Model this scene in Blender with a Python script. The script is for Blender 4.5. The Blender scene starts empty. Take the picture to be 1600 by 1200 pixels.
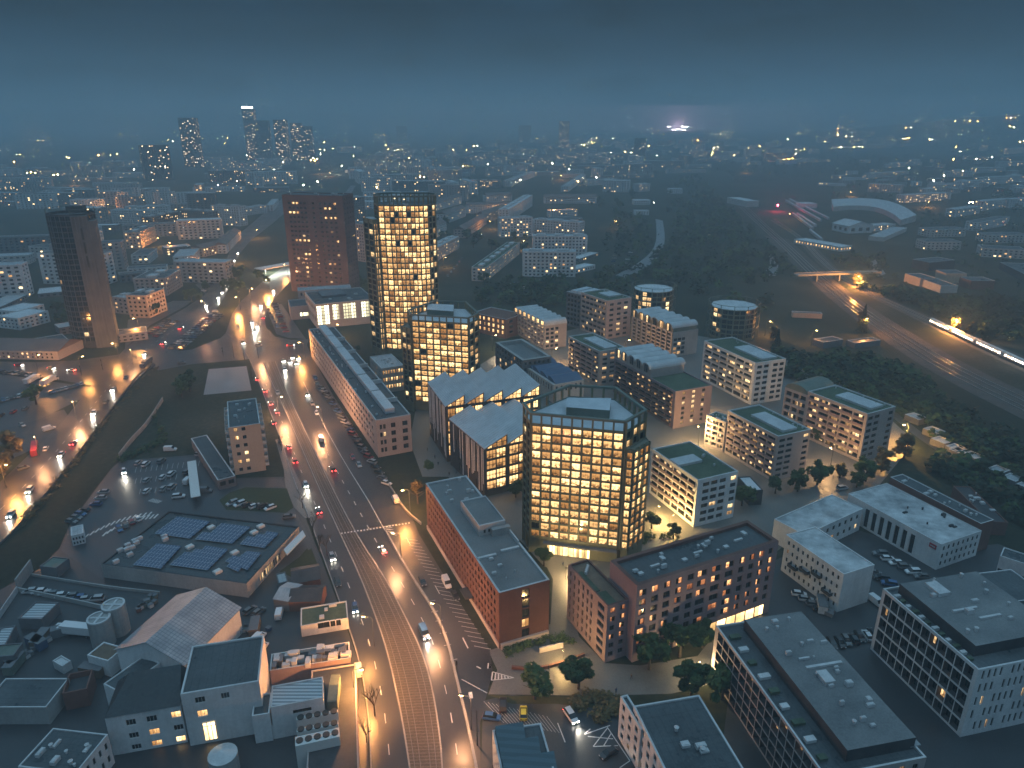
PW=11000; BEAM=2600; FARS=3.2; STAD=3.6e7; SKY_N=.012; SKY_S=.80; SUN_E=.05; HAZE=.0005; EXPO=.86
SKY_STOPS=[(0.0,(.023,.066,.108)),(.04,(.018,.052,.086)),(.085,(.008,.024,.043)),(.14,(.003,.011,.022)),(.30,(.006,.022,.043)),(.6,(.13,.27,.40)),(1.0,(.31,.54,.71))]
import bpy, math, random
from math import sin, cos, pi, radians, atan2, hypot
random.seed(7)
SC = bpy.context.scene
COL = SC.collection
# ---------------------------------------------------------------- camera and picture-to-ground survey
F, HY, CAMH = 1125.0, 185.0, 130.0
PIT = math.atan((600-HY)/F); CP, SP = cos(PIT), sin(PIT)
def g(px, py, z=0.0):
    """survey: where the sight line of a photograph point (1600x1200) meets height z"""
    x = (px-800)/F; y = (600-py)/F
    d = (x, CP+y*SP, -SP+y*CP)
    t = (z-CAMH)/d[2]
    return (d[0]*t, d[1]*t)
def prj(x, y, z):
    z -= CAMH
    f = y*CP-z*SP; u = y*SP+z*CP
    return (800+F*x/f, 600-F*u/f)
def hgt(base, top):
    b = g(*base); lo, hi = 0.0, 300.0
    for _ in range(50):
        m = (lo+hi)/2
        if prj(b[0], b[1], m)[1] > top[1]: lo = m
        else: hi = m
    return lo
TO = {1:(0,150),2:(533,150),3:(1066,150),4:(0,500),5:(533,500),6:(1066,500),7:(0,800),8:(533,800),9:(1066,800)}
def T(t, x, y):
    o = TO[t]; return (o[0]+x/3.0, o[1]+y/3.0)
cam = bpy.data.cameras.new('camera'); camo = bpy.data.objects.new('camera', cam); COL.objects.link(camo)
camo.location = (0, 0, CAMH); camo.rotation_euler = (pi/2-PIT, 0, 0)
cam.sensor_width = 36; cam.lens = 36*F/1600; cam.clip_end = 60000; cam.clip_start = 1
SC.camera = camo
# ---------------------------------------------------------------- objects
def tag(o, label=None, cat=None, group=None, kind=None):
    if label: o['label'] = label
    if cat: o['category'] = cat
    if group: o['group'] = group
    if kind: o['kind'] = kind
    return o
def empty(name, loc=(0,0,0), rz=0.0, label=None, cat=None, group=None):
    o = bpy.data.objects.new(name, None); COL.objects.link(o)
    o.location = loc; o.rotation_euler = (0,0,rz); o.empty_display_size = .5
    return tag(o, label, cat, group)
def put(name, me, parent=None, loc=(0,0,0), rz=0.0, sc=None):
    o = bpy.data.objects.new(name, me); COL.objects.link(o)
    o.location = loc; o.rotation_euler = (0,0,rz)
    if sc is not None: o.scale = (sc,sc,sc) if isinstance(sc,(int,float)) else sc
    if parent: o.parent = parent
    return o
class MB:
    def __init__(s): s.v=[]; s.f=[]; s.m=[]; s.uv=[]
    def face(s, pts, m=0, uv=None):
        i=len(s.v); s.v.extend(pts); n=len(pts)
        s.f.append(tuple(range(i,i+n))); s.m.append(m)
        s.uv.extend(uv if uv else [(0.0,0.0)]*n)
    def box(s, x0,x1,y0,y1,z0,z1, m=0, top=None, bottom=True):
        a=[(x0,y0,z0),(x1,y0,z0),(x1,y1,z0),(x0,y1,z0),(x0,y0,z1),(x1,y0,z1),(x1,y1,z1),(x0,y1,z1)]
        for q in ((0,1,5,4),(1,2,6,5),(2,3,7,6),(3,0,4,7)): s.face([a[k] for k in q], m)
        s.face([a[k] for k in (4,5,6,7)], m if top is None else top)
        if bottom: s.face([a[k] for k in (3,2,1,0)], m)
    def obox(s, c, ax, L, W, z0, z1, m=0, top=None):
        """box centred at c (2-D), length L along angle ax"""
        ca,sa=cos(ax),sin(ax)
        P=[(c[0]+ca*x-sa*y, c[1]+sa*x+ca*y) for x,y in ((-L/2,-W/2),(L/2,-W/2),(L/2,W/2),(-L/2,W/2))]
        s.prism(P,z0,z1,m,top)
    def prism(s, P, z0, z1, m=0, top=None, bottom=False):
        n=len(P)
        for i in range(n):
            a,b=P[i],P[(i+1)%n]
            s.face([(a[0],a[1],z0),(b[0],b[1],z0),(b[0],b[1],z1),(a[0],a[1],z1)], m)
        s.face([(p[0],p[1],z1) for p in P], m if top is None else top)
        if bottom: s.face([(p[0],p[1],z0) for p in reversed(P)], m)
    def tube(s, a, b, r0, r1, n=6, m=0, cap=True):
        dx,dy,dz=b[0]-a[0],b[1]-a[1],b[2]-a[2]; l=math.sqrt(dx*dx+dy*dy+dz*dz) or 1e-6
        d=(dx/l,dy/l,dz/l)
        h=(1,0,0) if abs(d[0])<.8 else (0,1,0)
        u=(d[1]*h[2]-d[2]*h[1], d[2]*h[0]-d[0]*h[2], d[0]*h[1]-d[1]*h[0]); k=math.sqrt(sum(t*t for t in u)); u=tuple(t/k for t in u)
        w=(d[1]*u[2]-d[2]*u[1], d[2]*u[0]-d[0]*u[2], d[0]*u[1]-d[1]*u[0])
        A=[];B=[]
        for i in range(n):
            c,q=cos(2*pi*i/n),sin(2*pi*i/n)
            A.append(tuple(a[j]+r0*(u[j]*c+w[j]*q) for j in range(3)))
            B.append(tuple(b[j]+r1*(u[j]*c+w[j]*q) for j in range(3)))
        for i in range(n): s.face([A[i],A[(i+1)%n],B[(i+1)%n],B[i]], m)
        if cap: s.face(B,m); s.face(A[::-1],m)
    def mesh(s, name, mats, smooth=False):
        me=bpy.data.meshes.new(name); me.from_pydata(s.v,[],s.f)
        for x in (mats if isinstance(mats,(list,tuple)) else [mats]): me.materials.append(x)
        if max(s.m or [0])>0: me.polygons.foreach_set('material_index', s.m)
        l=me.uv_layers.new(name='UVMap'); flat=[t for p in s.uv for t in p]; l.data.foreach_set('uv', flat)
        if smooth: me.polygons.foreach_set('use_smooth',[True]*len(s.f))
        me.update(); return me
    def build(s, name, mats, parent=None, loc=(0,0,0), rz=0.0, smooth=False):
        return put(name, s.mesh(name,mats,smooth), parent, loc, rz)
ORD=['','first','second','third','fourth','fifth','sixth','seventh','eighth','ninth','tenth','eleventh','twelfth','thirteenth','fourteenth','fifteenth','sixteenth','seventeenth','eighteenth','nineteenth','twentieth']
def nth(k):
    if k<=20: return ORD[k]
    t={2:'twenty',3:'thirty',4:'forty',5:'fifty',6:'sixty',7:'seventy',8:'eighty',9:'ninety'}[k//10]
    return t+'-'+ORD[k%10] if k%10 else t[:-1]+'ieth'
# ---------------------------------------------------------------- materials
def newmat(name):
    m=bpy.data.materials.new(name); m.use_nodes=True; nt=m.node_tree; b=nt.nodes['Principled BSDF']
    return m,nt,b
def N(nt,t,**k):
    n=nt.nodes.new(t)
    for a,v in k.items(): setattr(n,a,v)
    return n
def mathn(nt,op,a,b=None,c=None):
    n=N(nt,'ShaderNodeMath',operation=op)
    for i,v in enumerate((a,b,c)):
        if v is None: continue
        if isinstance(v,(int,float)): n.inputs[i].default_value=v
        else: nt.links.new(v,n.inputs[i])
    return n.outputs[0]
def ramp(nt,src,stops):
    r=N(nt,'ShaderNodeValToRGB'); e=r.color_ramp.elements
    while len(e)<len(stops): e.new(.5)
    for i,(p,c) in enumerate(stops):
        e[i].position=p; e[i].color=(c[0],c[1],c[2],1) if not isinstance(c,(int,float)) else (c,c,c,1)
    nt.links.new(src,r.inputs[0]); return r.outputs[0]
def rough_mat(name, c1, c2, scale=.15, fine=2.5, rough=.85, rlo=None, bump=.0, spec=.3, streak=0.0, metal=0.0, vary=0.0, seam=0.0):
    """weathered surface: broad patches x fine grain, optional downward streaks"""
    m,nt,b=newmat(name); L=nt.links
    geo=N(nt,'ShaderNodeNewGeometry')
    n1=N(nt,'ShaderNodeTexNoise'); n1.inputs['Scale'].default_value=scale; n1.inputs['Detail'].default_value=5; n1.inputs['Roughness'].default_value=.6
    n2=N(nt,'ShaderNodeTexNoise'); n2.inputs['Scale'].default_value=fine; n2.inputs['Detail'].default_value=3
    L.new(geo.outputs['Position'],n1.inputs['Vector']); L.new(geo.outputs['Position'],n2.inputs['Vector'])
    f=mathn(nt,'MULTIPLY_ADD',n1.outputs['Fac'],1.5,-.25)
    f=mathn(nt,'MULTIPLY_ADD',n2.outputs['Fac'],.6,mathn(nt,'ADD',f,-.3))
    if streak:
        mp=N(nt,'ShaderNodeMapping'); mp.inputs['Scale'].default_value=(1.3,1.3,.06); L.new(geo.outputs['Position'],mp.inputs['Vector'])
        n3=N(nt,'ShaderNodeTexNoise'); n3.inputs['Scale'].default_value=1.0; n3.inputs['Detail'].default_value=3; L.new(mp.outputs[0],n3.inputs['Vector'])
        f=mathn(nt,'MULTIPLY_ADD',n3.outputs['Fac'],streak,mathn(nt,'ADD',f,-streak*.5))
    if vary:
        oi=N(nt,'ShaderNodeObjectInfo'); f=mathn(nt,'MULTIPLY_ADD',oi.outputs['Random'],vary,mathn(nt,'ADD',f,-vary*.5))
    if seam:
        uv=N(nt,'ShaderNodeUVMap'); sp=N(nt,'ShaderNodeSeparateXYZ'); L.new(uv.outputs[0],sp.inputs[0])
        e=mathn(nt,'MAXIMUM',mathn(nt,'LESS_THAN',mathn(nt,'FRACT',mathn(nt,'DIVIDE',sp.outputs[0],seam)),.07),mathn(nt,'LESS_THAN',mathn(nt,'FRACT',mathn(nt,'DIVIDE',sp.outputs[1],seam*4.3)),.018))
        f=mathn(nt,'SUBTRACT',f,mathn(nt,'MULTIPLY',e,.3))
    col=ramp(nt,f,[(.1,c1),(.9,c2)])
    L.new(col,b.inputs['Base Color']); b.inputs['Roughness'].default_value=rough; b.inputs['Specular IOR Level'].default_value=spec; b.inputs['Metallic'].default_value=metal
    if rlo is not None:
        r=ramp(nt,n1.outputs['Fac'],[(.35,rlo),(.65,rough)]); L.new(r,b.inputs['Roughness'])
    if bump:
        bp=N(nt,'ShaderNodeBump'); bp.inputs['Strength'].default_value=bump; bp.inputs['Distance'].default_value=.1
        L.new(n2.outputs['Fac'],bp.inputs['Height']); L.new(bp.outputs[0],b.inputs['Normal'])
    return m
def plain(name,c,rough=.6,spec=.4,metal=0.0):
    m,nt,b=newmat(name); b.inputs['Base Color'].default_value=(*c,1); b.inputs['Roughness'].default_value=rough
    b.inputs['Specular IOR Level'].default_value=spec; b.inputs['Metallic'].default_value=metal; return m
def glow(name,c,s,sample=False):
    m,nt,b=newmat(name); b.inputs['Base Color'].default_value=(.1,.1,.1,1)
    b.inputs['Emission Color'].default_value=(*c,1); b.inputs['Emission Strength'].default_value=s
    m.cycles.emission_sampling='AUTO' if sample else 'NONE'; return m
def pane(name, p=.9, n=1, s=1.0, ca=(1,.50,.17), cb=(1,.72,.36), clutter=.7, dark=(.012,.016,.02), rough=.12, sample=False):
    """window glass: a lit room behind it with probability p (n side-by-side rooms), cell seed from uv and object"""
    m,nt,b=newmat(name); L=nt.links
    tc=N(nt,'ShaderNodeUVMap'); sx=N(nt,'ShaderNodeSeparateXYZ'); L.new(tc.outputs[0],sx.inputs[0])
    oi=N(nt,'ShaderNodeObjectInfo')
    u=sx.outputs[0]; v=sx.outputs[1]
    fu=mathn(nt,'FRACT',u); fv=mathn(nt,'FRACT',v)
    cell=mathn(nt,'FLOOR',mathn(nt,'MULTIPLY',u,float(n)))
    row=mathn(nt,'FLOOR',v)
    def seed(k):
        c=N(nt,'ShaderNodeCombineXYZ'); L.new(mathn(nt,'ADD',cell,k),c.inputs[0]); L.new(mathn(nt,'ADD',row,k*1.7),c.inputs[1]); L.new(mathn(nt,'MULTIPLY',oi.outputs['Random'],917.3),c.inputs[2])
        w=N(nt,'ShaderNodeTexWhiteNoise'); L.new(c.outputs[0],w.inputs[0]); return w
    w1=seed(.37); w2=seed(5.41)
    lit=mathn(nt,'LESS_THAN',w1.outputs['Value'],p)
    bright=mathn(nt,'MULTIPLY_ADD',mathn(nt,'POWER',w2.outputs['Value'],1.6),1.35,.28)
    # room: bright ceiling, cluttered lower half
    cv=N(nt,'ShaderNodeCombineXYZ'); L.new(mathn(nt,'MULTIPLY_ADD',u,3.2,mathn(nt,'MULTIPLY',oi.outputs['Random'],61.0)),cv.inputs[0]); L.new(mathn(nt,'MULTIPLY',v,2.6),cv.inputs[1]); L.new(mathn(nt,'MULTIPLY',w2.outputs['Value'],40.0),cv.inputs[2])
    ns=N(nt,'ShaderNodeTexNoise'); ns.inputs['Scale'].default_value=.85; ns.inputs['Detail'].default_value=2.5; L.new(cv.outputs[0],ns.inputs['Vector'])
    low=ramp(nt,fv,[(.2,1.0),(.75,.1)])
    blot=ramp(nt,ns.outputs['Fac'],[(.46,0.0),(.56,1.0)])
    k=mathn(nt,'SUBTRACT',1.0,mathn(nt,'MULTIPLY',mathn(nt,'MULTIPLY',low,blot),clutter))
    top=ramp(nt,fv,[(.55,.85),(.95,1.2)])
    e=mathn(nt,'MULTIPLY',mathn(nt,'MULTIPLY',lit,bright),mathn(nt,'MULTIPLY',k,top))
    e=mathn(nt,'MULTIPLY',e,s)
    mx=N(nt,'ShaderNodeMix',data_type='RGBA'); L.new(mathn(nt,'MULTIPLY',w2.outputs['Value'],k),mx.inputs[0]); mx.inputs[6].default_value=(*ca,1); mx.inputs[7].default_value=(*cb,1)
    L.new(mx.outputs[2],b.inputs['Emission Color']); L.new(e,b.inputs['Emission Strength'])
    b.inputs['Base Color'].default_value=(*dark,1); b.inputs['Roughness'].default_value=rough; b.inputs['Specular IOR Level'].default_value=.6
    m.cycles.emission_sampling='AUTO' if sample else 'NONE'
    return m
# ---------------------------------------------------------------- buildings
def inset(P,d):
    n=len(P); out=[]
    for i in range(n):
        a,b,c=P[i-1],P[i],P[(i+1)%n]
        e1=(b[0]-a[0],b[1]-a[1]); e2=(c[0]-b[0],c[1]-b[1]); l1=hypot(*e1) or 1; l2=hypot(*e2) or 1
        n1=(-e1[1]/l1,e1[0]/l1); n2=(-e2[1]/l2,e2[0]/l2)
        k=1+n1[0]*n2[0]+n1[1]*n2[1]
        k=max(k,.3); out.append((b[0]+d*(n1[0]+n2[0])/k, b[1]+d*(n1[1]+n2[1])/k))
    return out
_wm={}
def window_mesh(w,h,mull,trans,glass,frame,t=.065,room=(0,0)):
    t=mull[1]; key=(round(w,3),round(h,3),mull,trans,glass.name,frame.name,room); mull=mull[0]
    if key in _wm: return _wm[key]
    b=MB(); x=w/2
    def bar(x0,x1,z0,z1,m=0): b.box(x0,x1,-.03,.05,z0,z1,m)
    bar(-x,x,0,t); bar(-x,x,h-t,h); bar(-x,-x+t,t,h-t); bar(x-t,x,t,h-t)
    for i in range(1,mull): c=-x+w*i/mull; bar(c-t*.4,c+t*.4,t,h-t)
    for i in range(1,trans): c=h*i/trans; b.box(-x+t,x-t,-.02,.04,c-t*.4,c+t*.4,0)
    b.face([(-x+t*.5,.03,t*.5),(x-t*.5,.03,t*.5),(x-t*.5,.03,h-t*.5),(-x+t*.5,.03,h-t*.5)],1,[(.001+room[0],.001),(.999+room[0],.001),(.999+room[0],.999),(.001+room[0],.999)])
    me=b.mesh('window',[frame,glass]); _wm[key]=me; return me
_bm={}
def balcony_mesh(w,out,hh,mat,slab):
    key=(round(w,2),out,hh,mat.name)
    if key in _bm: return _bm[key]
    b=MB(); x=w/2
    b.box(-x,x,-out,.0,-.18,.0,1)
    b.box(-x,x,-out,-out+.1,0,hh,0); b.box(-x,-x+.1,-out+.1,0,0,hh,0); b.box(x-.1,x,-out+.1,0,0,hh,0)
    me=b.mesh('balcony',[mat,slab]); _bm[key]=me; return me
class Bld:
    def __init__(s, P, h, name, label, cat='building', group=None, z0=0.0):
        s.c=(sum(p[0] for p in P)/len(P), sum(p[1] for p in P)/len(P)); s.h=h; s.W=P
        s.P=[(p[0]-s.c[0],p[1]-s.c[1]) for p in P]
        s.root=empty(name,(s.c[0],s.c[1],z0),0,label,cat,group); s.z0=z0
        s.wall=MB(); s.wins=[]; s.done=set(); s.bal=[]; s.extra=[]
    def part(s,mb,name,mats,label=None,smooth=False):
        o=mb.build(name,mats,s.root,smooth=smooth)
        if label: o['label']=label
        return o
    def edge(s,i):
        a,b=s.P[i],s.P[(i+1)%len(s.P)]; l=hypot(b[0]-a[0],b[1]-a[1]); return a,b,l,((b[0]-a[0])/l,(b[1]-a[1])/l)
    def pt(s,i,u,out=0.0):
        a,b,l,d=s.edge(i); n=(d[1],-d[0]); return (a[0]+d[0]*u+n[0]*out, a[1]+d[1]*u+n[1]*out)
    def facade(s,i,n=6,rows=5,glass=None,frame=None,gf=None,wr=.55,whr=.55,ml=None,mr=None,top=.7,sill=.3,depth=.25,mull=2,trans=1,cols=None,zs=None,skip=None,bal=None,inset_only=False,m=0,z_lo=0.0,z_hi=None,skipbal=None,rev=None,ft=.065):
        """cut n x rows openings in wall i and put a window object in each"""
        a,b,l,d=s.edge(i); nn=(d[1],-d[0]); H=s.h if z_hi is None else z_hi; s.done.add(i)
        if gf is None: gf=0.0
        if ml is None: ml=l*.03
        if mr is None: mr=ml
        if cols is None:
            p=(l-ml-mr)/n; cols=[(ml+p*(k+.5-wr/2), ml+p*(k+.5+wr/2)) for k in range(n)]
        elif max(c[1] for c in cols)<=1.0001: cols=[(c[0]*l,c[1]*l) for c in cols]
        if zs is None:
            fh=(H-top-gf-z_lo)/rows; zs=[(z_lo+gf+fh*(k+sill),z_lo+gf+fh*(k+sill+whr)) for k in range(rows)]
        skip=skip or (lambda c,r:False)
        def q(u,z,o=0.0): return (a[0]+d[0]*u+nn[0]*o, a[1]+d[1]*u+nn[1]*o, z)
        w=s.wall; z=z_lo
        for r,(za,zb) in enumerate(zs):
            w.face([q(0,z),q(l,z),q(l,za),q(0,za)],m)
            u=0.0
            for c,(ua,ub) in enumerate(cols):
                if skip(c,r): continue
                w.face([q(u,za),q(ua,za),q(ua,zb),q(u,zb)],m); u=ub
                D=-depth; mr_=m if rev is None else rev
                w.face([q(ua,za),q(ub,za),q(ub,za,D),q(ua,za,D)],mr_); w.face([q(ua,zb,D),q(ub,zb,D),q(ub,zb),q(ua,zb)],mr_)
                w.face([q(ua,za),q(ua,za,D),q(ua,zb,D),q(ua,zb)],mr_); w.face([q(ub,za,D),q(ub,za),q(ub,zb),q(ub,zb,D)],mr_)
                if inset_only:
                    k=(c+i*40,r); w.face([q(ua,za,D),q(ub,za,D),q(ub,zb,D),q(ua,zb,D)],inset_only,[(k[0]+.01,k[1]+.01),(k[0]+.99,k[1]+.01),(k[0]+.99,k[1]+.99),(k[0]+.01,k[1]+.99)])
                else:
                    pc=q((ua+ub)/2,za,D+.06); s.wins.append((pc,atan2(d[1],d[0]),ub-ua,zb-za,(mull,ft),trans,glass,frame))
                if bal and not (skipbal and skipbal(c,r)):
                    pc=q((ua+ub)/2,za-.02,.0); s.bal.append((pc,atan2(d[1],d[0]),ub-ua+bal[3] if len(bal)>3 else ub-ua,bal[0],bal[1],bal[2]))
            w.face([q(u,za),q(l,za),q(l,zb),q(u,zb)],m); z=zb
        w.face([q(0,z),q(l,z),q(l,H),q(0,H)],m)
    def finish(s, wallm, roofm, copm=None, par=.5, ring=.4, roof=True):
        for i in range(len(s.P)):
            if i not in s.done:
                a,b=s.P[i],s.P[(i+1)%len(s.P)]
                s.wall.face([(a[0],a[1],0),(b[0],b[1],0),(b[0],b[1],s.h),(a[0],a[1],s.h)],0)
        s.part(s.wall,'wall',wallm)
        if roof:
            I=inset(s.P,ring); n=len(I)
            dd=s.edge(0)[3]; r=MB(); r.face([(p[0],p[1],s.h-par) for p in I],0,[(p[0]*dd[0]+p[1]*dd[1],-p[0]*dd[1]+p[1]*dd[0]) for p in I]); s.part(r,'roof',roofm)
            c=MB()
            for i in range(n):
                a,b,ia,ib=s.P[i],s.P[(i+1)%n],I[i],I[(i+1)%n]
                c.face([(a[0],a[1],s.h),(b[0],b[1],s.h),(ib[0],ib[1],s.h),(ia[0],ia[1],s.h)])
                c.face([(ia[0],ia[1],s.h),(ib[0],ib[1],s.h),(ib[0],ib[1],s.h-par),(ia[0],ia[1],s.h-par)])
            s.part(c,'parapet',copm or wallm)
        # nearest 100 windows are parts of their own
        def dist(wd): x,y=wd[0][0]+s.c[0],wd[0][1]+s.c[1]; return x*x+y*y+(wd[0][2]-CAMH)**2
        ws=sorted(s.wins,key=dist)
        for k,(pc,rz,w,h,mu,tr,gl,fr) in enumerate(ws):
            if k<100:
                put('window',window_mesh(w,h,mu,tr,gl,fr),s.root,pc,rz)
        if len(ws)>100:
            by={}
            for k,(pc,rz,w,h,mu,tr,gl,fr) in enumerate(ws[100:]):
                by.setdefault('x',[]).append((k,pc,rz,w,h,mu,tr,gl,fr))
            mats=[]; b=MB()
            def mi(x):
                if x not in mats: mats.append(x)
                return mats.index(x)
            for (k,pc,rz,w,h,mu,tr,gl,fr) in by['x']:
                me=window_mesh(w,h,mu,tr,gl,fr); c,q=cos(rz),sin(rz)
                for p in me.polygons:
                    pts=[]
                    for vi in p.vertices:
                        v=me.vertices[vi].co; pts.append((pc[0]+c*v.x-q*v.y, pc[1]+q*v.x+c*v.y, pc[2]+v.z))
                    uv=[(me.uv_layers[0].data[li].uv[0]+k,me.uv_layers[0].data[li].uv[1]) for li in p.loop_indices]
                    b.face(pts,mi(gl if p.material_index else fr),uv)
            o=s.part(b,'window',mats); o['kind']='stuff'
        bs=sorted(s.bal,key=dist)
        for k,(pc,rz,w,out,hh,mt) in enumerate(bs):
            if k<100: put('balcony',balcony_mesh(w,out,hh,mt,wallm[0] if isinstance(wallm,list) else wallm),s.root,pc,rz)
        return s.root
    # rectangular helpers: u along wall 0, v along wall 3 backwards (fractions)
    def uv(s,u,v):
        a,b,c=s.P[0],s.P[1],s.P[3]
        return (a[0]+(b[0]-a[0])*u+(c[0]-a[0])*v, a[1]+(b[1]-a[1])*u+(c[1]-a[1])*v)
    def rbox(s,u0,u1,v0,v1,h,name,m,label=None,top=None,z=None,tm=None):
        b=MB(); z=s.h-.5 if z is None else z
        b.prism([s.uv(u0,v0),s.uv(u1,v0),s.uv(u1,v1),s.uv(u0,v1)],z,z+h,0,1 if tm else 0)
        return s.part(b,name,[m,tm] if tm else [m],label)
    def units(s,k,m,seed=1,u=(.1,.9),v=(.1,.9),smin=.5,smax=1.4,names=('vent','air_unit')):
        r=random.Random(seed); a=s.edge(0)[3]; ang=atan2(a[1],a[0])
        for j in range(k):
            c=s.uv(r.uniform(*u),r.uniform(*v)); b=MB(); z=s.h-.5
            if r.random()<.5:
                q=r.uniform(smin,smax)*.5; b.tube((c[0],c[1],z),(c[0],c[1],z+.5+q),q*.6,q*.6,8); b.tube((c[0],c[1],z+.5+q),(c[0],c[1],z+.7+q),q*.95,q*.3,8)
                s.part(b,names[0],[m])
            else:
                L=r.uniform(smin,smax)*1.6; W=r.uniform(smin,smax); hh=r.uniform(.5,1.1)
                b.obox(c,ang,L,W,z,z+hh); b.obox(c,ang,L*.7,W*.7,z+hh,z+hh+.12); s.part(b,names[1],[m])
def rect(N_,R_,L_,h):
    """square up a roof outline surveyed at height h from its near, right and left corners"""
    n=g(*N_,h); r=g(*R_,h); l=g(*L_,h)
    u=(r[0]-n[0],r[1]-n[1]); w=hypot(*u); u=(u[0]/w,u[1]/w); v=(-u[1],u[0])
    d=(l[0]-n[0])*v[0]+(l[1]-n[1])*v[1]
    # split the squaring error between both walls
    s=(l[0]-n[0])*u[0]+(l[1]-n[1])*u[1]; t=math.atan2(-s,d)*.5
    u=(u[0]*cos(t)-u[1]*sin(t),u[0]*sin(t)+u[1]*cos(t)); v=(-u[1],u[0])
    w=(r[0]-n[0])*u[0]+(r[1]-n[1])*u[1]; d=(l[0]-n[0])*v[0]+(l[1]-n[1])*v[1]
    P=[n,(n[0]+u[0]*w,n[1]+u[1]*w),(n[0]+u[0]*w+v[0]*d,n[1]+u[1]*w+v[1]*d),(n[0]+v[0]*d,n[1]+v[1]*d)]
    return P
def blk(name,label,N_,R_,L_,base=None,h=None,cat='building',group=None):
    if h is None: h=hgt(base,N_)
    return Bld(rect(N_,R_,L_,h),h,name,label,cat,group)
# ---------------------------------------------------------------- palette
M={}
def R_(k,*a,**q): M[k]=rough_mat(k,*a,**q)
R_('concrete',(.24,.24,.24),(.40,.40,.39),.08,1.2,.9,streak=.5)
R_('white_render',(.46,.47,.48),(.72,.72,.72),.1,1.5,.9,streak=.6)
R_('pale_render',(.40,.37,.35),(.55,.52,.50),.1,1.5,.9,streak=.4)
R_('pink_render',(.22,.155,.165),(.31,.23,.235),.1,1.5,.9,streak=.3)
R_('rose_render',(.31,.265,.255),(.42,.37,.355),.1,1.5,.9,streak=.3)
R_('mauve',(.20,.14,.15),(.30,.22,.225),.1,1.5,.9,streak=.3)
R_('recess_shade',(.05,.048,.05),(.09,.085,.085),.2,2,.9)  # loggia reveals darker than their walls: shade painted into the openings
R_('core',(.09,.088,.088),(.17,.165,.16),.15,2,.9,streak=1.0)
R_('brick',(.075,.036,.030),(.135,.066,.054),.12,3.5,.9,streak=.2,bump=.2)
R_('dark_brick',(.11,.055,.045),(.2,.10,.08),.1,2,.9)
R_('peach',(.46,.33,.24),(.58,.44,.33),.1,1.5,.9,streak=.4)
R_('tower_brick',(.085,.052,.05),(.15,.098,.09),.12,2,.9)
R_('olive',(.13,.135,.085),(.21,.215,.145),.2,2,.55)
R_('green_metal',(.10,.125,.105),(.17,.195,.165),.2,2,.5)
R_('charcoal',(.022,.024,.028),(.065,.068,.073),.2,2,.6)
R_('slate',(.10,.105,.115),(.17,.175,.185),.2,2,.7,streak=.3)
R_('roof_gravel',(.09,.095,.10),(.24,.245,.245),.09,2.2,.95,bump=.3,rlo=.35)
R_('roof_dark',(.030,.038,.043),(.105,.12,.128),.10,1.6,.8,rlo=.22,seam=1.6)
R_('roof_green',(.04,.06,.04),(.10,.135,.09),.15,1.2,.95,bump=.4)
R_('roof_white',(.40,.42,.44),(.66,.68,.69),.15,1.5,.6,seam=1.2)
R_('roof_patched',(.14,.15,.16),(.62,.64,.65),.11,.55,.6,rlo=.3)
R_('roof_pale',(.24,.26,.28),(.46,.48,.49),.12,1.2,.6,seam=2.2)
R_('roof_metal',(.45,.48,.51),(.62,.65,.68),.2,1.2,.42,streak=.2,metal=.2)
R_('roof_seam',(.42,.43,.45),(.60,.61,.63),.2,1.2,.45,metal=.15,seam=1.1)
R_('blue_metal',(.045,.08,.15),(.075,.12,.20),.2,2,.4)
R_('roof_tile',(.11,.085,.08),(.20,.16,.15),.1,1.5,.85)
R_('coping',(.40,.41,.42),(.60,.60,.60),.3,2,.7)
R_('unit',(.38,.39,.40),(.6,.6,.6),.5,3,.5)
R_('wood',(.10,.07,.05),(.2,.15,.11),.3,3,.8)
M['frame']=plain('frame',(.09,.085,.08),.5); M['frame_white']=plain('frame_white',(.6,.6,.58),.5); M['frame_dark']=plain('frame_dark',(.03,.032,.03),.5)
M['steel']=plain('steel',(.18,.18,.19),.45,metal=.6); M['pole']=plain('pole',(.08,.085,.09),.5,metal=.4)
M['rubber']=plain('rubber',(.015,.015,.016),.8)
M['white_paint']=plain('white_paint',(.6,.6,.58),.55)
M['g_off']=pane('g_off',.03,1,.7); M['g_off3']=pane('g_off3',.06,3,.8)
M['g_low']=pane('g_low',.16,1,.9); M['g_low3']=pane('g_low3',.22,3,1.0)
M['g_mid']=pane('g_mid',.4,1,1.0); M['g_mid3']=pane('g_mid3',.42,3,1.1); M['g_red']=pane('g_red',.36,2,.9,ca=(1,.30,.10),cb=(1,.5,.2))
M['g_high']=pane('g_high',.975,1,1.1,ca=(1,.42,.10),cb=(1,.68,.30),clutter=.85); M['g_hot']=pane('g_hot',.99,2,1.4,ca=(1,.45,.13),cb=(1,.68,.30),clutter=.5)
M['g_shop']=pane('g_shop',1.0,2,2.2,ca=(1,.58,.20),cb=(1,.70,.32),clutter=.3,sample=True)
M['g_cool']=pane('g_cool',1.0,5,2.4,ca=(1,.88,.5),cb=(.95,1,.72),clutter=.15)
M['g_far']=pane('g_far',.09,1,2.0,clutter=.2)
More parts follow.
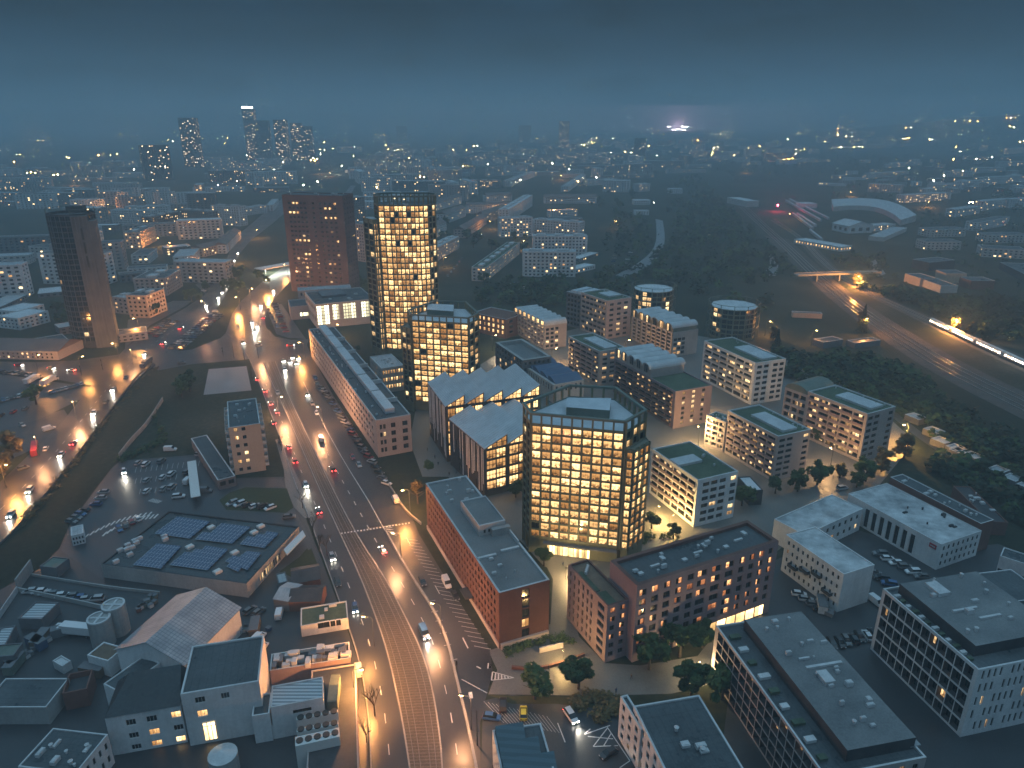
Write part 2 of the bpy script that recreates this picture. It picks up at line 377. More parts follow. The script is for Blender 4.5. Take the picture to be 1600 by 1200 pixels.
# wet asphalt, tram bed, paving
def wet(name,c1,c2,r0,r1,sc=.06):
    m,nt,b=newmat(name); L=nt.links; geo=N(nt,'ShaderNodeNewGeometry')
    n=N(nt,'ShaderNodeTexNoise'); n.inputs['Scale'].default_value=sc; n.inputs['Detail'].default_value=6; n.inputs['Roughness'].default_value=.62; L.new(geo.outputs['Position'],n.inputs['Vector'])
    n2=N(nt,'ShaderNodeTexNoise'); n2.inputs['Scale'].default_value=1.7; n2.inputs['Detail'].default_value=4; L.new(geo.outputs['Position'],n2.inputs['Vector'])
    L.new(ramp(nt,mathn(nt,'MULTIPLY_ADD',n2.outputs['Fac'],.4,mathn(nt,'MULTIPLY',n.outputs['Fac'],.7)),[(.3,c1),(.75,c2)]),b.inputs['Base Color'])
    L.new(ramp(nt,n.outputs['Fac'],[(.22,r0),(.78,r1)]),b.inputs['Roughness'])
    bp=N(nt,'ShaderNodeBump'); bp.inputs['Strength'].default_value=.12; bp.inputs['Distance'].default_value=.02; L.new(n2.outputs['Fac'],bp.inputs['Height']); L.new(bp.outputs[0],b.inputs['Normal'])
    b.inputs['Specular IOR Level'].default_value=.6
    return m
M['road']=wet('road',(.018,.017,.018),(.044,.042,.044),.24,.5)
M['lot']=wet('lot',(.024,.026,.03),(.058,.061,.066),.26,.55)
M['yard']=wet('yard',(.015,.018,.021),(.042,.046,.051),.3,.65)
M['paving']=wet('paving',(.08,.078,.075),(.165,.16,.15),.35,.7,.1)
M['kerb']=rough_mat('kerb',(.22,.21,.2),(.36,.35,.33),.3,2,.8)
M['slab']=wet('slab',(.10,.11,.12),(.26,.27,.28),.2,.6,.12)
R_('grass',(.028,.034,.016),(.075,.075,.035),.05,1.3,1.0,bump=.6)
R_('ballast',(.055,.045,.04),(.12,.10,.085),.2,3.0,1.0,bump=.5)
def ground_mat():
    m,nt,b=newmat('earth'); L=nt.links; geo=N(nt,'ShaderNodeNewGeometry')
    n=N(nt,'ShaderNodeTexNoise'); n.inputs['Scale'].default_value=.012; n.inputs['Detail'].default_value=8; n.inputs['Roughness'].default_value=.65; L.new(geo.outputs['Position'],n.inputs['Vector'])
    n2=N(nt,'ShaderNodeTexNoise'); n2.inputs['Scale'].default_value=.5; n2.inputs['Detail'].default_value=5; L.new(geo.outputs['Position'],n2.inputs['Vector'])
    f=mathn(nt,'MULTIPLY_ADD',n2.outputs['Fac'],.5,mathn(nt,'ADD',n.outputs['Fac'],-.25))
    L.new(ramp(nt,f,[(.3,(.012,.018,.013)),(.5,(.026,.033,.021)),(.62,(.045,.047,.032)),(.78,(.085,.08,.06))]),b.inputs['Base Color']); b.inputs['Roughness'].default_value=.95; b.inputs['Specular IOR Level'].default_value=.15
    return m
M['earth']=ground_mat()
def trackmat():
    """tram bed: rusty brown ballast with close cross sleepers, drawn across the strip with uv"""
    m,nt,b=newmat('tram_bed'); L=nt.links; uv=N(nt,'ShaderNodeUVMap'); s=N(nt,'ShaderNodeSeparateXYZ'); L.new(uv.outputs[0],s.inputs[0])
    sl=mathn(nt,'LESS_THAN',mathn(nt,'FRACT',mathn(nt,'DIVIDE',s.outputs[1],.9)),.4)
    geo=N(nt,'ShaderNodeNewGeometry'); n=N(nt,'ShaderNodeTexNoise'); n.inputs['Scale'].default_value=1.6; n.inputs['Detail'].default_value=5; L.new(geo.outputs['Position'],n.inputs['Vector'])
    a=ramp(nt,n.outputs['Fac'],[(.3,(.035,.026,.021)),(.7,(.075,.056,.043))]); c=ramp(nt,n.outputs['Fac'],[(.3,(.065,.052,.042)),(.7,(.12,.10,.082))])
    mx=N(nt,'ShaderNodeMix',data_type='RGBA'); L.new(sl,mx.inputs[0]); L.new(a,mx.inputs[6]); L.new(c,mx.inputs[7]); L.new(mx.outputs[2],b.inputs['Base Color']); b.inputs['Roughness'].default_value=.7
    bp=N(nt,'ShaderNodeBump'); bp.inputs['Strength'].default_value=.5; bp.inputs['Distance'].default_value=.1; L.new(sl,bp.inputs['Height']); L.new(bp.outputs[0],b.inputs['Normal'])
    return m
M['tram_bed']=trackmat()
# ---------------------------------------------------------------- terrain
def hz(x,y):
    h=170*math.exp(-((x-3300)/1250)**2-((y-4200)/1500)**2)+150*math.exp(-((x-5200)/2600)**2-((y-8200)/2200)**2)
    h+=48*math.exp(-((x-1500)/520)**2-((y-1650)/650)**2)
    return h if h>.05 else 0.0
def gt(px,py):
    """as g(), on the terrain"""
    lo=g(px,max(py,187),0)
    if hz(*lo)==0 and lo[1]<900: return (lo[0],lo[1],0.0)
    x=(px-800)/F; y=(600-py)/F; d=(x,CP+y*SP,-SP+y*CP); t=300.0
    while t<12000:
        X,Y,Z=d[0]*t,d[1]*t,CAMH+d[2]*t
        if Z<=hz(X,Y): return (X,Y,hz(X,Y))
        t+=max(4.0,t*.004)
    return (lo[0],min(lo[1],11500),0.0)
def ground():
    b=MB(); xs=[]; ys=[]
    def steps(a,lim,s,k):
        o=[a]; 
        while o[-1]<lim: o.append(o[-1]+s); s*=k
        return o
    ys=[-300.0]+steps(0.0,15500,120,1.045); xp=steps(0.0,15500,120,1.06); xs=[-x for x in xp[:0:-1]]+xp
    nx=len(xs); b.v=[(x,y,hz(x,y)) for y in ys for x in xs]
    for j in range(len(ys)-1):
        for i in range(nx-1):
            k=j*nx+i; b.f.append((k,k+1,k+nx+1,k+nx)); b.m.append(0); b.uv.extend([(0,0)]*4)
    o=b.build('ground',M['earth'],smooth=True); tag(o,kind='structure')
ground()
_lvl=[0.02]
def sheet(name,pts,mat,z=None,kind='structure',label=None):
    P=[g(*p) for p in pts]
    A=sum(P[i-1][0]*P[i][1]-P[i][0]*P[i-1][1] for i in range(len(P)))
    if A<0: P.reverse()
    if z is None: _lvl[0]+=.006; z=_lvl[0]
    b=MB(); b.face([(x,y,z) for x,y in P]); o=b.build(name,mat); tag(o,label,kind=kind); return o
def densify(L,n):
    out=[]
    seg=[hypot(L[i+1][0]-L[i][0],L[i+1][1]-L[i][1]) for i in range(len(L)-1)]; tot=sum(seg)
    for k in range(n+1):
        t=tot*k/n; i=0
        while i<len(seg)-1 and t>seg[i]: t-=seg[i]; i+=1
        f=t/seg[i] if seg[i] else 0; out.append((L[i][0]+(L[i+1][0]-L[i][0])*f, L[i][1]+(L[i+1][1]-L[i][1])*f))
    return out
def smooth(L,it=2):
    for _ in range(it):
        o=[L[0]]
        for a,b in zip(L,L[1:]): o+=[(a[0]*.75+b[0]*.25,a[1]*.75+b[1]*.25),(a[0]*.25+b[0]*.75,a[1]*.25+b[1]*.75)]
        o.append(L[-1]); L=o
    return L
def ribbon(name,A,B,mat,z,n=60,kind='structure',pix=True):
    A=[g(*p) for p in A] if pix else A; B=[g(*p) for p in B] if pix else B
    A=densify(smooth(A),n); B=densify(smooth(B),n); b=MB(); t=0.0
    for i in range(n):
        l=hypot(A[i+1][0]-A[i][0],A[i+1][1]-A[i][1])
        q=[(*A[i],z),(*B[i],z),(*B[i+1],z),(*A[i+1],z)]; uv=[(0,t),(1,t),(1,t+l),(0,t+l)]
        if (q[1][0]-q[0][0])*(q[3][1]-q[0][1])-(q[1][1]-q[0][1])*(q[3][0]-q[0][0])<0: q.reverse(); uv.reverse()
        b.face(q,0,uv); t+=l
    o=b.build(name,mat); tag(o,kind=kind); return o
def walk(L,step,off=0.0):
    """points and headings along a world polyline every step metres, off to the left"""
    out=[]; acc=0.0
    for a,b in zip(L,L[1:]):
        l=hypot(b[0]-a[0],b[1]-a[1])
        if l<1e-6: continue
        d=((b[0]-a[0])/l,(b[1]-a[1])/l)
        while acc<l:
            out.append((a[0]+d[0]*acc-d[1]*off, a[1]+d[1]*acc+d[0]*off, atan2(d[1],d[0]))); acc+=step
        acc-=l
    return out
def strip(mb,L,w,z0,z1,m=0):
    """a kerb or low wall of width w along a world polyline"""
    n=len(L); A=[];B=[]
    for i in range(n):
        p=L[max(i-1,0)]; q=L[min(i+1,n-1)]; l=hypot(q[0]-p[0],q[1]-p[1]) or 1; nx,ny=-(q[1]-p[1])/l*w/2,(q[0]-p[0])/l*w/2
        A.append((L[i][0]+nx,L[i][1]+ny)); B.append((L[i][0]-nx,L[i][1]-ny))
    for i in range(n-1):
        a,b,c,d=A[i],A[i+1],B[i+1],B[i]
        mb.face([(*d,z1),(*c,z1),(*b,z1),(*a,z1)],m); mb.face([(*a,z1),(*b,z1),(*b,z0),(*a,z0)],m); mb.face([(*c,z1),(*d,z1),(*d,z0),(*c,z0)],m)
    for i in (0,n-1): mb.face([(*A[i],z0),(*B[i],z0),(*B[i],z1),(*A[i],z1)],m)
def W(L): return smooth([g(*p) for p in L])
Lk=[(581,1230),(577,1120),(563,1033),(532,943),(505,870),(480,800),(457,745),(440,690),(423,645),(402,590),(388,556),(372,535),(353,520)]
TL=[(646,1240),(630,1130),(612,1045),(596,987),(565,905),(533,837),(497,760),(463,680),(437,622),(410,567)]
TR=[(694,1240),(686,1130),(666,1033),(633,963),(600,900),(561,843),(520,765),(480,680),(452,622),(430,565)]
RK=[(750,1230),(730,1130),(713,1060),(700,1003),(676,950),(648,910),(626,873),(602,830)]
RL=[(602,830),(576,783),(548,738),(533,713),(510,672),(490,630),(474,597)]
OUT=[(752,1240),(750,1130),(758,1095),(770,1050),(765,1015),(730,960),(690,893),(655,835),(645,810),(610,760),(575,706),(545,655),(520,617),(500,580),(485,552),(480,540)]
AV=Lk+[(363,490),(377,470),(410,440),(450,412),(500,352),(548,290),(556,290),(520,350),(480,418),(450,443),(422,475),(413,497),(416,512),(430,526),(455,531),(482,530)]+OUT[::-1]
sheet('road',AV,M['road'],.05)
BL=[(-60,800),(0,753),(57,700),(97,660),(147,597),(195,545),(235,512),(285,484),(318,462),(340,440),(352,410),(362,385),(378,362),(410,335),(432,318),(452,300)]
BR=[(-60,910),(0,848),(22,828),(90,747),(133,692),(157,659),(213,586),(242,566),(262,548),(300,515),(340,480),(352,462),(362,430),(372,400),(392,375),(425,350),(448,330),(470,303)]
sheet('road',BL+BR[::-1],M['road'],.04)
sheet('road',[(-80,562),(0,565),(60,566),(120,563),(200,552),(225,560),(160,625),(147,603),(70,590),(0,580),(-80,574)],M['road'],.035)
sheet('road',[(235,572),(258,551),(300,546),(345,528),(362,512),(400,560),(372,563),(300,569),(247,579)],M['road'],.045)
ribbon('road',[(1019,280),(1021,320),(1027,360),(1023,390),(995,413),(962,430)],[(1027,280),(1030,320),(1040,365),(1036,395),(1005,424),(972,437)],M['slab'],.04)
ribbon('path',[(1196,398),(1206,412),(1190,430)],[(1206,396),(1218,412),(1212,431)],M['slab'],.03,20)
ribbon('path',[(1345,390),(1352,402),(1362,420),(1372,432)],[(1352,386),(1362,398),(1375,415),(1384,428)],M['slab'],.03,20)
ribbon('path',[(1380,640),(1440,690),(1520,740),(1620,800)],[(1395,640),(1455,688),(1535,735),(1640,790)],M['yard'],.03,20)
sheet('car_park',[(93,857),(110,817),(173,733),(187,720),(312,710),(330,748),(443,745),(470,790),(500,868),(525,935),(560,1033),(572,1110),(578,1230),(-120,1230),(-120,985),(60,890)],M['yard'],.02)
sheet('car_park',[(110,820),(173,735),(187,722),(310,713),(330,750),(440,748),(462,800),(500,870),(480,905),(300,900),(160,905),(95,860)],M['lot'],.028)
sheet('car_park',[(-80,582),(0,584),(147,606),(138,618),(62,655),(0,672),(-80,690)],M['lot'],.022)
sheet('car_park',[(-80,700),(0,668),(100,640),(110,655),(75,690),(30,712),(-80,760)],M['yard'],.02)
sheet('car_park',[(258,548),(300,512),(338,482),(345,490),(300,530),(270,555)],M['lot'],.055)
sheet('car_park',[(195,545),(235,508),(290,478),(300,470),(270,470),(200,500)],M['lot'],.03)
sheet('car_park',[(415,480),(440,475),(478,530),(450,528),(432,522)],M['lot'],.056)
sheet('car_park',[(305,445),(330,430),(352,405),(345,440),(320,458)],M['lot'],.046)
sheet('pavement',[(326,577),(385,572),(393,610),(318,617)],M['slab'],.02)
G_=M['grass']
sheet('lawn',[T(4,1028,845),T(4,1075,810),T(4,1150,785),T(4,1345,790),T(4,1375,880),T(4,1340,905),T(4,1060,890)],G_,.06)
sheet('lawn',[T(4,1310,1180),T(4,1460,1070),T(4,1500,1180),T(4,1420,1230)],G_,.06)
sheet('lawn',[T(7,1380,240),T(7,1440,170),T(7,1500,270)],G_,.066)
sheet('pavement',[T(4,1340,790),T(4,1330,700),T(4,1290,560),T(4,1310,560),T(4,1425,800),T(4,1480,920),T(4,1430,930),T(4,1380,880)],M['paving'],.058)
# complex paving and plaza
sheet('pavement',[(640,690),(655,610),(700,600),(800,540),(950,500),(1180,540),(1330,600),(1430,690),(1360,775),(1290,800),(1210,865),(1100,880),(1000,905),(890,900),(850,885),(790,820),(700,745),(660,745)],M['paving'],.03)
sheet('plaza',[(763,1017),(781,1011),(860,975),(864,905),(845,868),(905,862),(895,900),(892,950),(905,995),(945,1036),(1000,1040),(1090,1025),(1150,950),(1190,935),(1170,985),(1130,1055),(1100,1072),(1050,1084),(980,1086),(900,1087),(763,1085),(777,1047)],M['paving'],.036)
sheet('car_park',[(755,1095),(800,1085),(870,1100),(985,1095),(1010,1130),(1040,1230),(750,1240)],M['yard'],.03)
sheet('lawn',[(765,1087),(900,1089),(985,1090),(960,1110),(870,1100),(800,1100)],G_,.04)
sheet('car_park',[(1200,880),(1330,825),(1440,860),(1560,850),(1640,880),(1700,1230),(1120,1230),(1150,1000),(1190,940)],M['yard'],.024)
# tram bed and kerbs
ribbon('tram_bed',TL,TR,M['tram_bed'],.12,120)
kb=MB()
strip(kb,W(TL),.35,0,.2); strip(kb,W(TR),.35,0,.2); strip(kb,W(Lk),.3,0,.18)
o=kb.build('kerb',M['kerb']); tag(o,kind='structure')
rl=MB(); A=densify(W(TL),120); B=densify(W(TR),120)
for f in (.16,.34,.64,.82): strip(rl,[(a[0]+(b[0]-a[0])*f,a[1]+(b[1]-a[1])*f) for a,b in zip(A,B)],.14,.12,.2)
tag(rl.build('rail',M['steel']),'two pairs of steel tram rails on the brown bed down the avenue','rails')
bw=MB(); strip(bw,W(RK),.6,0,.75)
tag(bw.build('barrier',M['kerb']),'low concrete barrier between the avenue and the brick block parking lane','barrier')
# ---------------------------------------------------------------- the near buildings
for k_,o_ in dict(a=(540,280),b=(560,440),c=(740,430),d=(960,430),e=(800,590),f=(640,560),h=(420,440),i=(960,560),j=(960,680),k=(800,740),l=(870,860),m=(300,440)).items(): TO[k_]=o_
def Q(t,x,y): o=TO[t]; return (o[0]+x*.15,o[1]+y*.15)
FR=M['frame']
# --- long red brick block
B=blk('brick_office','long red brick block with grey gravel roof and small dark windows beside the avenue',T(8,740,380),T(8,980,320),T(5,378,768),T(8,745,640))
H=B.h
B.facade(3,26,6,M['g_off'],M['frame_dark'],gf=1.2,wr=.5,whr=.5,top=1.0,depth=.4,mull=2)
B.facade(0,1,5,M['g_low'],M['frame_dark'],cols=[(.45,.60)],gf=1.0,whr=.86,sill=.1,top=.8,depth=.4,mull=2)
B.wins[-4]=B.wins[-4][:6]+(M['g_hot'],B.wins[-4][7])
B.finish(M['brick'],M['roof_gravel'],M['coping'],par=.5,ring=.55)
B.rbox(.02,.98,-.012,-.001,1.6,'plinth',M['rose_render'],z=0)
b=MB(); p=[B.uv(-.02,0),B.uv(-.001,0),B.uv(-.001,1),B.uv(-.02,1)]; b.prism(p,0,1.5); B.part(b,'plinth',M['rose_render'])
# penthouse
o=B.rbox(.36,.93,.43,.68,3.1,'penthouse',M['pale_render'],tm=M['roof_gravel']); 
for a in (((.36,.93,.43,.437)),((.36,.93,.673,.68)),((.36,.375,.437,.673)),((.915,.93,.437,.673))): B.rbox(*a,.35,'coping',M['coping'],z=H+2.6)
B.rbox(.6,.99,.40,.425,2.2,'stair_hood',M['concrete'])
for k in range(4): B.rbox(.45+.1*k,.49+.1*k,.4265,.4285,.9,'window',M['frame_dark'],z=H+.4)
B.rbox(.02,.42,.255,.268,.5,'duct',M['unit']); B.rbox(.55,.93,.27,.283,.5,'duct',M['unit']); B.rbox(.955,.985,.3,.44,1.2,'duct',M['unit'])
B.units(11,M['unit'],3,(.1,.9),(.72,.97),.4,.9); B.units(5,M['unit'],4,(.1,.9),(.06,.25),.4,.8)
b=MB(); e0=B.pt(3,.62*B.edge(3)[2],.05); e1=B.pt(3,.70*B.edge(3)[2],.05); e2=B.pt(3,.70*B.edge(3)[2],2.4); e3=B.pt(3,.62*B.edge(3)[2],2.4)
b.prism([e3,e2,e1,e0][::-1],2.7,3.0,bottom=True); B.part(b,'entrance_canopy',M['charcoal'])
# --- pink courtyard block, two volumes
def pinkdet(B,lo):
    pass
PK=blk('apartment_block','tall pink rendered apartment block with paired lit windows and long grey roof',T('l' if 0 else 8,1388,347),T(9,448,132),Q('l',560,105),T(8,1357,706))
H=PK.h; fh=(H-5.6)/6
Lp=PK.edge(0)[2]
cols=[(.02,.064),(.10,.144),(.18,.224),(.26,.304),(.34,.384),(.41,.475),(.51,.575),(.61,.67),(.71,.75),(.785,.825),(.86,.895),(.93,.965)]
PK.facade(0,glass=M['g_red'],frame=FR,cols=cols,zs=[(4.6+fh*k+.4,4.6+fh*k+.4+fh*.66) for k in range(6)],mull=2,depth=.4,z_lo=0)
PK.facade(1,3,6,M['g_low'],FR,gf=4,wr=.35,whr=.55)
PK.finish(M['pink_render'],M['roof_dark'],M['dark_brick'],par=.9,ring=1.1)
b=MB(); n=9
for k in range(n):
    u0=.30+.073*k; a=PK.pt(0,u0*Lp,.06); c=PK.pt(0,(u0+.064)*Lp,.06); b.face([(*a,.3),(*c,.3),(*c,3.4),(*a,3.4)],0,[(k+.01,0.01),(k+.99,.01),(k+.99,.99),(k+.01,.99)])
PK.part(b,'shop_window',M['g_shop'])
for k in range(9): PK.rbox(.08+.1*k,.08+.1*k+(.03,.06,.025)[k%3],.35+.12*(k%3),.35+.12*(k%3)+(.09,.05,.14)[k%3],.5,'skylight',M['unit'],z=H-.9)
PK.units(9,M['unit'],5,(.05,.95),(.2,.8),.5,1.0)
PL=blk('apartment_block','lower pink rendered apartment wing with planted roof terrace beside the taller pink block',Q('l',530,580),Q('l',748,505),Q('l',140,140),Q('l',490,1172))
H=PL.h; fh=(H-1.6)/6
PL.facade(3,glass=M['g_off'],frame=FR,cols=[(.04,.085),(.15,.195),(.27,.315),(.385,.43),(.50,.545),(.60,.645),(.78,.93)],zs=[(.9+fh*k+.35,.9+fh*k+2.0) for k in range(6)],mull=2,depth=.4)
PL.facade(0,2,6,M['g_red'],FR,gf=.6,wr=.5,whr=.6,top=.8,depth=.4)
PL.finish(M['pink_render'],M['wood'],M['dark_brick'],par=.6,ring=.5)
PL.rbox(.08,.5,.02,.3,.35,'planting',M['roof_green'],z=PL.h-.6); PL.rbox(.05,.3,.34,.8,.35,'planting',M['roof_green'],z=PL.h-.6)
for k in range(5): PL.rbox(.35+.08*k,.42+.08*k,.72+.03*k,.76+.03*k,.8,'terrace_seat',M['unit'],z=PL.h-.6)
# --- apartment slabs with a white panel on the roof
def slab(label,Nn,Rr,Ll,base,wall,wall2,bays,fl,g3,gend,endcols,panel=(.25,.7,.12,.62),red=False,group='apartment blocks with a pale panel on the roof',setback=False,pm='roof_white'):
    B=blk('apartment_block',label,Nn,Rr,Ll,base,group=group); H=B.h
    l0=B.edge(0)[2]; l3=B.edge(3)[2]; gf=.8; fh=(H-gf-.9)/fl
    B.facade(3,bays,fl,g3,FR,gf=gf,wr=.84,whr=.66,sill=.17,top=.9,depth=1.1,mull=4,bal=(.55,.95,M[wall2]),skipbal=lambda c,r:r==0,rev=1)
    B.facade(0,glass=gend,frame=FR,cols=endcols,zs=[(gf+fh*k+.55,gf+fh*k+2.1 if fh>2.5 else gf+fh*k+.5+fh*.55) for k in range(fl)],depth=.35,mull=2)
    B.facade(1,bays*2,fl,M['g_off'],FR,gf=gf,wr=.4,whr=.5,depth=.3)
    B.finish([M[wall],M['recess_shade']],M['roof_green'],M['coping'] if not red else M['mauve'],par=.5,ring=.5)
    B.rbox(panel[0],panel[1],panel[2],panel[3],.9,'skylight',M['unit'],tm=M[pm])
    B.units(5,M['unit'],len(label),(.72,.95),(.05,.95),.3,.6)
    return B
EA=slab('rose apartment slab with lit balconies and pale roof panel, nearest the white works yard',(1216,682),(1270,672),(1133,642),(1207,752),'rose_render','mauve',6,7,M['g_mid3'],M['g_low'],[(.06,.24),(.29,.47),(.80,.96)],(.30,.74,.10,.72))
EB=slab('apartment slab with orange lit ground floor at the complex corner below the dark allotments',(1356,647),(1403,636),(1259,612),(1340,722),'rose_render','mauve',5,7,M['g_mid3'],M['g_off'],[(.05,.22),(.28,.45),(.78,.94)],(.32,.78,.10,.68))
EE=slab('pale apartment slab with moss roof and white end wall beside the octagonal tower',Q('j',870,470),Q('j',1290,372),Q('j',395,140),Q('j',815,960),'white_render','mauve',6,6,M['g_mid3'],M['g_low'],[(.14,.30),(.34,.50),(.55,.71),(.83,.97)],(.02,.62,.42,.62))
EC=slab('apartment slab with white end wall, behind and left of the rose slab with balconies',Q('d',1470,915),T(6,487,181),Q('d',930,680),T(6,318,398),'white_render','concrete',6,7,M['g_mid3'],M['g_off'],[(.08,.24),(.30,.46),(.60,.76),(.82,.96)],(.35,.85,.08,.6))
EG=slab('pink apartment slab with pale roof panel and green frame behind the octagonal tower',T(5,1213,147),T(5,1338,131),T(5,1047,78),T(5,1190,312),'rose_render','mauve',5,7,M['g_low3'],M['g_mid'],[(.12,.3),(.42,.6),(.72,.9)],(.3,.8,.08,.75))
EH=slab('grey apartment block at the complex rear with four lit top windows',T(2,1247,960),T(2,1357,941),T(2,1135,918),T(2,1240,1142),'rose_render','rose_render',6,7,M['g_low3'],M['g_low'],[(.12,.28),(.42,.58),(.7,.86)],(.4,.9,.3,.7))
# low wing of the rear block
B=blk('apartment_wing','grey gallery wing with pale roof steps beside the rear apartment block',T(2,1140,935),T(2,1240,915),T(2,1050,918),h=EH.h-2)
B.facade(3,5,7,M['g_off3'],FR,gf=.5,wr=.85,whr=.66,sill=.17,depth=1,mull=3); B.finish(M['slate'],M['roof_pale'],M['coping'])
B.rbox(.1,.9,.1,.45,1.6,'roof_box',M['roof_metal']); B.rbox(.1,.9,.55,.85,1.6,'roof_box',M['roof_metal'])
# terrace stubs beside slabs
for (lab,n,r,l,dh,src) in (('stepped rose terrace block joined to the rose slab, with potted roof garden',T(6,205,478),T(6,255,462),T(6,108,448),-5,EA),('green vaulted wing at the left end of the corner apartment slab',T(6,588,352),T(6,700,310),T(6,490,312),-3,EB)):
    B=blk('apartment_wing',lab,n,r,l,h=src.h+dh); B.facade(3,3,5,M['g_mid3'] if src is EA else M['g_off3'],FR,gf=.8,wr=.84,whr=.66,sill=.17,depth=1.0,mull=3)
    B.finish(M['rose_render'],M['roof_green'],M['coping'])
    if src is EB:
        b=MB(); K=10
        for k in range(K):
            a0,a1=pi*k/K,pi*(k+1)/K; p0=B.uv(0,.5-.5*cos(a0)); p1=B.uv(0,.5-.5*cos(a1)); q0=B.uv(1,.5-.5*cos(a0)); q1=B.uv(1,.5-.5*cos(a1)); h0=B.h+3*sin(a0); h1=B.h+3*sin(a1)
            b.face([(*p0,h0),(*q0,h0),(*q1,h1),(*p1,h1)]); b.face([(*p0,B.h),(*p0,h0),(*p1,h1),(*p1,B.h)])
        B.part(b,'vaulted_roof',M['green_metal'])
    else: B.units(8,M['unit'],9,(.1,.9),(.1,.9),.5,1.2)
# --- vaulted roof blocks
def vaults(B,nv,v0,v1,z,hh,mat,frontm,glassm=None,body=0.0,bm=None):
    """nv barrel vaults side by side along wall 3, each running across the block, glazed at its end"""
    rb=MB(); fb=MB(); gb=MB(); K=8
    if body:
        w=MB(); w.prism([B.uv(.03,v0),B.uv(.97,v0),B.uv(.97,v1),B.uv(.03,v1)],B.h-.5,z); B.part(w,'upper_storey',bm)
    dv=(v1-v0)/nv
    for i in range(nv):
        a=v0+i*dv
        P=[(a+dv*(.5-.5*cos(pi*k/K)), z+hh*sin(pi*k/K)) for k in range(K+1)]
        for k in range(K):
            (va,za),(vb,zb)=P[k],P[k+1]
            p0,p1,q0,q1=B.uv(-.01,va),B.uv(-.01,vb),B.uv(1.01,va),B.uv(1.01,vb)
            rb.face([(*p0,za),(*q0,za),(*q1,zb),(*p1,zb)])
        f=[(*B.uv(.0,v),zz) for v,zz in P]; fb.face(f); f2=[(*B.uv(1.,v),zz) for v,zz in P]; fb.face(f2[::-1])
        if glassm:
            for s,j in ((-.12,0),(.12,1)):
                va,vb=a+dv*(.5+s-.1),a+dv*(.5+s+.1); x=B.uv(-.004,va); y=B.uv(-.004,vb); t=z+hh*.72
                zb0=z-2.0 if body else z+.1
                gb=MB(); gb.face([(*y,zb0),(*x,zb0),(*x,t),(*y,t)],0,[(i*2+j+.01,.01),(i*2+j+.99,.01),(i*2+j+.99,.99),(i*2+j+.01,.99)]); B.part(gb,'window',glassm)
    B.part(rb,'vaulted_roof',mat,smooth=False); B.part(fb,'gable',frontm)
V1=blk('apartment_block','brown brick block with seven glowing arched roof bays and white vaulted roof',Q('c',742,530),Q('c',975,500),Q('c',405,372),Q('c',695,775))
V1.facade(3,9,5,M['g_mid'],FR,gf=.8,wr=.62,whr=.5,depth=.6,mull=3,bal=(.6,.9,M['mauve'])); V1.facade(0,glass=M['g_low'],frame=FR,cols=[(.06,.2),(.27,.41),(.48,.62)],zs=[(1+2.6*k,2.6+2.6*k) for k in range(int((V1.h-1)/2.6))],depth=.3)
V1.finish(M['rose_render'],M['roof_dark'],par=.2); vaults(V1,7,0,1,V1.h-.1,3.2,M['roof_white'],M['rose_render'],M['g_hot'])
V2=blk('apartment_block','dark glazed block with white wave roof in front of the round lit block',Q('d',612,600),Q('d',886,565),Q('d',150,428),Q('d',600,855))
V2.facade(3,8,6,M['g_off'],M['frame_dark'],gf=.8,wr=.7,whr=.62,sill=.2,depth=.4,mull=3); V2.facade(0,glass=M['g_low'],frame=FR,cols=[(.05,.18),(.21,.34),(.37,.5)],zs=[(1.2+2.7*k,3.0+2.7*k) for k in range(int((V2.h-2)/2.7))],depth=.35)
V2.finish([M['concrete']],M['roof_dark'],par=.2); vaults(V2,6,0.02,1,V2.h+2.2,2.6,M['roof_white'],M['green_metal'],M['g_mid'],body=1,bm=M['green_metal'])
b=MB(); l=V2.edge(3)[2]
for k in range(9):
    u=l*k/8; a=V2.pt(3,min(max(u-.2,0),l-.4),.02); c=V2.pt(3,min(max(u+.2,.4),l),.02); a2=V2.pt(3,min(max(u-.2,0),l-.4),.35); c2=V2.pt(3,min(max(u+.2,.4),l),.35); b.prism([a2,c2,c,a],0,V2.h,bottom=True)
V2.part(b,'facade_grid',M['olive'])
V3=blk('apartment_block','dark mauve balcony block with white vaulted roof and pink end wall beside the octagonal tower',Q('i',640,345),Q('i',1015,275),T(5,1290,178),Q('i',612,735))
V3.facade(3,9,7,M['g_low3'],FR,gf=.8,wr=.86,whr=.66,sill=.17,depth=1.1,mull=4,bal=(.6,1.0,M['dark_brick']),rev=1); V3.facade(0,3,7,M['g_mid'],FR,gf=.8,wr=.32,whr=.62,depth=.35,ml=2.0)
V3.finish([M['mauve'],M['recess_shade']],M['roof_green'],M['mauve'],par=.6); vaults(V3,5,.40,1,V3.h+3.6,2.4,M['roof_white'],M['rose_render'],M['g_mid'],body=1,bm=M['rose_render'])
B=blk('brick_wing','small red brick wing with two rows of bright tall windows at the complex edge',Q('c',338,462),Q('c',402,372),Q('c',135,342),h=12.5)
B.facade(3,7,3,M['g_hot'],FR,gf=1.5,wr=.45,whr=.6,depth=.3); B.facade(0,2,3,M['g_low'],FR,gf=1.5,wr=.4,whr=.5); B.finish(M['dark_brick'],M['dark_brick'],M['coping'])
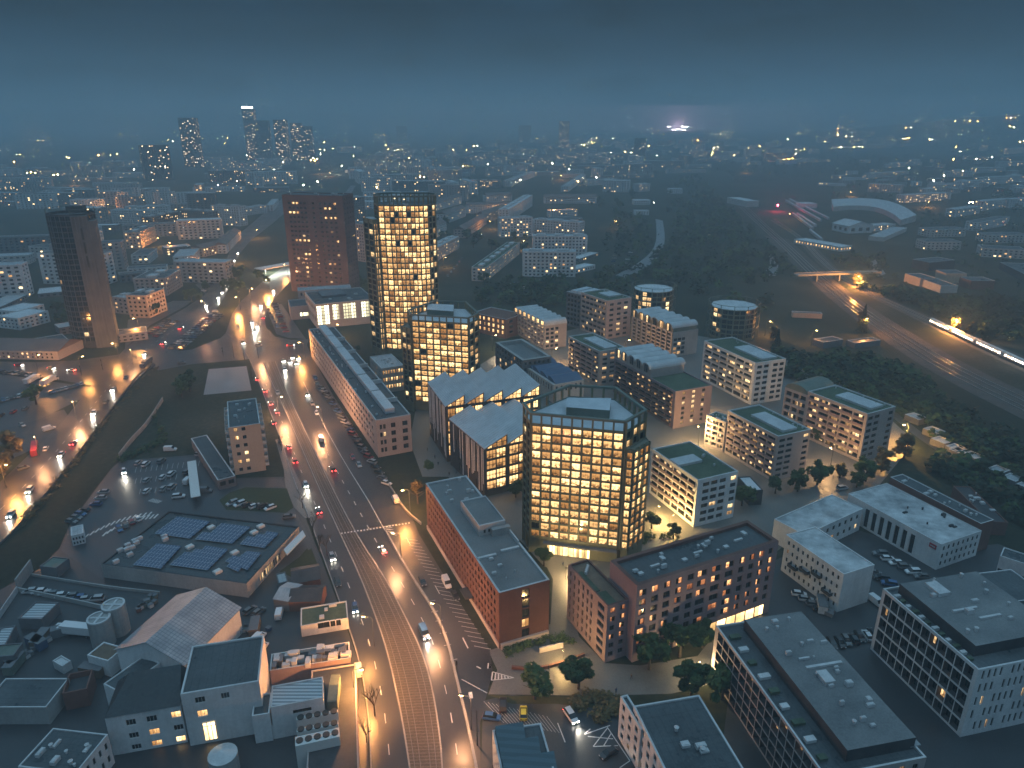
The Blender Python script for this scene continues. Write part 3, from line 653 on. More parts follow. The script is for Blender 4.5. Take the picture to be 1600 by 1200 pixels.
# --- framed block with mossy roof and the blue roofed hall
B=blk('office_block','low office block with sunken mossy roof between the towers and the blue roofed hall',Q('c',510,888),Q('c',822,852),Q('c',178,705),h=14)
B.facade(3,9,4,M['g_low'],FR,gf=.5,wr=.6,whr=.6,depth=.4); B.facade(0,6,4,M['g_low'],FR,gf=.5,wr=.5,whr=.5); B.finish(M['slate'],M['roof_gravel'],M['concrete'],par=2.0,ring=1.6)
B=blk('arched_hall','pale hall with arched windows and four blue ribbed roof bays behind the octagonal tower',Q('c',832,1142),Q('c',1152,1088),Q('c',505,930),h=9.5)
B.facade(3,12,1,M['g_off'],FR,gf=4.0,wr=.4,whr=.6,depth=.35,mull=2); B.facade(0,6,1,M['g_off'],FR,gf=4,wr=.4,whr=.6); B.finish(M['pale_render'],M['roof_pale'],M['pale_render'],par=.3)
r=MB(); K=6
for i in range(4):
    for k in range(K):
        v0=.02+.24*i; f0,f1=k/K,(k+1)/K; z0=B.h-.3+2.2*sin(pi*(f0*.62)); z1=B.h-.3+2.2*sin(pi*(f1*.62))
        r.face([(*B.uv(.1,v0+.235*f0),z0),(*B.uv(.99,v0+.235*f0),z0),(*B.uv(.99,v0+.235*f1),z1),(*B.uv(.1,v0+.235*f1),z1)])
    ve=.02+.24*i+.235; r.face([(*B.uv(.1,ve),z1),(*B.uv(.99,ve),z1),(*B.uv(.99,ve+.002),B.h-.3),(*B.uv(.1,ve+.002),B.h-.3)])
    for uu in (.1,.99): r.face([(*B.uv(uu,v0+.235*k/K),B.h-.3+2.2*sin(pi*(k/K*.62))) for k in range(K+1)]+[(*B.uv(uu,ve),B.h-.3)])
B.part(r,'ribbed_roof',M['blue_metal'])
# --- sawtooth halls
def sawtooth(label,Nn,Ll,base,pitch_end,teeth,rows):
    h0=hgt(base,Nn); n=g(*Nn,h0); l=g(*Ll,h0); e=g(*pitch_end,h0)
    u=(e[0]-n[0],e[1]-n[1]); p=hypot(*u); u=(u[0]/p,u[1]/p); v=(-u[1],u[0]); d=(l[0]-n[0])*v[0]+(l[1]-n[1])*v[1]; w=p*teeth
    P=[n,(n[0]+u[0]*w,n[1]+u[1]*w),(n[0]+u[0]*w+v[0]*d,n[1]+u[1]*w+v[1]*d),(n[0]+v[0]*d,n[1]+v[1]*d)]
    B=Bld(P,h0,'sawtooth_hall',label,'hall','dark halls with sawtooth metal roofs'); up=4.0
    cols=[]; pier=.9
    for i in range(teeth):
        for k in range(2):
            a=i*p+pier+(p-pier-.4)*k/2; cols.append((a+.1,a+(p-pier-.4)/2))
    B.facade(0,glass=M['g_high'],frame=M['frame_dark'],cols=cols,zs=[(2.6+(h0-3)*k/rows,2.6+(h0-3)*(k+.86)/rows) for k in range(rows)],mull=3,trans=2,depth=.3,ft=.2)
    r=random.Random(teeth); l3=B.edge(3)[2]; nc=13
    B.facade(3,nc,4,M['g_off'],M['frame_dark'],gf=.6,wr=.42,whr=.8,sill=.1,depth=.15,mull=1,skip=lambda c,rr:r.random()<.6)
    B.finish(M['charcoal'],None,roof=False)
    # white panels of the long wall
    pb=MB()
    for k in range(nc*2):
        if r.random()<.55:
            a=B.pt(3,l3*(k+.1)/(nc*2),.02); c=B.pt(3,l3*(k+.62)/(nc*2),.02); a2=B.pt(3,l3*(k+.1)/(nc*2),.12); c2=B.pt(3,l3*(k+.62)/(nc*2),.12)
            pb.prism([a2,c2,c,a],.5+r.random()*h0*.4,h0-.3,bottom=True)
    B.part(pb,'facade_panel',M['white_render'])
    for i in range(teeth):
        u0,u1=i/teeth,(i+1)/teeth
        rb=MB(); q=lambda uu,vv,z:(*B.uv(uu,vv),z); t=.35
        rb.face([q(u0,-.012,h0+t),q(u1,-.012,h0+up+t),q(u1,1.01,h0+up+t),q(u0,1.01,h0+t)],0,[(0.2,3),(.2,9),(d*1.02,9),(d*1.02,3)])
        rb.face([q(u0,-.012,h0),q(u1,-.012,h0+up),q(u1,-.012,h0+up+t),q(u0,-.012,h0+t)])
        rb.face([q(u0,1.01,h0),q(u0,-.012,h0),q(u0,-.012,h0+t),q(u0,1.01,h0+t)])
        for k in range(1,22): # standing seams
            vv=-.012+1.02*k/22; rb.face([q(u0,vv,h0+t+.12),q(u1,vv,h0+up+t+.12),q(u1,vv+.003,h0+up+t+.12),q(u0,vv+.003,h0+t+.12)]); rb.face([q(u0,vv,h0+t),q(u1,vv,h0+up+t),q(u1,vv,h0+up+t+.12),q(u0,vv,h0+t+.12)])
        rb.face([q(u1,-.012,h0+up+t),q(u1,-.012,h0),q(u1,1.01,h0),q(u1,1.01,h0+up+t)])
        B.part(rb,'sawtooth_roof',M['roof_seam'])
        gb=MB(); m0=.09/teeth*1.4
        for k in range(4):
            ua=u0+m0+(u1-u0-m0-.03/teeth)*k/4; ub=u0+m0+(u1-u0-m0-.03/teeth)*(k+.93)/4; fz=lambda uu:h0+up*(uu-u0)/(u1-u0)-.35
            gb.face([q(ua,-.004,h0-.1),q(ub,-.004,h0-.1),q(ub,-.004,max(h0,fz(ub))),q(ua,-.004,max(h0-.05,fz(ua)))],0,[(k+.01,.2),(k+.99,.2),(k+.99,.95),(k+.01,.7)])
        B.part(gb,'gable_window',M['g_high']); bb=MB()
        for k in range(5):
            uk=u0+m0+(u1-u0-m0-.03/teeth)*min(k,4)/4; bb.tube((*B.uv(uk,-.008),h0-.2),(*B.uv(uk,-.008),h0+up*(uk-u0)/(u1-u0)),.13,.13,4)
        bb.tube((*B.uv(u0+m0,-.008),h0-.1),(*B.uv(u1,-.008),h0-.1),.2,.2,4); bb.tube((*B.uv(u0+.5*(u1-u0),-.008),h0+up*.42),(*B.uv(u1,-.008),h0+up*.42),.12,.12,4); B.part(bb,'gable_frame',M['frame_dark'])
        
        for t3 in ([q(u0,-.002,h0),q(u1,-.002,h0),q(u1,-.002,h0+up)],[q(u1,1,h0),q(u0,1,h0),q(u1,1,h0+up)]): fb=MB(); fb.face(t3); B.part(fb,'gable',M['charcoal'])
    return B
SA=sawtooth('rear dark hall with five sawtooth metal roof bays and glowing gable ends',Q('f',368,505),Q('f',140,265),Q('f',374,1080),Q('f',572,478),5,4)
SB=sawtooth('front dark hall with three sawtooth metal roof bays beside the octagonal tower',Q('f',775,948),Q('f',466,628),T(5,682,832),Q('f',1015,893),3,4)
# --- long pale office with a raised metal spine
WO=blk('office_block','very long pale office block with raised metal spine on its roof beside the avenue',T(5,162,470),T(5,325,442),Q('h',430,492),T(5,168,645))
WO.facade(3,30,4,M['g_off'],FR,gf=2.5,wr=.6,whr=.45,depth=.4,mull=2); WO.facade(0,glass=M['g_off'],frame=FR,cols=[(.1,.17),(.2,.27),(.42,.55),(.75,.9)],zs=[(2+3.4*k,4+3.4*k) for k in range(int((WO.h-2)/3.4))],depth=.3)
WO.finish(M['rose_render'],M['roof_dark'],M['coping'],par=.6)
for k in range(6): WO.rbox(.38,.66,.04+.16*k,.04+.16*k+.152,2.2+.0*k,'roof_spine',M['roof_metal'])
for k in range(5): WO.rbox(.66,.98,.12+.17*k,.125+.17*k,1.8,'roof_wall',M['coping'])
WO.units(26,M['unit'],8,(.05,.36),(.03,.97),.4,.8)
B=blk('office_block','small pale office with two rows of lit windows between the long office and the towers',Q('b',240,905),Q('b',475,872),Q('b',110,782),Q('b',335,1165))
B.facade(0,8,3,M['g_high'],FR,gf=1,wr=.6,whr=.5,depth=.3); B.facade(3,8,3,M['g_low'],FR,gf=1,wr=.5,whr=.45); B.finish(M['pale_render'],M['roof_pale'],M['coping'],par=.4); B.units(12,M['unit'],12,(.3,.9),(.2,.7),.4,.9)
# --- lit sports hall, its annex, low canopy building
LH=blk('glazed_hall','flat hall with bright greenish white glazing under the brown tower',Q('h',482,238),Q('h',1085,165),Q('h',428,105),Q('h',500,492))
l=LH.edge(0)[2]; hh=LH.h
LH.facade(0,glass=M['g_cool'],frame=M['frame_white'],cols=[(.01,.23),(.27,.40),(.45,.68),(.76,.985)],zs=[(2.0,hh-1.0)],mull=5,trans=6,depth=.3,ft=.5)
LH.facade(3,6,2,M['g_off'],FR,gf=2,wr=.5,whr=.5); LH.finish(M['pale_render'],M['roof_dark'],M['coping'],par=.4); LH.units(7,M['unit'],3,smin=.8,smax=1.6); LH.rbox(.2,.62,.45,.9,1.5,'roof_box',M['slate'])
B=blk('annex','small pale annex with one bright window beside the glazed hall',Q('h',222,262),Q('h',415,248),Q('h',186,192),Q('h',232,402)); B.facade(0,glass=M['g_cool'],frame=FR,cols=[(.5,.95)],zs=[(2.2,4.6)],mull=3); B.finish(M['rose_render'],M['roof_dark'],M['coping'])
B=blk('low_store','low white roofed store in front of the glazed hall',Q('h',640,400),Q('h',1092,352),Q('h',628,372),h=5.0); B.finish(M['pale_render'],M['roof_white'],M['coping'])
B=blk('podium_block','grey podium roof at the foot of the brown tower',Q('h',300,95),Q('h',860,70),Q('h',285,62),h=12); B.facade(0,14,2,M['g_off'],FR,gf=2,wr=.5,whr=.5); B.finish(M['rose_render'],M['roof_pale'],M['coping'])
# --- brown tower
h=hgt((452,455),(440,304)); a=g(440,304,h); c=g(535,306,h); u=(c[0]-a[0],c[1]-a[1]); w=hypot(*u); u=(u[0]/w,u[1]/w); v=(-u[1],u[0]); d=20
BT=Bld([a,c,(c[0]+v[0]*d,c[1]+v[1]*d),(a[0]+v[0]*d,a[1]+v[1]*d)],h,'tower_block','tall plain brown brick tower block with a few lit windows','tower')
rows=19; fh=(h-8)/rows
lits={(1,18),(2,18),(7,17),(8,17),(9,18),(0,16),(1,16),(2,16),(7,15),(8,15),(9,15),(1,10),(2,10),(3,10),(4,10),(9,10),(3,7),(4,7),(7,5),(8,5),(3,4),(3,3)}
xs=[.09,.155,.22,.285,.35,.485,.60,.68,.76,.84]
zs=[(4+fh*k+.6,4+fh*k+2.2) for k in range(rows)]
BT.facade(0,glass=M['g_off'],frame=FR,cols=[(x,x+.042) for x in xs],zs=zs,depth=.3,mull=2)
for i,wd in enumerate(BT.wins):
    r_,c_=divmod(i,len(xs))
    if (c_,r_) in lits: BT.wins[i]=wd[:6]+(M['g_hot'],wd[7])
BT.facade(1,4,rows,M['g_off'],FR,gf=4,wr=.3,whr=.45); BT.finish(M['tower_brick'],M['roof_dark'],M['dark_brick'],par=.6)
BT.units(6,M['unit'],2,smin=1,smax=2)
# ---------------------------------------------------------------- lattice towers
def lattice(B,i,n,zs,glass,fin=.5,finw=.5,z0=0,ztop=None,cols=None,h_proud=.25):
    a,b,l,d=B.edge(i)
    p=l/n; cols=[(p*k+finw/2+.02,p*(k+1)-finw/2-.02) for k in range(n)]
    B.facade(i,glass=glass,frame=M['frame_dark'],cols=cols,zs=zs,depth=.12,mull=2 if p<4.5 else 3,m=0)
    fb=B.grid; zt=ztop or B.h
    for k in range(n+1):
        u0=max(0,p*k-finw/2); u1=min(l,p*k+finw/2)
        fb.prism([B.pt(i,u0,fin),B.pt(i,u1,fin),B.pt(i,u1,.01),B.pt(i,u0,.01)],z0,zt,bottom=True)
    for k in range(len(zs)+1):
        za=zs[k-1][1] if k else z0+.0; zb=zs[k][0] if k<len(zs) else min(zs[-1][1]+.9,zt)
        if k==0: za=max(zs[0][0]-.9,z0)
        fb.prism([B.pt(i,0,h_proud),B.pt(i,l,h_proud),B.pt(i,l,.005),B.pt(i,0,.005)],za,zb,bottom=True)
def crown(B,h,ring_w=.9,ring_h=.7,out=.6):
    I=inset(B.P,-out); J=inset(B.P,ring_w-out); r=MB(); n=len(I)
    for k in range(n):
        a,b,c,d=I[k],I[(k+1)%n],J[(k+1)%n],J[k]
        r.face([(*a,h),(*b,h),(*c,h),(*d,h)]); r.face([(*a,h-ring_h),(*b,h-ring_h),(*b,h),(*a,h)]); r.face([(*c,h-ring_h),(*d,h-ring_h),(*d,h),(*c,h)]); r.face([(*d,h-ring_h),(*c,h-ring_h),(*b,h-ring_h),(*a,h-ring_h)])
    B.part(r,'crown_ring',M['green_metal'])
def fins(B,edges,z0,z1,step=3.4,w=.7,dep=.6):
    for i in edges:
        a,b,l,d=B.edge(i); n=max(1,round(l/step))
        for k in range(n+1):
            f=MB(); u0=max(0,l*k/n-w/2); u1=min(l,l*k/n+w/2); f.prism([B.pt(i,u0,dep*.6),B.pt(i,u1,dep*.6),B.pt(i,u1,-dep*.4),B.pt(i,u0,-dep*.4)],z0,z1,bottom=True); B.part(f,'crown_fin',M['olive'])
def zrows(z0,z1,n,frac=.80): 
    p=(z1-z0)/n; return [(z0+p*k+p*(1-frac),z0+p*(k+1)) for k in range(n)]
# --- octagonal office tower
h=hgt((827,862),Q('e',205,360)); pts=[Q('e',205,360),Q('e',1175,447),Q('e',1388,330),Q('e',1078,100),Q('e',600,73),Q('e',128,262)]
P=[g(*p,h) for p in pts]
OT=Bld(P,h-4.0,'octagonal_tower','wide faceted office tower with olive lattice and almost every window lit','tower')
OT.grid=MB(); zs=zrows(5.6,h-4.3,14)
lattice(OT,0,9,zs,M['g_high'],z0=5,ztop=h-.7)
lattice(OT,5,2,zs,M['g_off'],z0=0,ztop=h-.7); lattice(OT,1,3,zs,M['g_mid'],z0=5,ztop=h-.7,fin=.9)
for i in (2,3,4): OT.facade(i,6,14,M['g_low'],M['frame_dark'],gf=5,wr=.7,whr=.7)
# drop the ground floor back: lit lobby in the front wall
l=OT.edge(0)[2]
OT.part(OT.grid,'facade_grid',M['olive'])
OT.finish(M['olive'],M['roof_metal'],M['green_metal'],par=.25)
crown(OT,h); fins(OT,(2,3,4),h-4.2,h-.7)
for k in range(8):
    b=MB(); u0=l*(.20+.062*k); u1=u0+l*.056; hh=(4.6 if k<4 else 3.2)
    b.face([(*OT.pt(0,u0,.04),.2),(*OT.pt(0,u1,.04),.2),(*OT.pt(0,u1,.04),hh),(*OT.pt(0,u0,.04),hh)],0,[(k+.01,.01),(k+.99,.01),(k+.99,.99),(k+.01,.99)]); OT.part(b,'lobby_window',M['g_shop'])
b=MB(); b.prism([OT.pt(0,l*.16,2.2),OT.pt(0,l*1.0,2.2),OT.pt(0,l*1.0,.6),OT.pt(0,l*.16,.6)],4.75,5.1,bottom=True); OT.part(b,'entrance_canopy',M['slate'])
ph=[g(*Q('e',x,y),h-3.2) for x,y in ((565,370),(1015,405),(1030,275),(575,270))]
b=MB(); b.prism([(p[0]-OT.c[0],p[1]-OT.c[1]) for p in ph],h-4.2,h-1.2,0,1); OT.part(b,'penthouse',[M['green_metal'],M['roof_metal']])
# lower bay on the right
hx=h-8.5; X=[g(*Q('e',1268,748),hx),g(*Q('e',1432,655),hx)]
P4,P5=P[1],P[2]
d=OT.edge(1)[3]; nrm=(d[1],-d[0])
OX=Bld([(P4[0]+nrm[0]*1.2,P4[1]+nrm[1]*1.2),(X[0][0],X[0][1]),(X[1][0],X[1][1]),(P5[0]+nrm[0]*1.2,P5[1]+nrm[1]*1.2)],hx,'tower_bay','lower lattice bay with roof terrace on the right of the faceted tower','tower')
OX.grid=MB(); zs2=[z for z in zs if z[1]<hx-.3]
lattice(OX,0,1,zs2,M['g_high'],z0=5); lattice(OX,1,3,zs2,M['g_high'],z0=5); OX.part(OX.grid,'facade_grid',M['olive']); OX.finish(M['olive'],M['green_metal'],M['green_metal'],par=.3)
# --- middle octagonal tower
h=hgt((657,640),Q('b',552,335)); pts=[Q('b',552,335),Q('b',1142,372),Q('b',1242,322),Q('b',1115,208),Q('b',800,195),Q('b',525,292)]
P=[g(*p,h) for p in pts]
MT=Bld(P,h-3.4,'octagonal_tower','middle height faceted lattice tower with lit windows in front of the tallest tower','tower')
MT.grid=MB(); zs=zrows(4.2,h-3.6,15)
lattice(MT,0,8,zs,M['g_high'],z0=3.5,ztop=h-.6); lattice(MT,5,2,zs,M['g_off'],ztop=h-.6); lattice(MT,1,2,zs,M['g_mid'],ztop=h-.6,fin=.8)
for i in (2,3,4): MT.facade(i,4,15,M['g_low'],M['frame_dark'],gf=4,wr=.7,whr=.7)
MT.part(MT.grid,'facade_grid',M['olive']); MT.finish(M['olive'],M['roof_metal'],M['green_metal'],par=.25); crown(MT,h,.8,.6); fins(MT,(2,3,4),h-3.6,h-.6)
ph=[g(*Q('b',x,y),h-2.6) for x,y in ((715,325),(990,345),(995,275),(725,262))]
b=MB(); b.prism([(p[0]-MT.c[0],p[1]-MT.c[1]) for p in ph],h-3.6,h-1.0,0,1); MT.part(b,'penthouse',[M['green_metal'],M['roof_metal']])
hx=h-6; X=[g(*Q('b',452,462),hx),g(*Q('b',545,488),hx)]; P0,P9=P[0],P[5]
MX=Bld([X[0],X[1],(P0[0]-.8,P0[1]-.3),(P9[0]-.8,P9[1]-.3)],hx,'tower_bay','narrow lower bay on the left of the middle lattice tower','tower')
MX.grid=MB(); zs2=[z for z in zs if z[1]<hx-.3]; lattice(MX,0,2,zs2,M['g_low'],z0=3.5); lattice(MX,3,2,zs2,M['g_off'],z0=0); MX.part(MX.grid,'facade_grid',M['olive']); MX.finish(M['olive'],M['green_metal'],M['green_metal'],par=.3)
# --- tallest tower: rounded plan
h=hgt((606,558),Q('a',560,172)); c0=g(*Q('a',600,172),h)
pl=[(-15,-9),(-8,-10.8),(8.5,-10.8),(13.5,-8.4),(17,-3.5),(17,3),(12,9),(-10,10),(-16.5,6),(-18.2,-2)]
sc=(g(*Q('a',915,150),h)[0]-g(*Q('a',285,150),h)[0])/35.4
P=[(c0[0]+x*sc,c0[1]+(y+10.8)*sc) for x,y in pl]
TT=Bld(P,h-5.0,'round_tower','tallest rounded lattice tower with warm lit floors and open crown','tower')
TT.grid=MB(); zs=zrows(4.5,h-5.6,26)
lattice(TT,0,2,zs,M['g_high'],z0=3.5,ztop=h-.8); lattice(TT,1,7,zs,M['g_high'],z0=3.5,ztop=h-.8,finw=.42); lattice(TT,2,2,zs,M['g_high'],z0=3.5,ztop=h-.8); lattice(TT,3,2,zs,M['g_mid'],z0=3.5,ztop=h-.8); lattice(TT,9,2,zs,M['g_off'],z0=0,ztop=h-.8)
for i in (4,5,6,7,8): TT.facade(i,3,20,M['g_low'],M['frame_dark'],gf=4,wr=.6,whr=.6)
TT.part(TT.grid,'facade_grid',M['olive']); TT.finish(M['olive'],M['roof_dark'],M['green_metal'],par=.25); crown(TT,h,.8,.9); fins(TT,(4,5,6,7,8),h-5.2,h-.8,2.6,.6)
TT.units(6,M['unit'],5,(.2,.8),(.1,.5),1.5,2.5)
hx=hgt((592,556),Q('a',300,412)); X=g(*Q('a',190,400),hx); Y=g(*Q('a',285,420),hx)
TX=Bld([(Y[0],Y[1]),(P[0][0]-.7,P[0][1]-1.0),(P[9][0]-.8,P[9][1]+6),(X[0],X[1]+8),(X[0],X[1])],hx,'tower_bay','lower rounded lattice bay on the left of the tallest tower','tower')
TX.grid=MB(); zs2=[z for z in zs if z[1]<hx-.3]; lattice(TX,0,2,zs2,M['g_high'],z0=3.5); lattice(TX,4,2,zs2,M['g_low'],z0=0); lattice(TX,3,2,zs2,M['g_off']); TX.part(TX.grid,'facade_grid',M['olive']); TX.finish(M['olive'],M['roof_pale'],M['green_metal'],par=.3)
# --- two round gasholder blocks
def drum(label,c,top,base,wpx,lit,floors,seed):
    h=hgt(base,top); q=g(c[0],base[1]); r=(g(c[0]+wpx/2,base[1])[0]-g(c[0]-wpx/2,base[1])[0])/2
    q=(q[0],q[1]+r); n=12; P=[(q[0]+r*cos(2*pi*(k+.5)/n-pi/2),q[1]+r*sin(2*pi*(k+.5)/n-pi/2)) for k in range(n)]
    B=Bld(P,h-2.2,'round_block',label,'building','round glass blocks inside an iron frame'); rr=random.Random(seed)
    zs=zrows(1.0,h-2.8,floors,.78)
    for i in range(n):
        if i in (8,9,10,11,0,1,2): B.facade(i,2,glass=M['g_mid'] if i in lit else M['g_off'],frame=M['frame_dark'],zs=zs,wr=.86,depth=.2,mull=2)
    B.finish(M['olive'],M['roof_white'],M['coping'],par=.2)
    I=inset(B.P,-1.6); f=MB()
    for k in range(n):
        a,b=I[k],I[(k+1)%n]
        f.tube((*a,0),(*a,h+.6),.28,.22,6)
        for z in (h*.33,h*.66,h+.4):
            f.tube((*a,z),(*b,z),.16,.16,5)
        f.tube((*a,0),(*b,h*.33),.07,.07,4); f.tube((*b,0),(*a,h*.33),.07,.07,4)
    B.part(f,'iron_frame',M['green_metal'])
drum('farther round glass block inside an iron frame, with more lit windows',(1024,0),(1024,452),(1022,506),62,(9,10,0),6,1)
drum('nearer round glass block inside an iron frame, mostly dark',(1152,0),(1152,480),(1148,534),72,(9,),6,2)
# --- left glass tower with concrete core
h=hgt((132,545),(108,336)); q=g(130,545); r=13.0; n=14
P=[(q[0]+1.5+r*cos(2*pi*k/n-pi/2),q[1]+r+r*.9*sin(2*pi*k/n-pi/2)) for k in range(n)]
GT=Bld(P,h,'glass_tower','dark curved glass tower with bare concrete core, standing left of the avenue','tower')
GT.grid=MB(); zs=zrows(3.5,h-1,24,.8)
for i in range(n):
    if i in (10,11,12,13,0,1,2,3):
        GT.facade(i,2,glass=M['g_off'],frame=M['frame'],zs=zs,wr=.9,depth=.1,mull=2)
        for (za,zb) in zs:
            l=GT.edge(i)[2]; GT.grid.prism([GT.pt(i,0,.14),GT.pt(i,l,.14),GT.pt(i,l,.01),GT.pt(i,0,.01)],zb+.1,zb+.28,bottom=True)
for i in (10,11,12,13,0,1,2,3):
    l=GT.edge(i)[2]
    for k in range(3): GT.grid.prism([GT.pt(i,l*k/2.0-.08 if k else 0,.16),GT.pt(i,min(l,l*k/2.0+.08),.16),GT.pt(i,min(l,l*k/2.0+.08),.01),GT.pt(i,l*k/2.0-.08 if k else 0,.01)],3,h-1,bottom=True)
GT.part(GT.grid,'floor_bands',M['slate']); GT.finish(M['charcoal'],M['roof_dark'],M['charcoal'],par=1.5)
for i in range(n):
    f=MB(); f.tube((*GT.P[i],h),(*GT.P[i],h+2.6),.12,.12,4); f.tube((*GT.P[i],h+2.5),(*GT.P[(i+1)%n],h+2.5),.1,.1,4); GT.part(f,'crown_rail',M['green_metal'])
b=MB(); x0,y0=GT.P[2]; cc=(8.5,-6.2)
b.obox(cc,.38,8.5,9,0,h-1.0); GT.part(b,'concrete_core',M['core'])
b=MB(); b.obox((cc[0]+5.2,cc[1]+3.0),.38,3.2,11,0,h-4); GT.part(b,'concrete_wing',M['core'])
b=MB()
for k in range(5):
    for q in (-3.6,-1.2,1.2,3.6)[:4]: pass
    u_=-3.9+1.9*k; b.obox((cc[0]+cos(.38)*u_+sin(.38)*4.55,cc[1]+sin(.38)*u_-cos(.38)*4.55),.38,.35,.3,0,h-1.2)
GT.part(b,'core_rib',M['slate'])
b=MB()
for k in range(3): b.obox((cc[0]+2.0,cc[1]-4.0),.38,1.0,1.2,h*(.62+.1*k),h*(.62+.1*k)+6.5)
GT.part(b,'core_slot',M['frame_dark'])
b=MB(); b.obox((2,3),.2,9,6,h,h+3.4); GT.part(b,'roof_plant',M['charcoal'])
# ---------------------------------------------------------------- street lamps
SOD=(1.0,.40,.10)
LAMP_ON=glow('lamp_on',(1,.55,.2),60); LAMP_W=glow('lamp_white',(1,.85,.6),60)
def lampmesh():
    p=MB(); p.tube((0,0,0),(0,0,1.2),.16,.13,8); p.tube((0,0,1.2),(0,0,9),.12,.07,8)
    a=MB(); a.tube((0,0,8.9),(.6,0,9.5),.06,.06,6); a.tube((.6,0,9.5),(2.0,0,9.7),.06,.05,6)
    h=MB(); h.box(1.7,2.7,-.22,.22,9.62,9.85,0); h.box(1.8,2.6,-.18,.18,9.5,9.62,1)
    return p.mesh('pole',M['pole']),a.mesh('arm',M['pole']),h.mesh('lamp_head',[M['pole'],LAMP_ON])
_lp=lampmesh(); _ld={}
def lamp(px,py,label,ang=0.0,power=14000,col=SOD,group=None,h=1.0,world=None):
    x,y=world or g(px,py); r=empty('street_lamp',(x,y,0),ang,label,'street lamp',group)
    for n,me in zip(('pole','arm','lamp_head'),_lp): put(n,me,r,sc=(h if n!='pole' else 1,1,1))
    k=(round(power),col)
    if k not in _ld:
        l=bpy.data.lights.new('bulb','POINT'); l.energy=power; l.color=col; l.shadow_soft_size=.6; _ld[k]=l
    o=bpy.data.objects.new('bulb',_ld[k]); COL.objects.link(o); o.parent=r; o.location=(2.2,0,9.1)
    return r
# ---------------------------------------------------------------- store, orange block, works yards, corner blocks
def U(x,y): return (400+x*.225,930+y*.225)
def S5(x,y): return (x*.2,860+y*.2)
def pixpoly(B,name,pts,z,mat,th=.25,uv=False,label=None):
    P=[g(*p,z) for p in pts]; P=[(p[0]-B.c[0],p[1]-B.c[1]) for p in P]
    A=sum(P[i-1][0]*P[i][1]-P[i][0]*P[i-1][1] for i in range(len(P)))
    if A<0: P.reverse()
    b=MB(); b.prism(P,z-th,z,bottom=True); return B.part(b,name,mat,label)
def solarmat():
    m,nt,b=newmat('solar_cells'); L=nt.links; tc=N(nt,'ShaderNodeUVMap'); s=N(nt,'ShaderNodeSeparateXYZ'); L.new(tc.outputs[0],s.inputs[0])
    fx=mathn(nt,'FRACT',s.outputs[0]); fy=mathn(nt,'FRACT',s.outputs[1])
    e=mathn(nt,'MAXIMUM',mathn(nt,'LESS_THAN',fx,.07),mathn(nt,'LESS_THAN',fy,.05))
    mx=N(nt,'ShaderNodeMix',data_type='RGBA'); L.new(e,mx.inputs[0]); mx.inputs[6].default_value=(.055,.085,.15,1); mx.inputs[7].default_value=(.5,.53,.56,1); L.new(mx.outputs[2],b.inputs['Base Color']); b.inputs['Roughness'].default_value=.22; return m
M['solar']=solarmat()
ST=blk('store','large flat roofed store with six solar arrays on its dark roof',(385,912),(465,822),(160,879),T(7,1165,402))
ST.facade(0,9,1,M['g_mid'],FR,gf=.4,cols=[(.22+.035*k,.245+.035*k) for k in range(11)],zs=[(.6,3.0)],depth=.3,mull=1)
ST.finish(M['concrete'],M['roof_dark'],M['charcoal'],par=.5,ring=.4); H=ST.h
def quadarr(pts,nu,nv,skip=()):
    z=H+.25; P=[g(*T(7,*p),z) for p in pts]; P=[(p[0]-ST.c[0],p[1]-ST.c[1]) for p in P]; b=MB()
    def q(u,v): return tuple((P[0][i]*(1-u)+P[1][i]*u)*(1-v)+(P[3][i]*(1-u)+P[2][i]*u)*v for i in range(2))
    for i in range(nu):
        for j in range(nv):
            if (i,j) in skip: continue
            a=[q(i/nu,j/nv),q((i+.98)/nu,j/nv),q((i+.98)/nu,(j+.98)/nv),q(i/nu,(j+.98)/nv)]
            b.face([(*a[0],z-.2),(*a[1],z-.2),(*a[2],z+.1),(*a[3],z+.1)],0,[(0,0),(2,0),(2,2),(0,2)])
            b.face([(*a[3],z-.5),(*a[2],z-.5),(*a[2],z+.1),(*a[3],z+.1)],0,[(.5,.5)]*4)
    ST.part(b,'solar_array',M['solar'])
quadarr([(725,98),(890,122),(985,45),(830,22)],5,5); quadarr([(915,125),(1090,145),(1175,70),(1005,48)],5,5,{(0,3),(0,4),(0,2)}); quadarr([(1125,148),(1240,166),(1307,100),(1200,80)],4,4,{(0,2),(0,3),(1,3)})
quadarr([(625,245),(755,263),(850,160),(735,148)],4,6); quadarr([(795,245),(975,270),(1070,175),(915,150)],6,5,{(0,3),(0,4),(1,4)}); quadarr([(1035,240),(1145,290),(1225,192),(1135,180)],4,5,{(0,4),(0,0),(3,0),(0,3)})
for x,y in ((990,76),(1190,99),(1222,70),(890,167),(1100,194),(1020,283)):
    c=g(*T(7,x,y),H-.4); b=MB(); b.obox((c[0]-ST.c[0],c[1]-ST.c[1]),.9,2.2,1.8,H-.5,H+.25); b.obox((c[0]-ST.c[0],c[1]-ST.c[1]),.9,1.8,1.4,H+.25,H+.4); ST.part(b,'skylight',M['white_paint'])
for x,y in ((565,185),(595,180),(620,172),(640,150),(655,130),(632,140),(600,160),(610,205),(770,120),(775,133),(545,238)):
    c=g(*T(7,x,y),H-.4); b=MB(); b.obox((c[0]-ST.c[0],c[1]-ST.c[1]),.9,1.7,1.1,H-.5,H+.6); b.tube((c[0]-ST.c[0],c[1]-ST.c[1],H+.6),(c[0]-ST.c[0],c[1]-ST.c[1],H+.75),.4,.4,8); ST.part(b,'air_unit',M['unit'])
pixpoly(ST,'entrance_canopy',[T(4,1330,1075),T(4,1418,985),T(4,1432,1010),T(4,1345,1100)],4.2,M['white_paint'],.4)
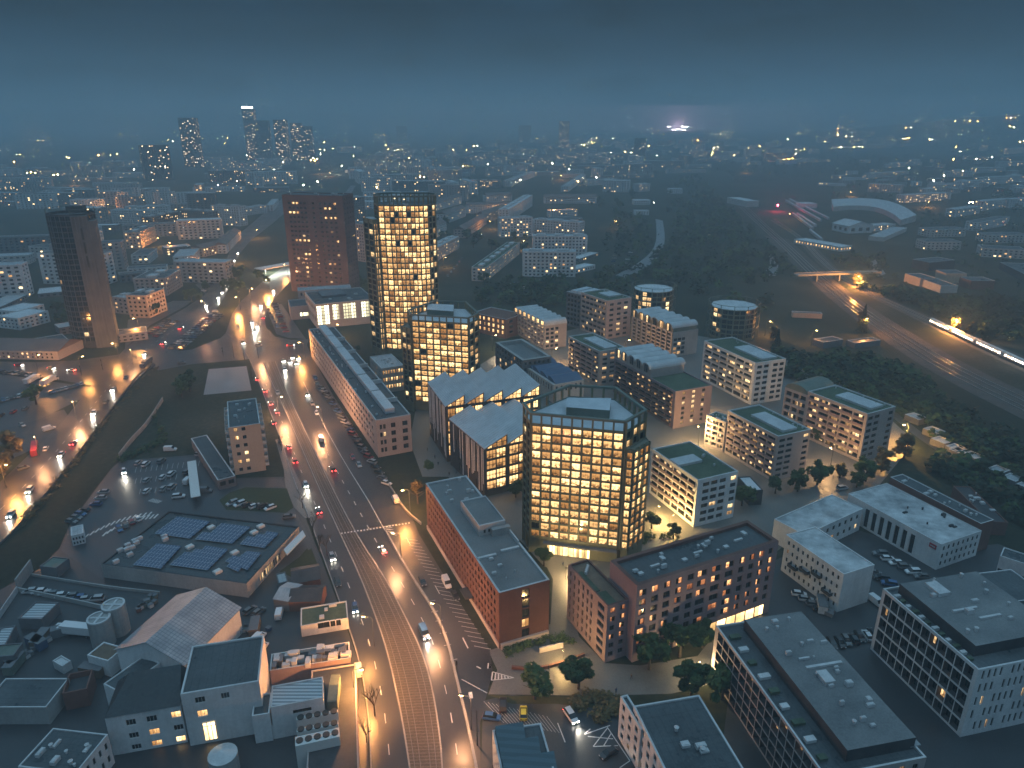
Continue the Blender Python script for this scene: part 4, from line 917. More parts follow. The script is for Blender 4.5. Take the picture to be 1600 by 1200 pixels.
# orange six storey block
OB=blk('apartment_block','narrow six storey peach block with dark roof and side balconies by the car park',T(4,1070,505),T(4,1220,488),T(4,1040,385),T(4,1112,727))
H=OB.h; OB.facade(0,glass=M['g_low'],frame=FR,cols=[(.15,.27),(.40,.52)],zs=[(H*k/6+1.3,H*k/6+2.7) for k in range(6)],depth=.25)
OB.facade(3,5,6,M['g_off'],FR,gf=.4,wr=.7,whr=.6,depth=.5,bal=(1.4,1.0,M['white_render'])); OB.facade(1,5,6,M['g_off'],FR,gf=.4,wr=.7,whr=.6,depth=.5,bal=(1.4,1.0,M['white_render']))
for i,wd in enumerate(OB.wins[:12]):
    if i in (5,2,8): OB.wins[i]=wd[:6]+(M['g_hot'],wd[7])
OB.finish(M['peach'],M['roof_dark'],M['coping'],par=.5); OB.units(9,M['unit'],4,(.2,.8),(.1,.9),.4,.9)
B=blk('annex','low flat annex along the left side of the peach block',T(4,1020,752),T(4,1100,725),T(4,990,533),h=4.2); B.facade(0,2,1,M['g_off'],FR,gf=.6,wr=.7,whr=.6); B.finish(M['slate'],M['roof_dark'],M['coping'],par=.3)
B=blk('site_office','white two storey cabin block with dark windows at the car park edge',T(4,332,1012),T(4,392,1002),T(4,312,975),T(4,345,1060)); B.facade(0,4,2,M['g_off'],FR,wr=.6,whr=.55,depth=.15); B.facade(3,3,2,M['g_off'],FR,wr=.5,whr=.5,depth=.15); B.finish(M['white_render'],M['roof_pale'],par=.2)
def shed(name,label,n,r,l,base=None,h=None,wall='white_render',roof='roof_dark',par=.3,win=None,cat='shed',units=0,gable=0.0,cop=None,group=None):
    B=blk(name,label,n,r,l,base,h,cat,group)
    for (i,a) in (win or {}).items(): B.facade(i,frame=FR,**a)
    B.finish(M[wall],M[roof],M[cop] if cop else None,par=par,ring=.3,roof=not gable)
    if gable:
        b=MB(); q=lambda u,v,z:(*B.uv(u,v),z); h=B.h
        b.face([q(-.02,-.03,h-.1),q(1.02,-.03,h-.1),q(1.02,.5,h+gable),q(-.02,.5,h+gable)],0,[(0,0),(12,0),(12,6),(0,6)]); b.face([q(1.02,1.03,h-.1),q(-.02,1.03,h-.1),q(-.02,.5,h+gable),q(1.02,.5,h+gable)],0,[(0,0),(12,0),(12,6),(0,6)])
        B.part(b,'roof',M[roof]); w=MB(); w.face([q(0,1,h),q(0,0,h),q(0,.5,h+gable)]); w.face([q(1,0,h),q(1,1,h),q(1,.5,h+gable)]); B.part(w,'gable',M[wall])
    if units: B.units(units,M['unit'],len(label))
    return B
def gridroof():
    m,nt,b=newmat('grid_roof'); L=nt.links; tc=N(nt,'ShaderNodeUVMap'); s=N(nt,'ShaderNodeSeparateXYZ'); L.new(tc.outputs[0],s.inputs[0]); geo=N(nt,'ShaderNodeNewGeometry'); n=N(nt,'ShaderNodeTexNoise'); n.inputs['Scale'].default_value=.3; n.inputs['Detail'].default_value=5; L.new(geo.outputs['Position'],n.inputs['Vector'])
    e=mathn(nt,'MAXIMUM',mathn(nt,'LESS_THAN',mathn(nt,'FRACT',mathn(nt,'MULTIPLY',s.outputs[0],2)),.12),mathn(nt,'LESS_THAN',mathn(nt,'FRACT',mathn(nt,'MULTIPLY',s.outputs[1],2)),.10))
    c=ramp(nt,n.outputs['Fac'],[(.3,(.20,.22,.24)),(.7,(.36,.38,.40))]); mx=N(nt,'ShaderNodeMix',data_type='RGBA'); L.new(e,mx.inputs[0]); L.new(c,mx.inputs[6]); mx.inputs[7].default_value=(.10,.11,.13,1); L.new(mx.outputs[2],b.inputs['Base Color']); b.inputs['Roughness'].default_value=.45; return m
M['grid_roof']=gridroof()
def stripes(name,c1,c2,per,axis=1):
    m,nt,b=newmat(name); L=nt.links; tc=N(nt,'ShaderNodeTexCoord'); s=N(nt,'ShaderNodeSeparateXYZ'); L.new(tc.outputs['Object'],s.inputs[0])
    e=mathn(nt,'LESS_THAN',mathn(nt,'FRACT',mathn(nt,'DIVIDE',s.outputs[axis],per)),.5); mx=N(nt,'ShaderNodeMix',data_type='RGBA'); L.new(e,mx.inputs[0]); mx.inputs[6].default_value=(*c1,1); mx.inputs[7].default_value=(*c2,1); L.new(mx.outputs[2],b.inputs['Base Color']); b.inputs['Roughness'].default_value=.5; return m
M['corrugated']=stripes('corrugated',(.5,.53,.55),(.20,.22,.24),1.0); M['glassroof']=stripes('glassroof',(.05,.09,.11),(.07,.12,.145),1.3)
shed('factory_hall','large factory hall with panelled ridge roof beside the two silos',T(7,862,712),T(7,1070,440),T(7,588,605),h=8,wall='white_render',roof='grid_roof',gable=4.5,cat='hall')
def silo(label,top,rpx,base):
    h=hgt(base,top); c=g(*top,h); r=abs(g(top[0]+rpx,top[1],h)[0]-c[0]); rt=empty('silo',(*c,0),0,label,'silo','round silos in the works yard'); b=MB(); n=28
    P=[(r*cos(2*pi*k/n),r*sin(2*pi*k/n)) for k in range(n)]; b.prism(P,0,h); b.build('tank',M['concrete'],rt); I=inset(P,.5); b=MB()
    for k in range(n): a,c2,d,e=P[k],P[(k+1)%n],I[(k+1)%n],I[k]; b.face([(*a,h+.3),(*c2,h+.3),(*d,h+.3),(*e,h+.3)]); b.face([(*a,h+.01),(*c2,h+.01),(*c2,h+.3),(*a,h+.3)]); b.face([(*e,h+.3),(*d,h+.3),(*d,h+.01),(*e,h+.01)])
    b.build('rim',M['unit'],rt); b=MB(); b.box(-r*.8,r*.8,-.3,.3,h+.02,h+.2); b.box(-.3,.3,-r*.8,r*.8,h+.02,h+.22); b.build('lid_beam',M['unit'],rt)
silo('front silo of the two, standing by the brown roofed shed',T(7,462,498),17,T(7,478,615)); silo('rear silo of the two, nearer to the solar roofed store',T(7,530,435),17,T(7,548,560))
WB=blk('works_building','pale works building with dark roof and one tall glowing doorway',T(7,845,855),T(7,1213,800),T(7,890,630),T(7,860,1097)); H=WB.h
WB.facade(0,glass=M['g_off'],frame=M['frame_white'],cols=[(.16,.29),(.49,.60)],zs=[(1.0,2.5),(H*.52,H*.52+1.7),(H*.78,H*.78+1.6)],skip=lambda c,r:(c==1 and r<2) or (c==0 and r==0),depth=.25,mull=3,trans=1)
WB.wins[0]=WB.wins[0][:6]+(M['g_hot'],M['frame_white']); WB.finish(M['white_render'],M['roof_dark'],M['coping'],par=.4)
l=WB.edge(0)[2]
b=MB(); a=WB.pt(0,l*.2,.05); c=WB.pt(0,l*.36,.05); b.face([(*a,H*.06),(*c,H*.06),(*c,H*.40),(*a,H*.40)],0,[(.01,.01),(.99,.01),(.99,.99),(.01,.99)]); o=WB.part(b,'door',M['g_shop'])
b=MB()
for k in range(4): x=l*(.2+.16*k/3); p=WB.pt(0,x,.14); b.tube((*p,H*.06),(*p,H*.40),.1,.1,4)
p,q=WB.pt(0,l*.2,.14),WB.pt(0,l*.36,.14)
for f in (.06,.33,.40): b.tube((*p,H*f),(*q,H*f),.1,.1,4)
b.build('door_frame',M['frame_white'],o)
B=blk('works_building','lower pale works wing with dark sloping roof and several orange lit windows',T(7,490,966),T(7,848,898),T(7,560,790),T(7,528,1142)); H=B.h
B.facade(0,glass=M['g_off'],frame=M['frame_white'],cols=[(.25,.38),(.52,.66),(.85,.98)],zs=[(.6,2.0),(H*.36,H*.36+1.5),(H*.7,H*.7+1.6)],mull=3,depth=.2)
for i in (1,4,2,8): B.wins[i]=B.wins[i][:6]+(M['g_hot'],M['frame_white'])
B.finish(M['white_render'],M['roof_dark'],M['coping'],roof=False); b=MB(); q=lambda u,v,z:(*B.uv(u,v),z); h=B.h
b.face([q(0,-.02,h+.05),q(1,-.02,h+.05),q(.95,.75,h+4),q(.25,.75,h+4)]); b.face([q(0,1,h),q(0,-.02,h+.05),q(.25,.75,h+4)]); b.face([q(.95,.75,h+4),q(1,-.02,h+.05),q(1,1,h)]); b.face([q(1,1,h),q(0,1,h),q(.25,.75,h+4),q(.95,.75,h+4)]); B.part(b,'roof',M['roof_dark'])
shed('works_building','long dark roofed works building running out of the bottom left corner',T(7,355,1225),T(7,500,1040),T(7,90,1185),h=8,roof='roof_dark',cop='coping',win={0:dict(n=5,rows=2,glass=M['g_off'],gf=.5,wr=.4,whr=.5)},units=9)
shed('works_building','dark flat roof between the panelled hall and the lit works wing',T(7,560,845),T(7,770,715),T(7,470,815),h=7,roof='roof_dark',cop='coping')
shed('works_building','wide low flat roof at the left edge of the picture',T(7,215,915),T(7,292,778),T(7,-60,875),h=5,wall='concrete',roof='roof_dark',cop='coping')
shed('brick_plant','small red brick plant house with open dark roof pit',T(7,290,852),T(7,400,852),T(7,272,768),h=5,wall='dark_brick',roof='charcoal',par=1.5)
shed('shed','brown roofed shed with pale end wall below the silos',T(7,505,698),T(7,575,632),T(7,418,662),h=5,roof='wood')
shed('shed','greenish flat roofed shed at the edge of the store car park',T(7,262,262),T(7,315,215),T(7,192,248),h=3.5,roof='green_metal',wall='slate')
shed('shed','striped corrugated shed roof in the walled corner yard',T(7,195,502),T(7,262,422),T(7,92,490),h=3.5,roof='corrugated',wall='slate')
shed('shed','pale low tank cover beside the brick plant house',S5(485,905),S5(570,870),S5(362,890),h=2.5,roof='unit',wall='unit')
shed('shed','white edged lean-to shed at the far left of the works yard',S5(30,760),S5(75,590),S5(-90,770),h=3.5,roof='corrugated',wall='slate')
shed('shed','green lorry shelter at the left edge of the works yard',S5(105,820),S5(170,720),S5(-80,830),h=4,roof='green_metal',wall='slate')
shed('office_block','white office with dark green roof and rear terrace beside the avenue',U(310,215),U(640,165),U(305,90),U(318,290),roof='roof_green',cop='white_paint',win={0:dict(n=1,rows=1,glass=M['g_off'],cols=[(.35,.60),(.62,.72),(.74,.84)],zs=[(1.5,3.6)],depth=.4)},cat='building',units=3)
B=shed('plant_roof','low roof packed with pale air conditioning units beside the avenue',U(95,525),U(655,470),U(90,410),h=5,wall='pink_render',roof='charcoal',par=.8,cop='white_paint',cat='building')
r=random.Random(5)
for k in range(34):
    c=B.uv(r.uniform(.05,.95),r.choice((.22,.5,.78))+r.uniform(-.07,.07)); b=MB(); b.obox(c,r.choice((.13,.13,1.7)),r.uniform(1.2,2.6),r.uniform(.9,1.4),B.h-.8,B.h+r.uniform(.2,1.0)); B.part(b,'air_unit',M['unit'] if r.random()<.75 else M['steel'])
B=shed('works_building','long dark low roof along the avenue at the bottom of the picture',U(345,1320),U(716,1300),U(230,545),h=4.5,wall='pink_render',roof='charcoal',cop='rose_render')
B.P=[]; 
shed('plant_house','corrugated pale roofed plant house among the avenue roofs',U(100,780),U(470,745),U(80,635),h=9,roof='corrugated',cop='coping',win={0:dict(n=2,rows=1,glass=M['g_off'],cols=[(.4,.75)],zs=[(6,7)])})
shed('stair_tower','pale stair tower with dark roof beside the corrugated plant house',U(-30,840),U(92,825),U(-20,695),U(20,1030))
shed('stair_tower','narrow pale block with sunken dark roof in front of the plant house',U(105,905),U(222,890),U(100,780),U(120,1000),par=1.5)
shed('cabin','long green glazed cabin standing on the dark avenue roof',U(495,735),U(560,735),U(490,555),h=7.5,roof='green_metal',wall='green_metal',gable=.6)
for k,(a,b_,c_) in enumerate((((280,865),(570,835),(278,845)),((282,950),(572,915),(280,925)),((272,1050),(582,985),(270,985)))):
    x=shed('cooling_rack',('rear','middle','front')[k]+' white cooling rack with a row of dark fans on the avenue roof',U(*a),U(*b_),U(*c_),h=6.6,wall='white_paint',roof='white_paint',par=.05,cat='cooling unit',group='white cooling racks on the roof')
    for j in range(5):
        c=x.uv(.1+.2*j,.5); f=MB(); f.tube((*c,x.h-.05),(*c,x.h+.25),.75,.75,12); x.part(f,'fan',M['frame_dark'])
c=g(*T(7,1042,1128),5); rt=empty('tank',(*c,0),0,'round grey tank at the foot of the lit works building','tank'); b=MB(); b.prism([(3*cos(2*pi*k/20),3*sin(2*pi*k/20)) for k in range(20)],0,4.6); b.build('body',M['concrete'],rt); b=MB(); b.tube((0,0,4.6),(0,0,5.6),3.0,.3,20); b.build('lid',M['unit'],rt)
# pavilion with dark roofs south of the store lawn
shed('pavilion','dark roofed pavilion with a pale panelled end beside the avenue trees',T(7,1280,405),T(7,1345,425),T(7,1330,325),h=3.6,roof='roof_pale',wall='slate',gable=1.2)
shed('pavilion','dark low pitched pavilion between the green roofed office and the lawn',T(7,1352,420),T(7,1500,425),T(7,1370,345),h=3.4,roof='charcoal',wall='dark_brick',gable=1.6)
shed('pavilion','dark pitched pavilion nearest the lawn tip',T(7,1370,335),T(7,1500,300),T(7,1385,260),h=3.4,roof='charcoal',wall='dark_brick',gable=1.6)
shed('cabin','small grey roofed cabin beside the store entrance lawn',T(7,1305,335),T(7,1350,325),T(7,1290,290),h=2.8,roof='roof_pale',wall='slate')
# ---------------------------------------------------------------- bottom right blocks
h=hgt(T(9,150,758),T(9,180,530))
C1=Bld(rect(T(9,670,1243),T(9,1135,1137),T(9,180,528),h),h,'apartment_block','dark apartment block with pale framed loggias in the bottom right, left of the two','building','dark apartment blocks at the bottom right')
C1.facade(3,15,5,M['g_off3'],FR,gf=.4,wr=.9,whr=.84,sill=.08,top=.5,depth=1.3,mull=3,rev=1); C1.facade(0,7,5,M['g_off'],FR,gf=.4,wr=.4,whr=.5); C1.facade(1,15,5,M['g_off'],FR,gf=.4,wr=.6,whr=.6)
C1.finish([M['rose_render'],M['recess_shade']],M['roof_dark'],M['coping'],par=.5)
PHc=M['roof_gravel']
o=C1.rbox(.28,.97,.06,.95,2.9,'penthouse',M['charcoal'],tm=PHc); C1.h+=2.9
C1.units(20,M['unit'],21,(.35,.9),(.1,.9),.5,1.1); C1.rbox(.55,.66,.42,.5,.9,'air_unit',M['unit']); C1.rbox(.5,.9,.535,.55,.5,'duct',M['unit']); C1.rbox(.5,.62,.60,.61,.5,'duct',M['unit']); C1.rbox(.93,1.06,.46,.62,.3,'skylight',M['roof_pale'],z=C1.h-3); C1.rbox(.93,1.04,.06,.14,.3,'skylight',M['roof_pale'],z=C1.h-3)
C1.h-=2.9
for k in range(9): C1.rbox(.06,.14+.02*(k%3),.08+.1*k,.11+.1*k,.7,'terrace_seat',M['unit'] if k%2 else M['roof_green'])
h=hgt(T(9,1300,1056),T(9,1390,740))
C2=Bld(rect(T(9,1390,740),T(9,1840,632),T(9,960,355),h),h,'apartment_block','dark apartment block with white slotted end wall at the right edge','building','dark apartment blocks at the bottom right')
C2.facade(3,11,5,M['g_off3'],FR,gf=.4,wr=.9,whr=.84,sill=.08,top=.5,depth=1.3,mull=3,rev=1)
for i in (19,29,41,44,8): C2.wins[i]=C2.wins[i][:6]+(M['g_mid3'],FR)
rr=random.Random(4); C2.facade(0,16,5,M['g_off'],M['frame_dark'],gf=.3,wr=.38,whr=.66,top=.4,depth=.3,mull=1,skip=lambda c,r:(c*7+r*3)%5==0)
C2.facade(1,9,5,M['g_off'],FR); C2.finish([M['white_render'],M['recess_shade']],M['roof_dark'],M['coping'],par=.5)
C2.rbox(.1,.95,.14,.93,2.9,'penthouse',M['charcoal'],tm=PHc); C2.h+=2.9; C2.units(12,M['unit'],31,(.15,.85),(.2,.9),.6,1.2); C2.rbox(.3,.42,.70,.86,.9,'air_unit',M['unit']); C2.rbox(.25,.5,.5,.52,.5,'duct',M['unit']); C2.rbox(.4,.62,.38,.40,.5,'duct',M['unit']); C2.h-=2.9
for k in range(12): C2.rbox(.02,.06+.01*(k%3),.1+.07*k,.13+.07*k,.7,'terrace_seat',M['unit'] if k%2 else M['roof_green']); 
B=shed('apartment_block','dark flat roof behind the block with the slotted end wall',T(9,1480,430),T(9,1700,380),T(9,1328,292),h=C2.h-3,wall='slate',roof='roof_dark',cop='coping',cat='building')
shed('office_block','pale corner office with dark window band at the right edge',T(9,1490,205),T(9,1740,330),T(9,1462,150),h=13,roof='roof_dark',wall='white_render',cop='coping',win={0:dict(n=10,rows=1,glass=M['g_off'],cols=[(.02+.09*k,.1+.09*k) for k in range(10)],zs=[(7,9)])},cat='building')
# bottom centre
h=12.5
B=blk('apartment_block','white apartment block with dark green roof cut by the bottom edge',T(8,1560,1300),T(9,300,1220),T(8,1388,905),h=h); B.facade(3,6,4,M['g_low'],FR,gf=.3,wr=.42,whr=.62,depth=.3); B.finish(M['white_render'],M['roof_dark'],M['coping'],par=.4); B.units(5,M['unit'],3,(.3,.8),(.3,.9),.8,1.4)
B=blk('apartment_block','narrow white block with angled wall in front of the plaza bushes',T(8,1405,1020),T(8,1440,1010),T(8,1312,862),h=11.5); B.facade(3,3,4,M['g_off'],FR,gf=.3,wr=.42,whr=.6,depth=.3); B.finish(M['white_render'],M['roof_dark'],M['coping'],par=.4)
GH=blk('office_block','white office with three stepped glass roofs at the bottom edge',T(8,765,1290),T(8,1010,1240),T(8,722,1020),h=9.5,cat='building'); GH.facade(3,5,3,M['g_off'],FR,gf=.3,wr=.4,whr=.5); GH.finish(M['white_render'],M['roof_dark'],M['coping'],par=.4)
for k in range(3):
    b=MB(); v0=.97-.30*k; q=lambda u,v,z:(*GH.uv(u,v),z); u1=.62+.22*k
    b.face([q(.05,v0-.2,GH.h-.3),q(u1,v0-.2,GH.h-.3),q(u1,v0,GH.h+1.4),q(.05,v0,GH.h+1.4)]); b.face([q(u1,v0-.2,GH.h-.3),q(u1,v0,GH.h-.3),q(u1,v0,GH.h+1.4)]); b.face([q(u1,v0,GH.h-.3),q(.05,v0,GH.h-.3),q(.05,v0,GH.h+1.4),q(u1,v0,GH.h+1.4)]); GH.part(b,'glass_roof',M['glassroof'])
# ---------------------------------------------------------------- white works yard on the right
W1=blk('works_building','long white works building with patched wet roof and red sign',T(6,1215,1052),T(6,1400,985),T(6,785,812),T(6,1195,1172)); H=W1.h
W1.facade(3,glass=M['g_off'],frame=M['frame_dark'],cols=[(.22+.082*k,.265+.082*k) for k in range(7)],zs=[(.6,H-1.8)],depth=.4,mull=2,trans=4)
W1.facade(0,8,3,M['g_off'],M['frame_dark'],gf=.4,wr=.4,whr=.55,depth=.2,mull=1); W1.finish(M['white_render'],M['roof_patched'],M['coping'],par=.25,ring=.3)
l=W1.edge(3)[2]; b=MB(); a=W1.pt(3,l-2.6,.05); c=W1.pt(3,l-.6,.05); a2=W1.pt(3,l-2.6,.2); c2=W1.pt(3,l-.6,.2); 
b=MB(); d3=W1.edge(3)[3]; l0=.06*l; P_=[W1.pt(3,l*.90,.25),W1.pt(3,l*.965,.25),W1.pt(3,l*.965,.03),W1.pt(3,l*.90,.03)]; b.prism(P_,H-2.6,H-1.2,bottom=True); sg=W1.part(b,'sign',plain('sign_red',(.38,.03,.04),.5)); b=MB()
for k in range(9):
    p=W1.pt(3,l*(.908+.0055*k),.28); q_=W1.pt(3,l*(.913+.0055*k),.28); b.face([(*p,H-2.1+.1*(k%2)),(*q_,H-2.15+.1*((k+1)%2)),(*q_,H-1.85+.12*((k+1)%3)),(*p,H-1.8+.12*(k%3))])
b.build('lettering',M['white_paint'],sg)
W1.units(8,M['charcoal'],14,(.3,.9),(.08,.7),.6,1.1)
shed('works_building','white cross wing with stained roof joining the two yard buildings',T(6,575,1008),T(6,918,917),T(6,412,940),T(6,570,1115),wall='white_render',roof='roof_patched',win={0:dict(n=9,rows=2,glass=M['g_off'],gf=.6,wr=.4,whr=.45)},cat='building')
B=shed('works_building','white three storey works block with balconies and lamp on its end wall',T(9,758,292),T(9,900,245),T(9,490,105),T(9,732,470),wall='white_render',roof='roof_patched',win={3:dict(n=11,rows=4,glass=M['g_off'],gf=.4,wr=.36,whr=.45,depth=.2)},cat='building')
for k in range(4):
    a=B.pt(3,B.edge(3)[2]*(.22+.2*k),0); o=put('balcony',balcony_mesh(3.2,1.2,.9,M['charcoal'],M['charcoal']),B.root,(*a,B.h*(.2+.12*(k%3))+1.5),atan2(B.edge(3)[3][1],B.edge(3)[3][0]))
shed('works_building','dark brick rear building behind the long white works building',T(6,1400,955),T(6,1470,940),T(6,948,742),h=W1.h+1.5,wall='dark_brick',roof='roof_dark',cop='coping',units=12,cat='building')
shed('works_building','low dark building with metal plant at the unlit yard edge',T(6,1440,945),T(6,1535,955),T(6,1225,775),h=5,wall='dark_brick',roof='charcoal',units=8,cat='building')
shed('canopy','slatted dark canopy roof next to the rose apartment slab',T(6,320,800),T(6,378,795),T(6,268,735),h=6,wall='charcoal',roof='roof_metal',cat='canopy')
# ---------------------------------------------------------------- the city beyond
GF=M['g_far']; M['g_far2']=pane('g_far2',.3,1,1.8,clutter=.3)
taken=[]
def city(p1,p2,d,h,wall,roof,label,name='apartment_block',rows=None,bay=3.6,gable=0,side='r',glass=None,top=None,group=None,win=True,gfront=False):
    """block whose front base line runs between two photograph points, d metres deep"""
    a=gt(*p1); c=gt(*p2); z0=min(a[2],c[2])
    if top is not None: h=hgt(p1,(p1[0],top))
    u=(c[0]-a[0],c[1]-a[1]); w=hypot(*u) or 1; u=(u[0]/w,u[1]/w); v=(-u[1],u[0])
    P=[(a[0],a[1]),(c[0],c[1]),(c[0]+v[0]*d,c[1]+v[1]*d),(a[0]+v[0]*d,a[1]+v[1]*d)]
    B=Bld(P,h,name,label,'building',group,z0=z0); taken.append((B.c[0],B.c[1],hypot(w,d)/2))
    rows=rows or max(1,round(h/3.1)); gl=[M[wall],M[glass] if glass else GF]
    if win:
        for i in (0,1,3):
            L_=B.edge(i)[2]
            # only the walls turned to the camera
            q,t=B.P[i],B.P[(i+1)%4]; nx,ny=(t[1]-q[1]),-(t[0]-q[0])
            if nx*(-(B.c[0]+q[0]))+ny*(-(B.c[1]+q[1]))<0: continue
            n=max(1,int(L_/bay)); B.facade(i,n,rows,gf=.2,wr=.5,whr=.48,depth=.35,inset_only=1,top=.8)
    if gfront:
        B.finish(gl,None,roof=False); b=MB(); q=lambda uu,vv,z:(*B.uv(uu,vv),z)
        b.face([q(-.03,-.02,h-.2),q(.5,-.02,h+gable),q(.5,1.02,h+gable),q(-.03,1.02,h-.2)]); b.face([q(.5,-.02,h+gable),q(1.03,-.02,h-.2),q(1.03,1.02,h-.2),q(.5,1.02,h+gable)]); B.part(b,'roof',M[roof])
        b=MB(); b.face([q(0,0,h),q(1,0,h),q(.5,0,h+gable)]); B.part(b,'gable',M[wall])
    elif gable:
        B.finish(gl,None,roof=False); b=MB(); q=lambda uu,vv,z:(*B.uv(uu,vv),z); o_=-.04
        b.face([q(-.01,o_,h-.2),q(1.01,o_,h-.2),q(1.01,.5,h+gable),q(-.01,.5,h+gable)]); b.face([q(1.01,1.04,h-.2),q(-.01,1.04,h-.2),q(-.01,.5,h+gable),q(1.01,.5,h+gable)])
        b.face([q(0,1,h),q(0,0,h),q(0,.5,h+gable)]); b.face([q(1,0,h),q(1,1,h),q(1,.5,h+gable)]); B.part(b,'roof',M[roof])
    else:
        B.finish(gl,M[roof],M['coping'],par=.4)
    return B
_r=random.Random(11)
def boxes(B,k,m='unit'):
    for j in range(k):
        u=(j+.5)/k; B.rbox(u-.25/k,u+.25/k,.35,.65,1.6,'stair_head',M[m])
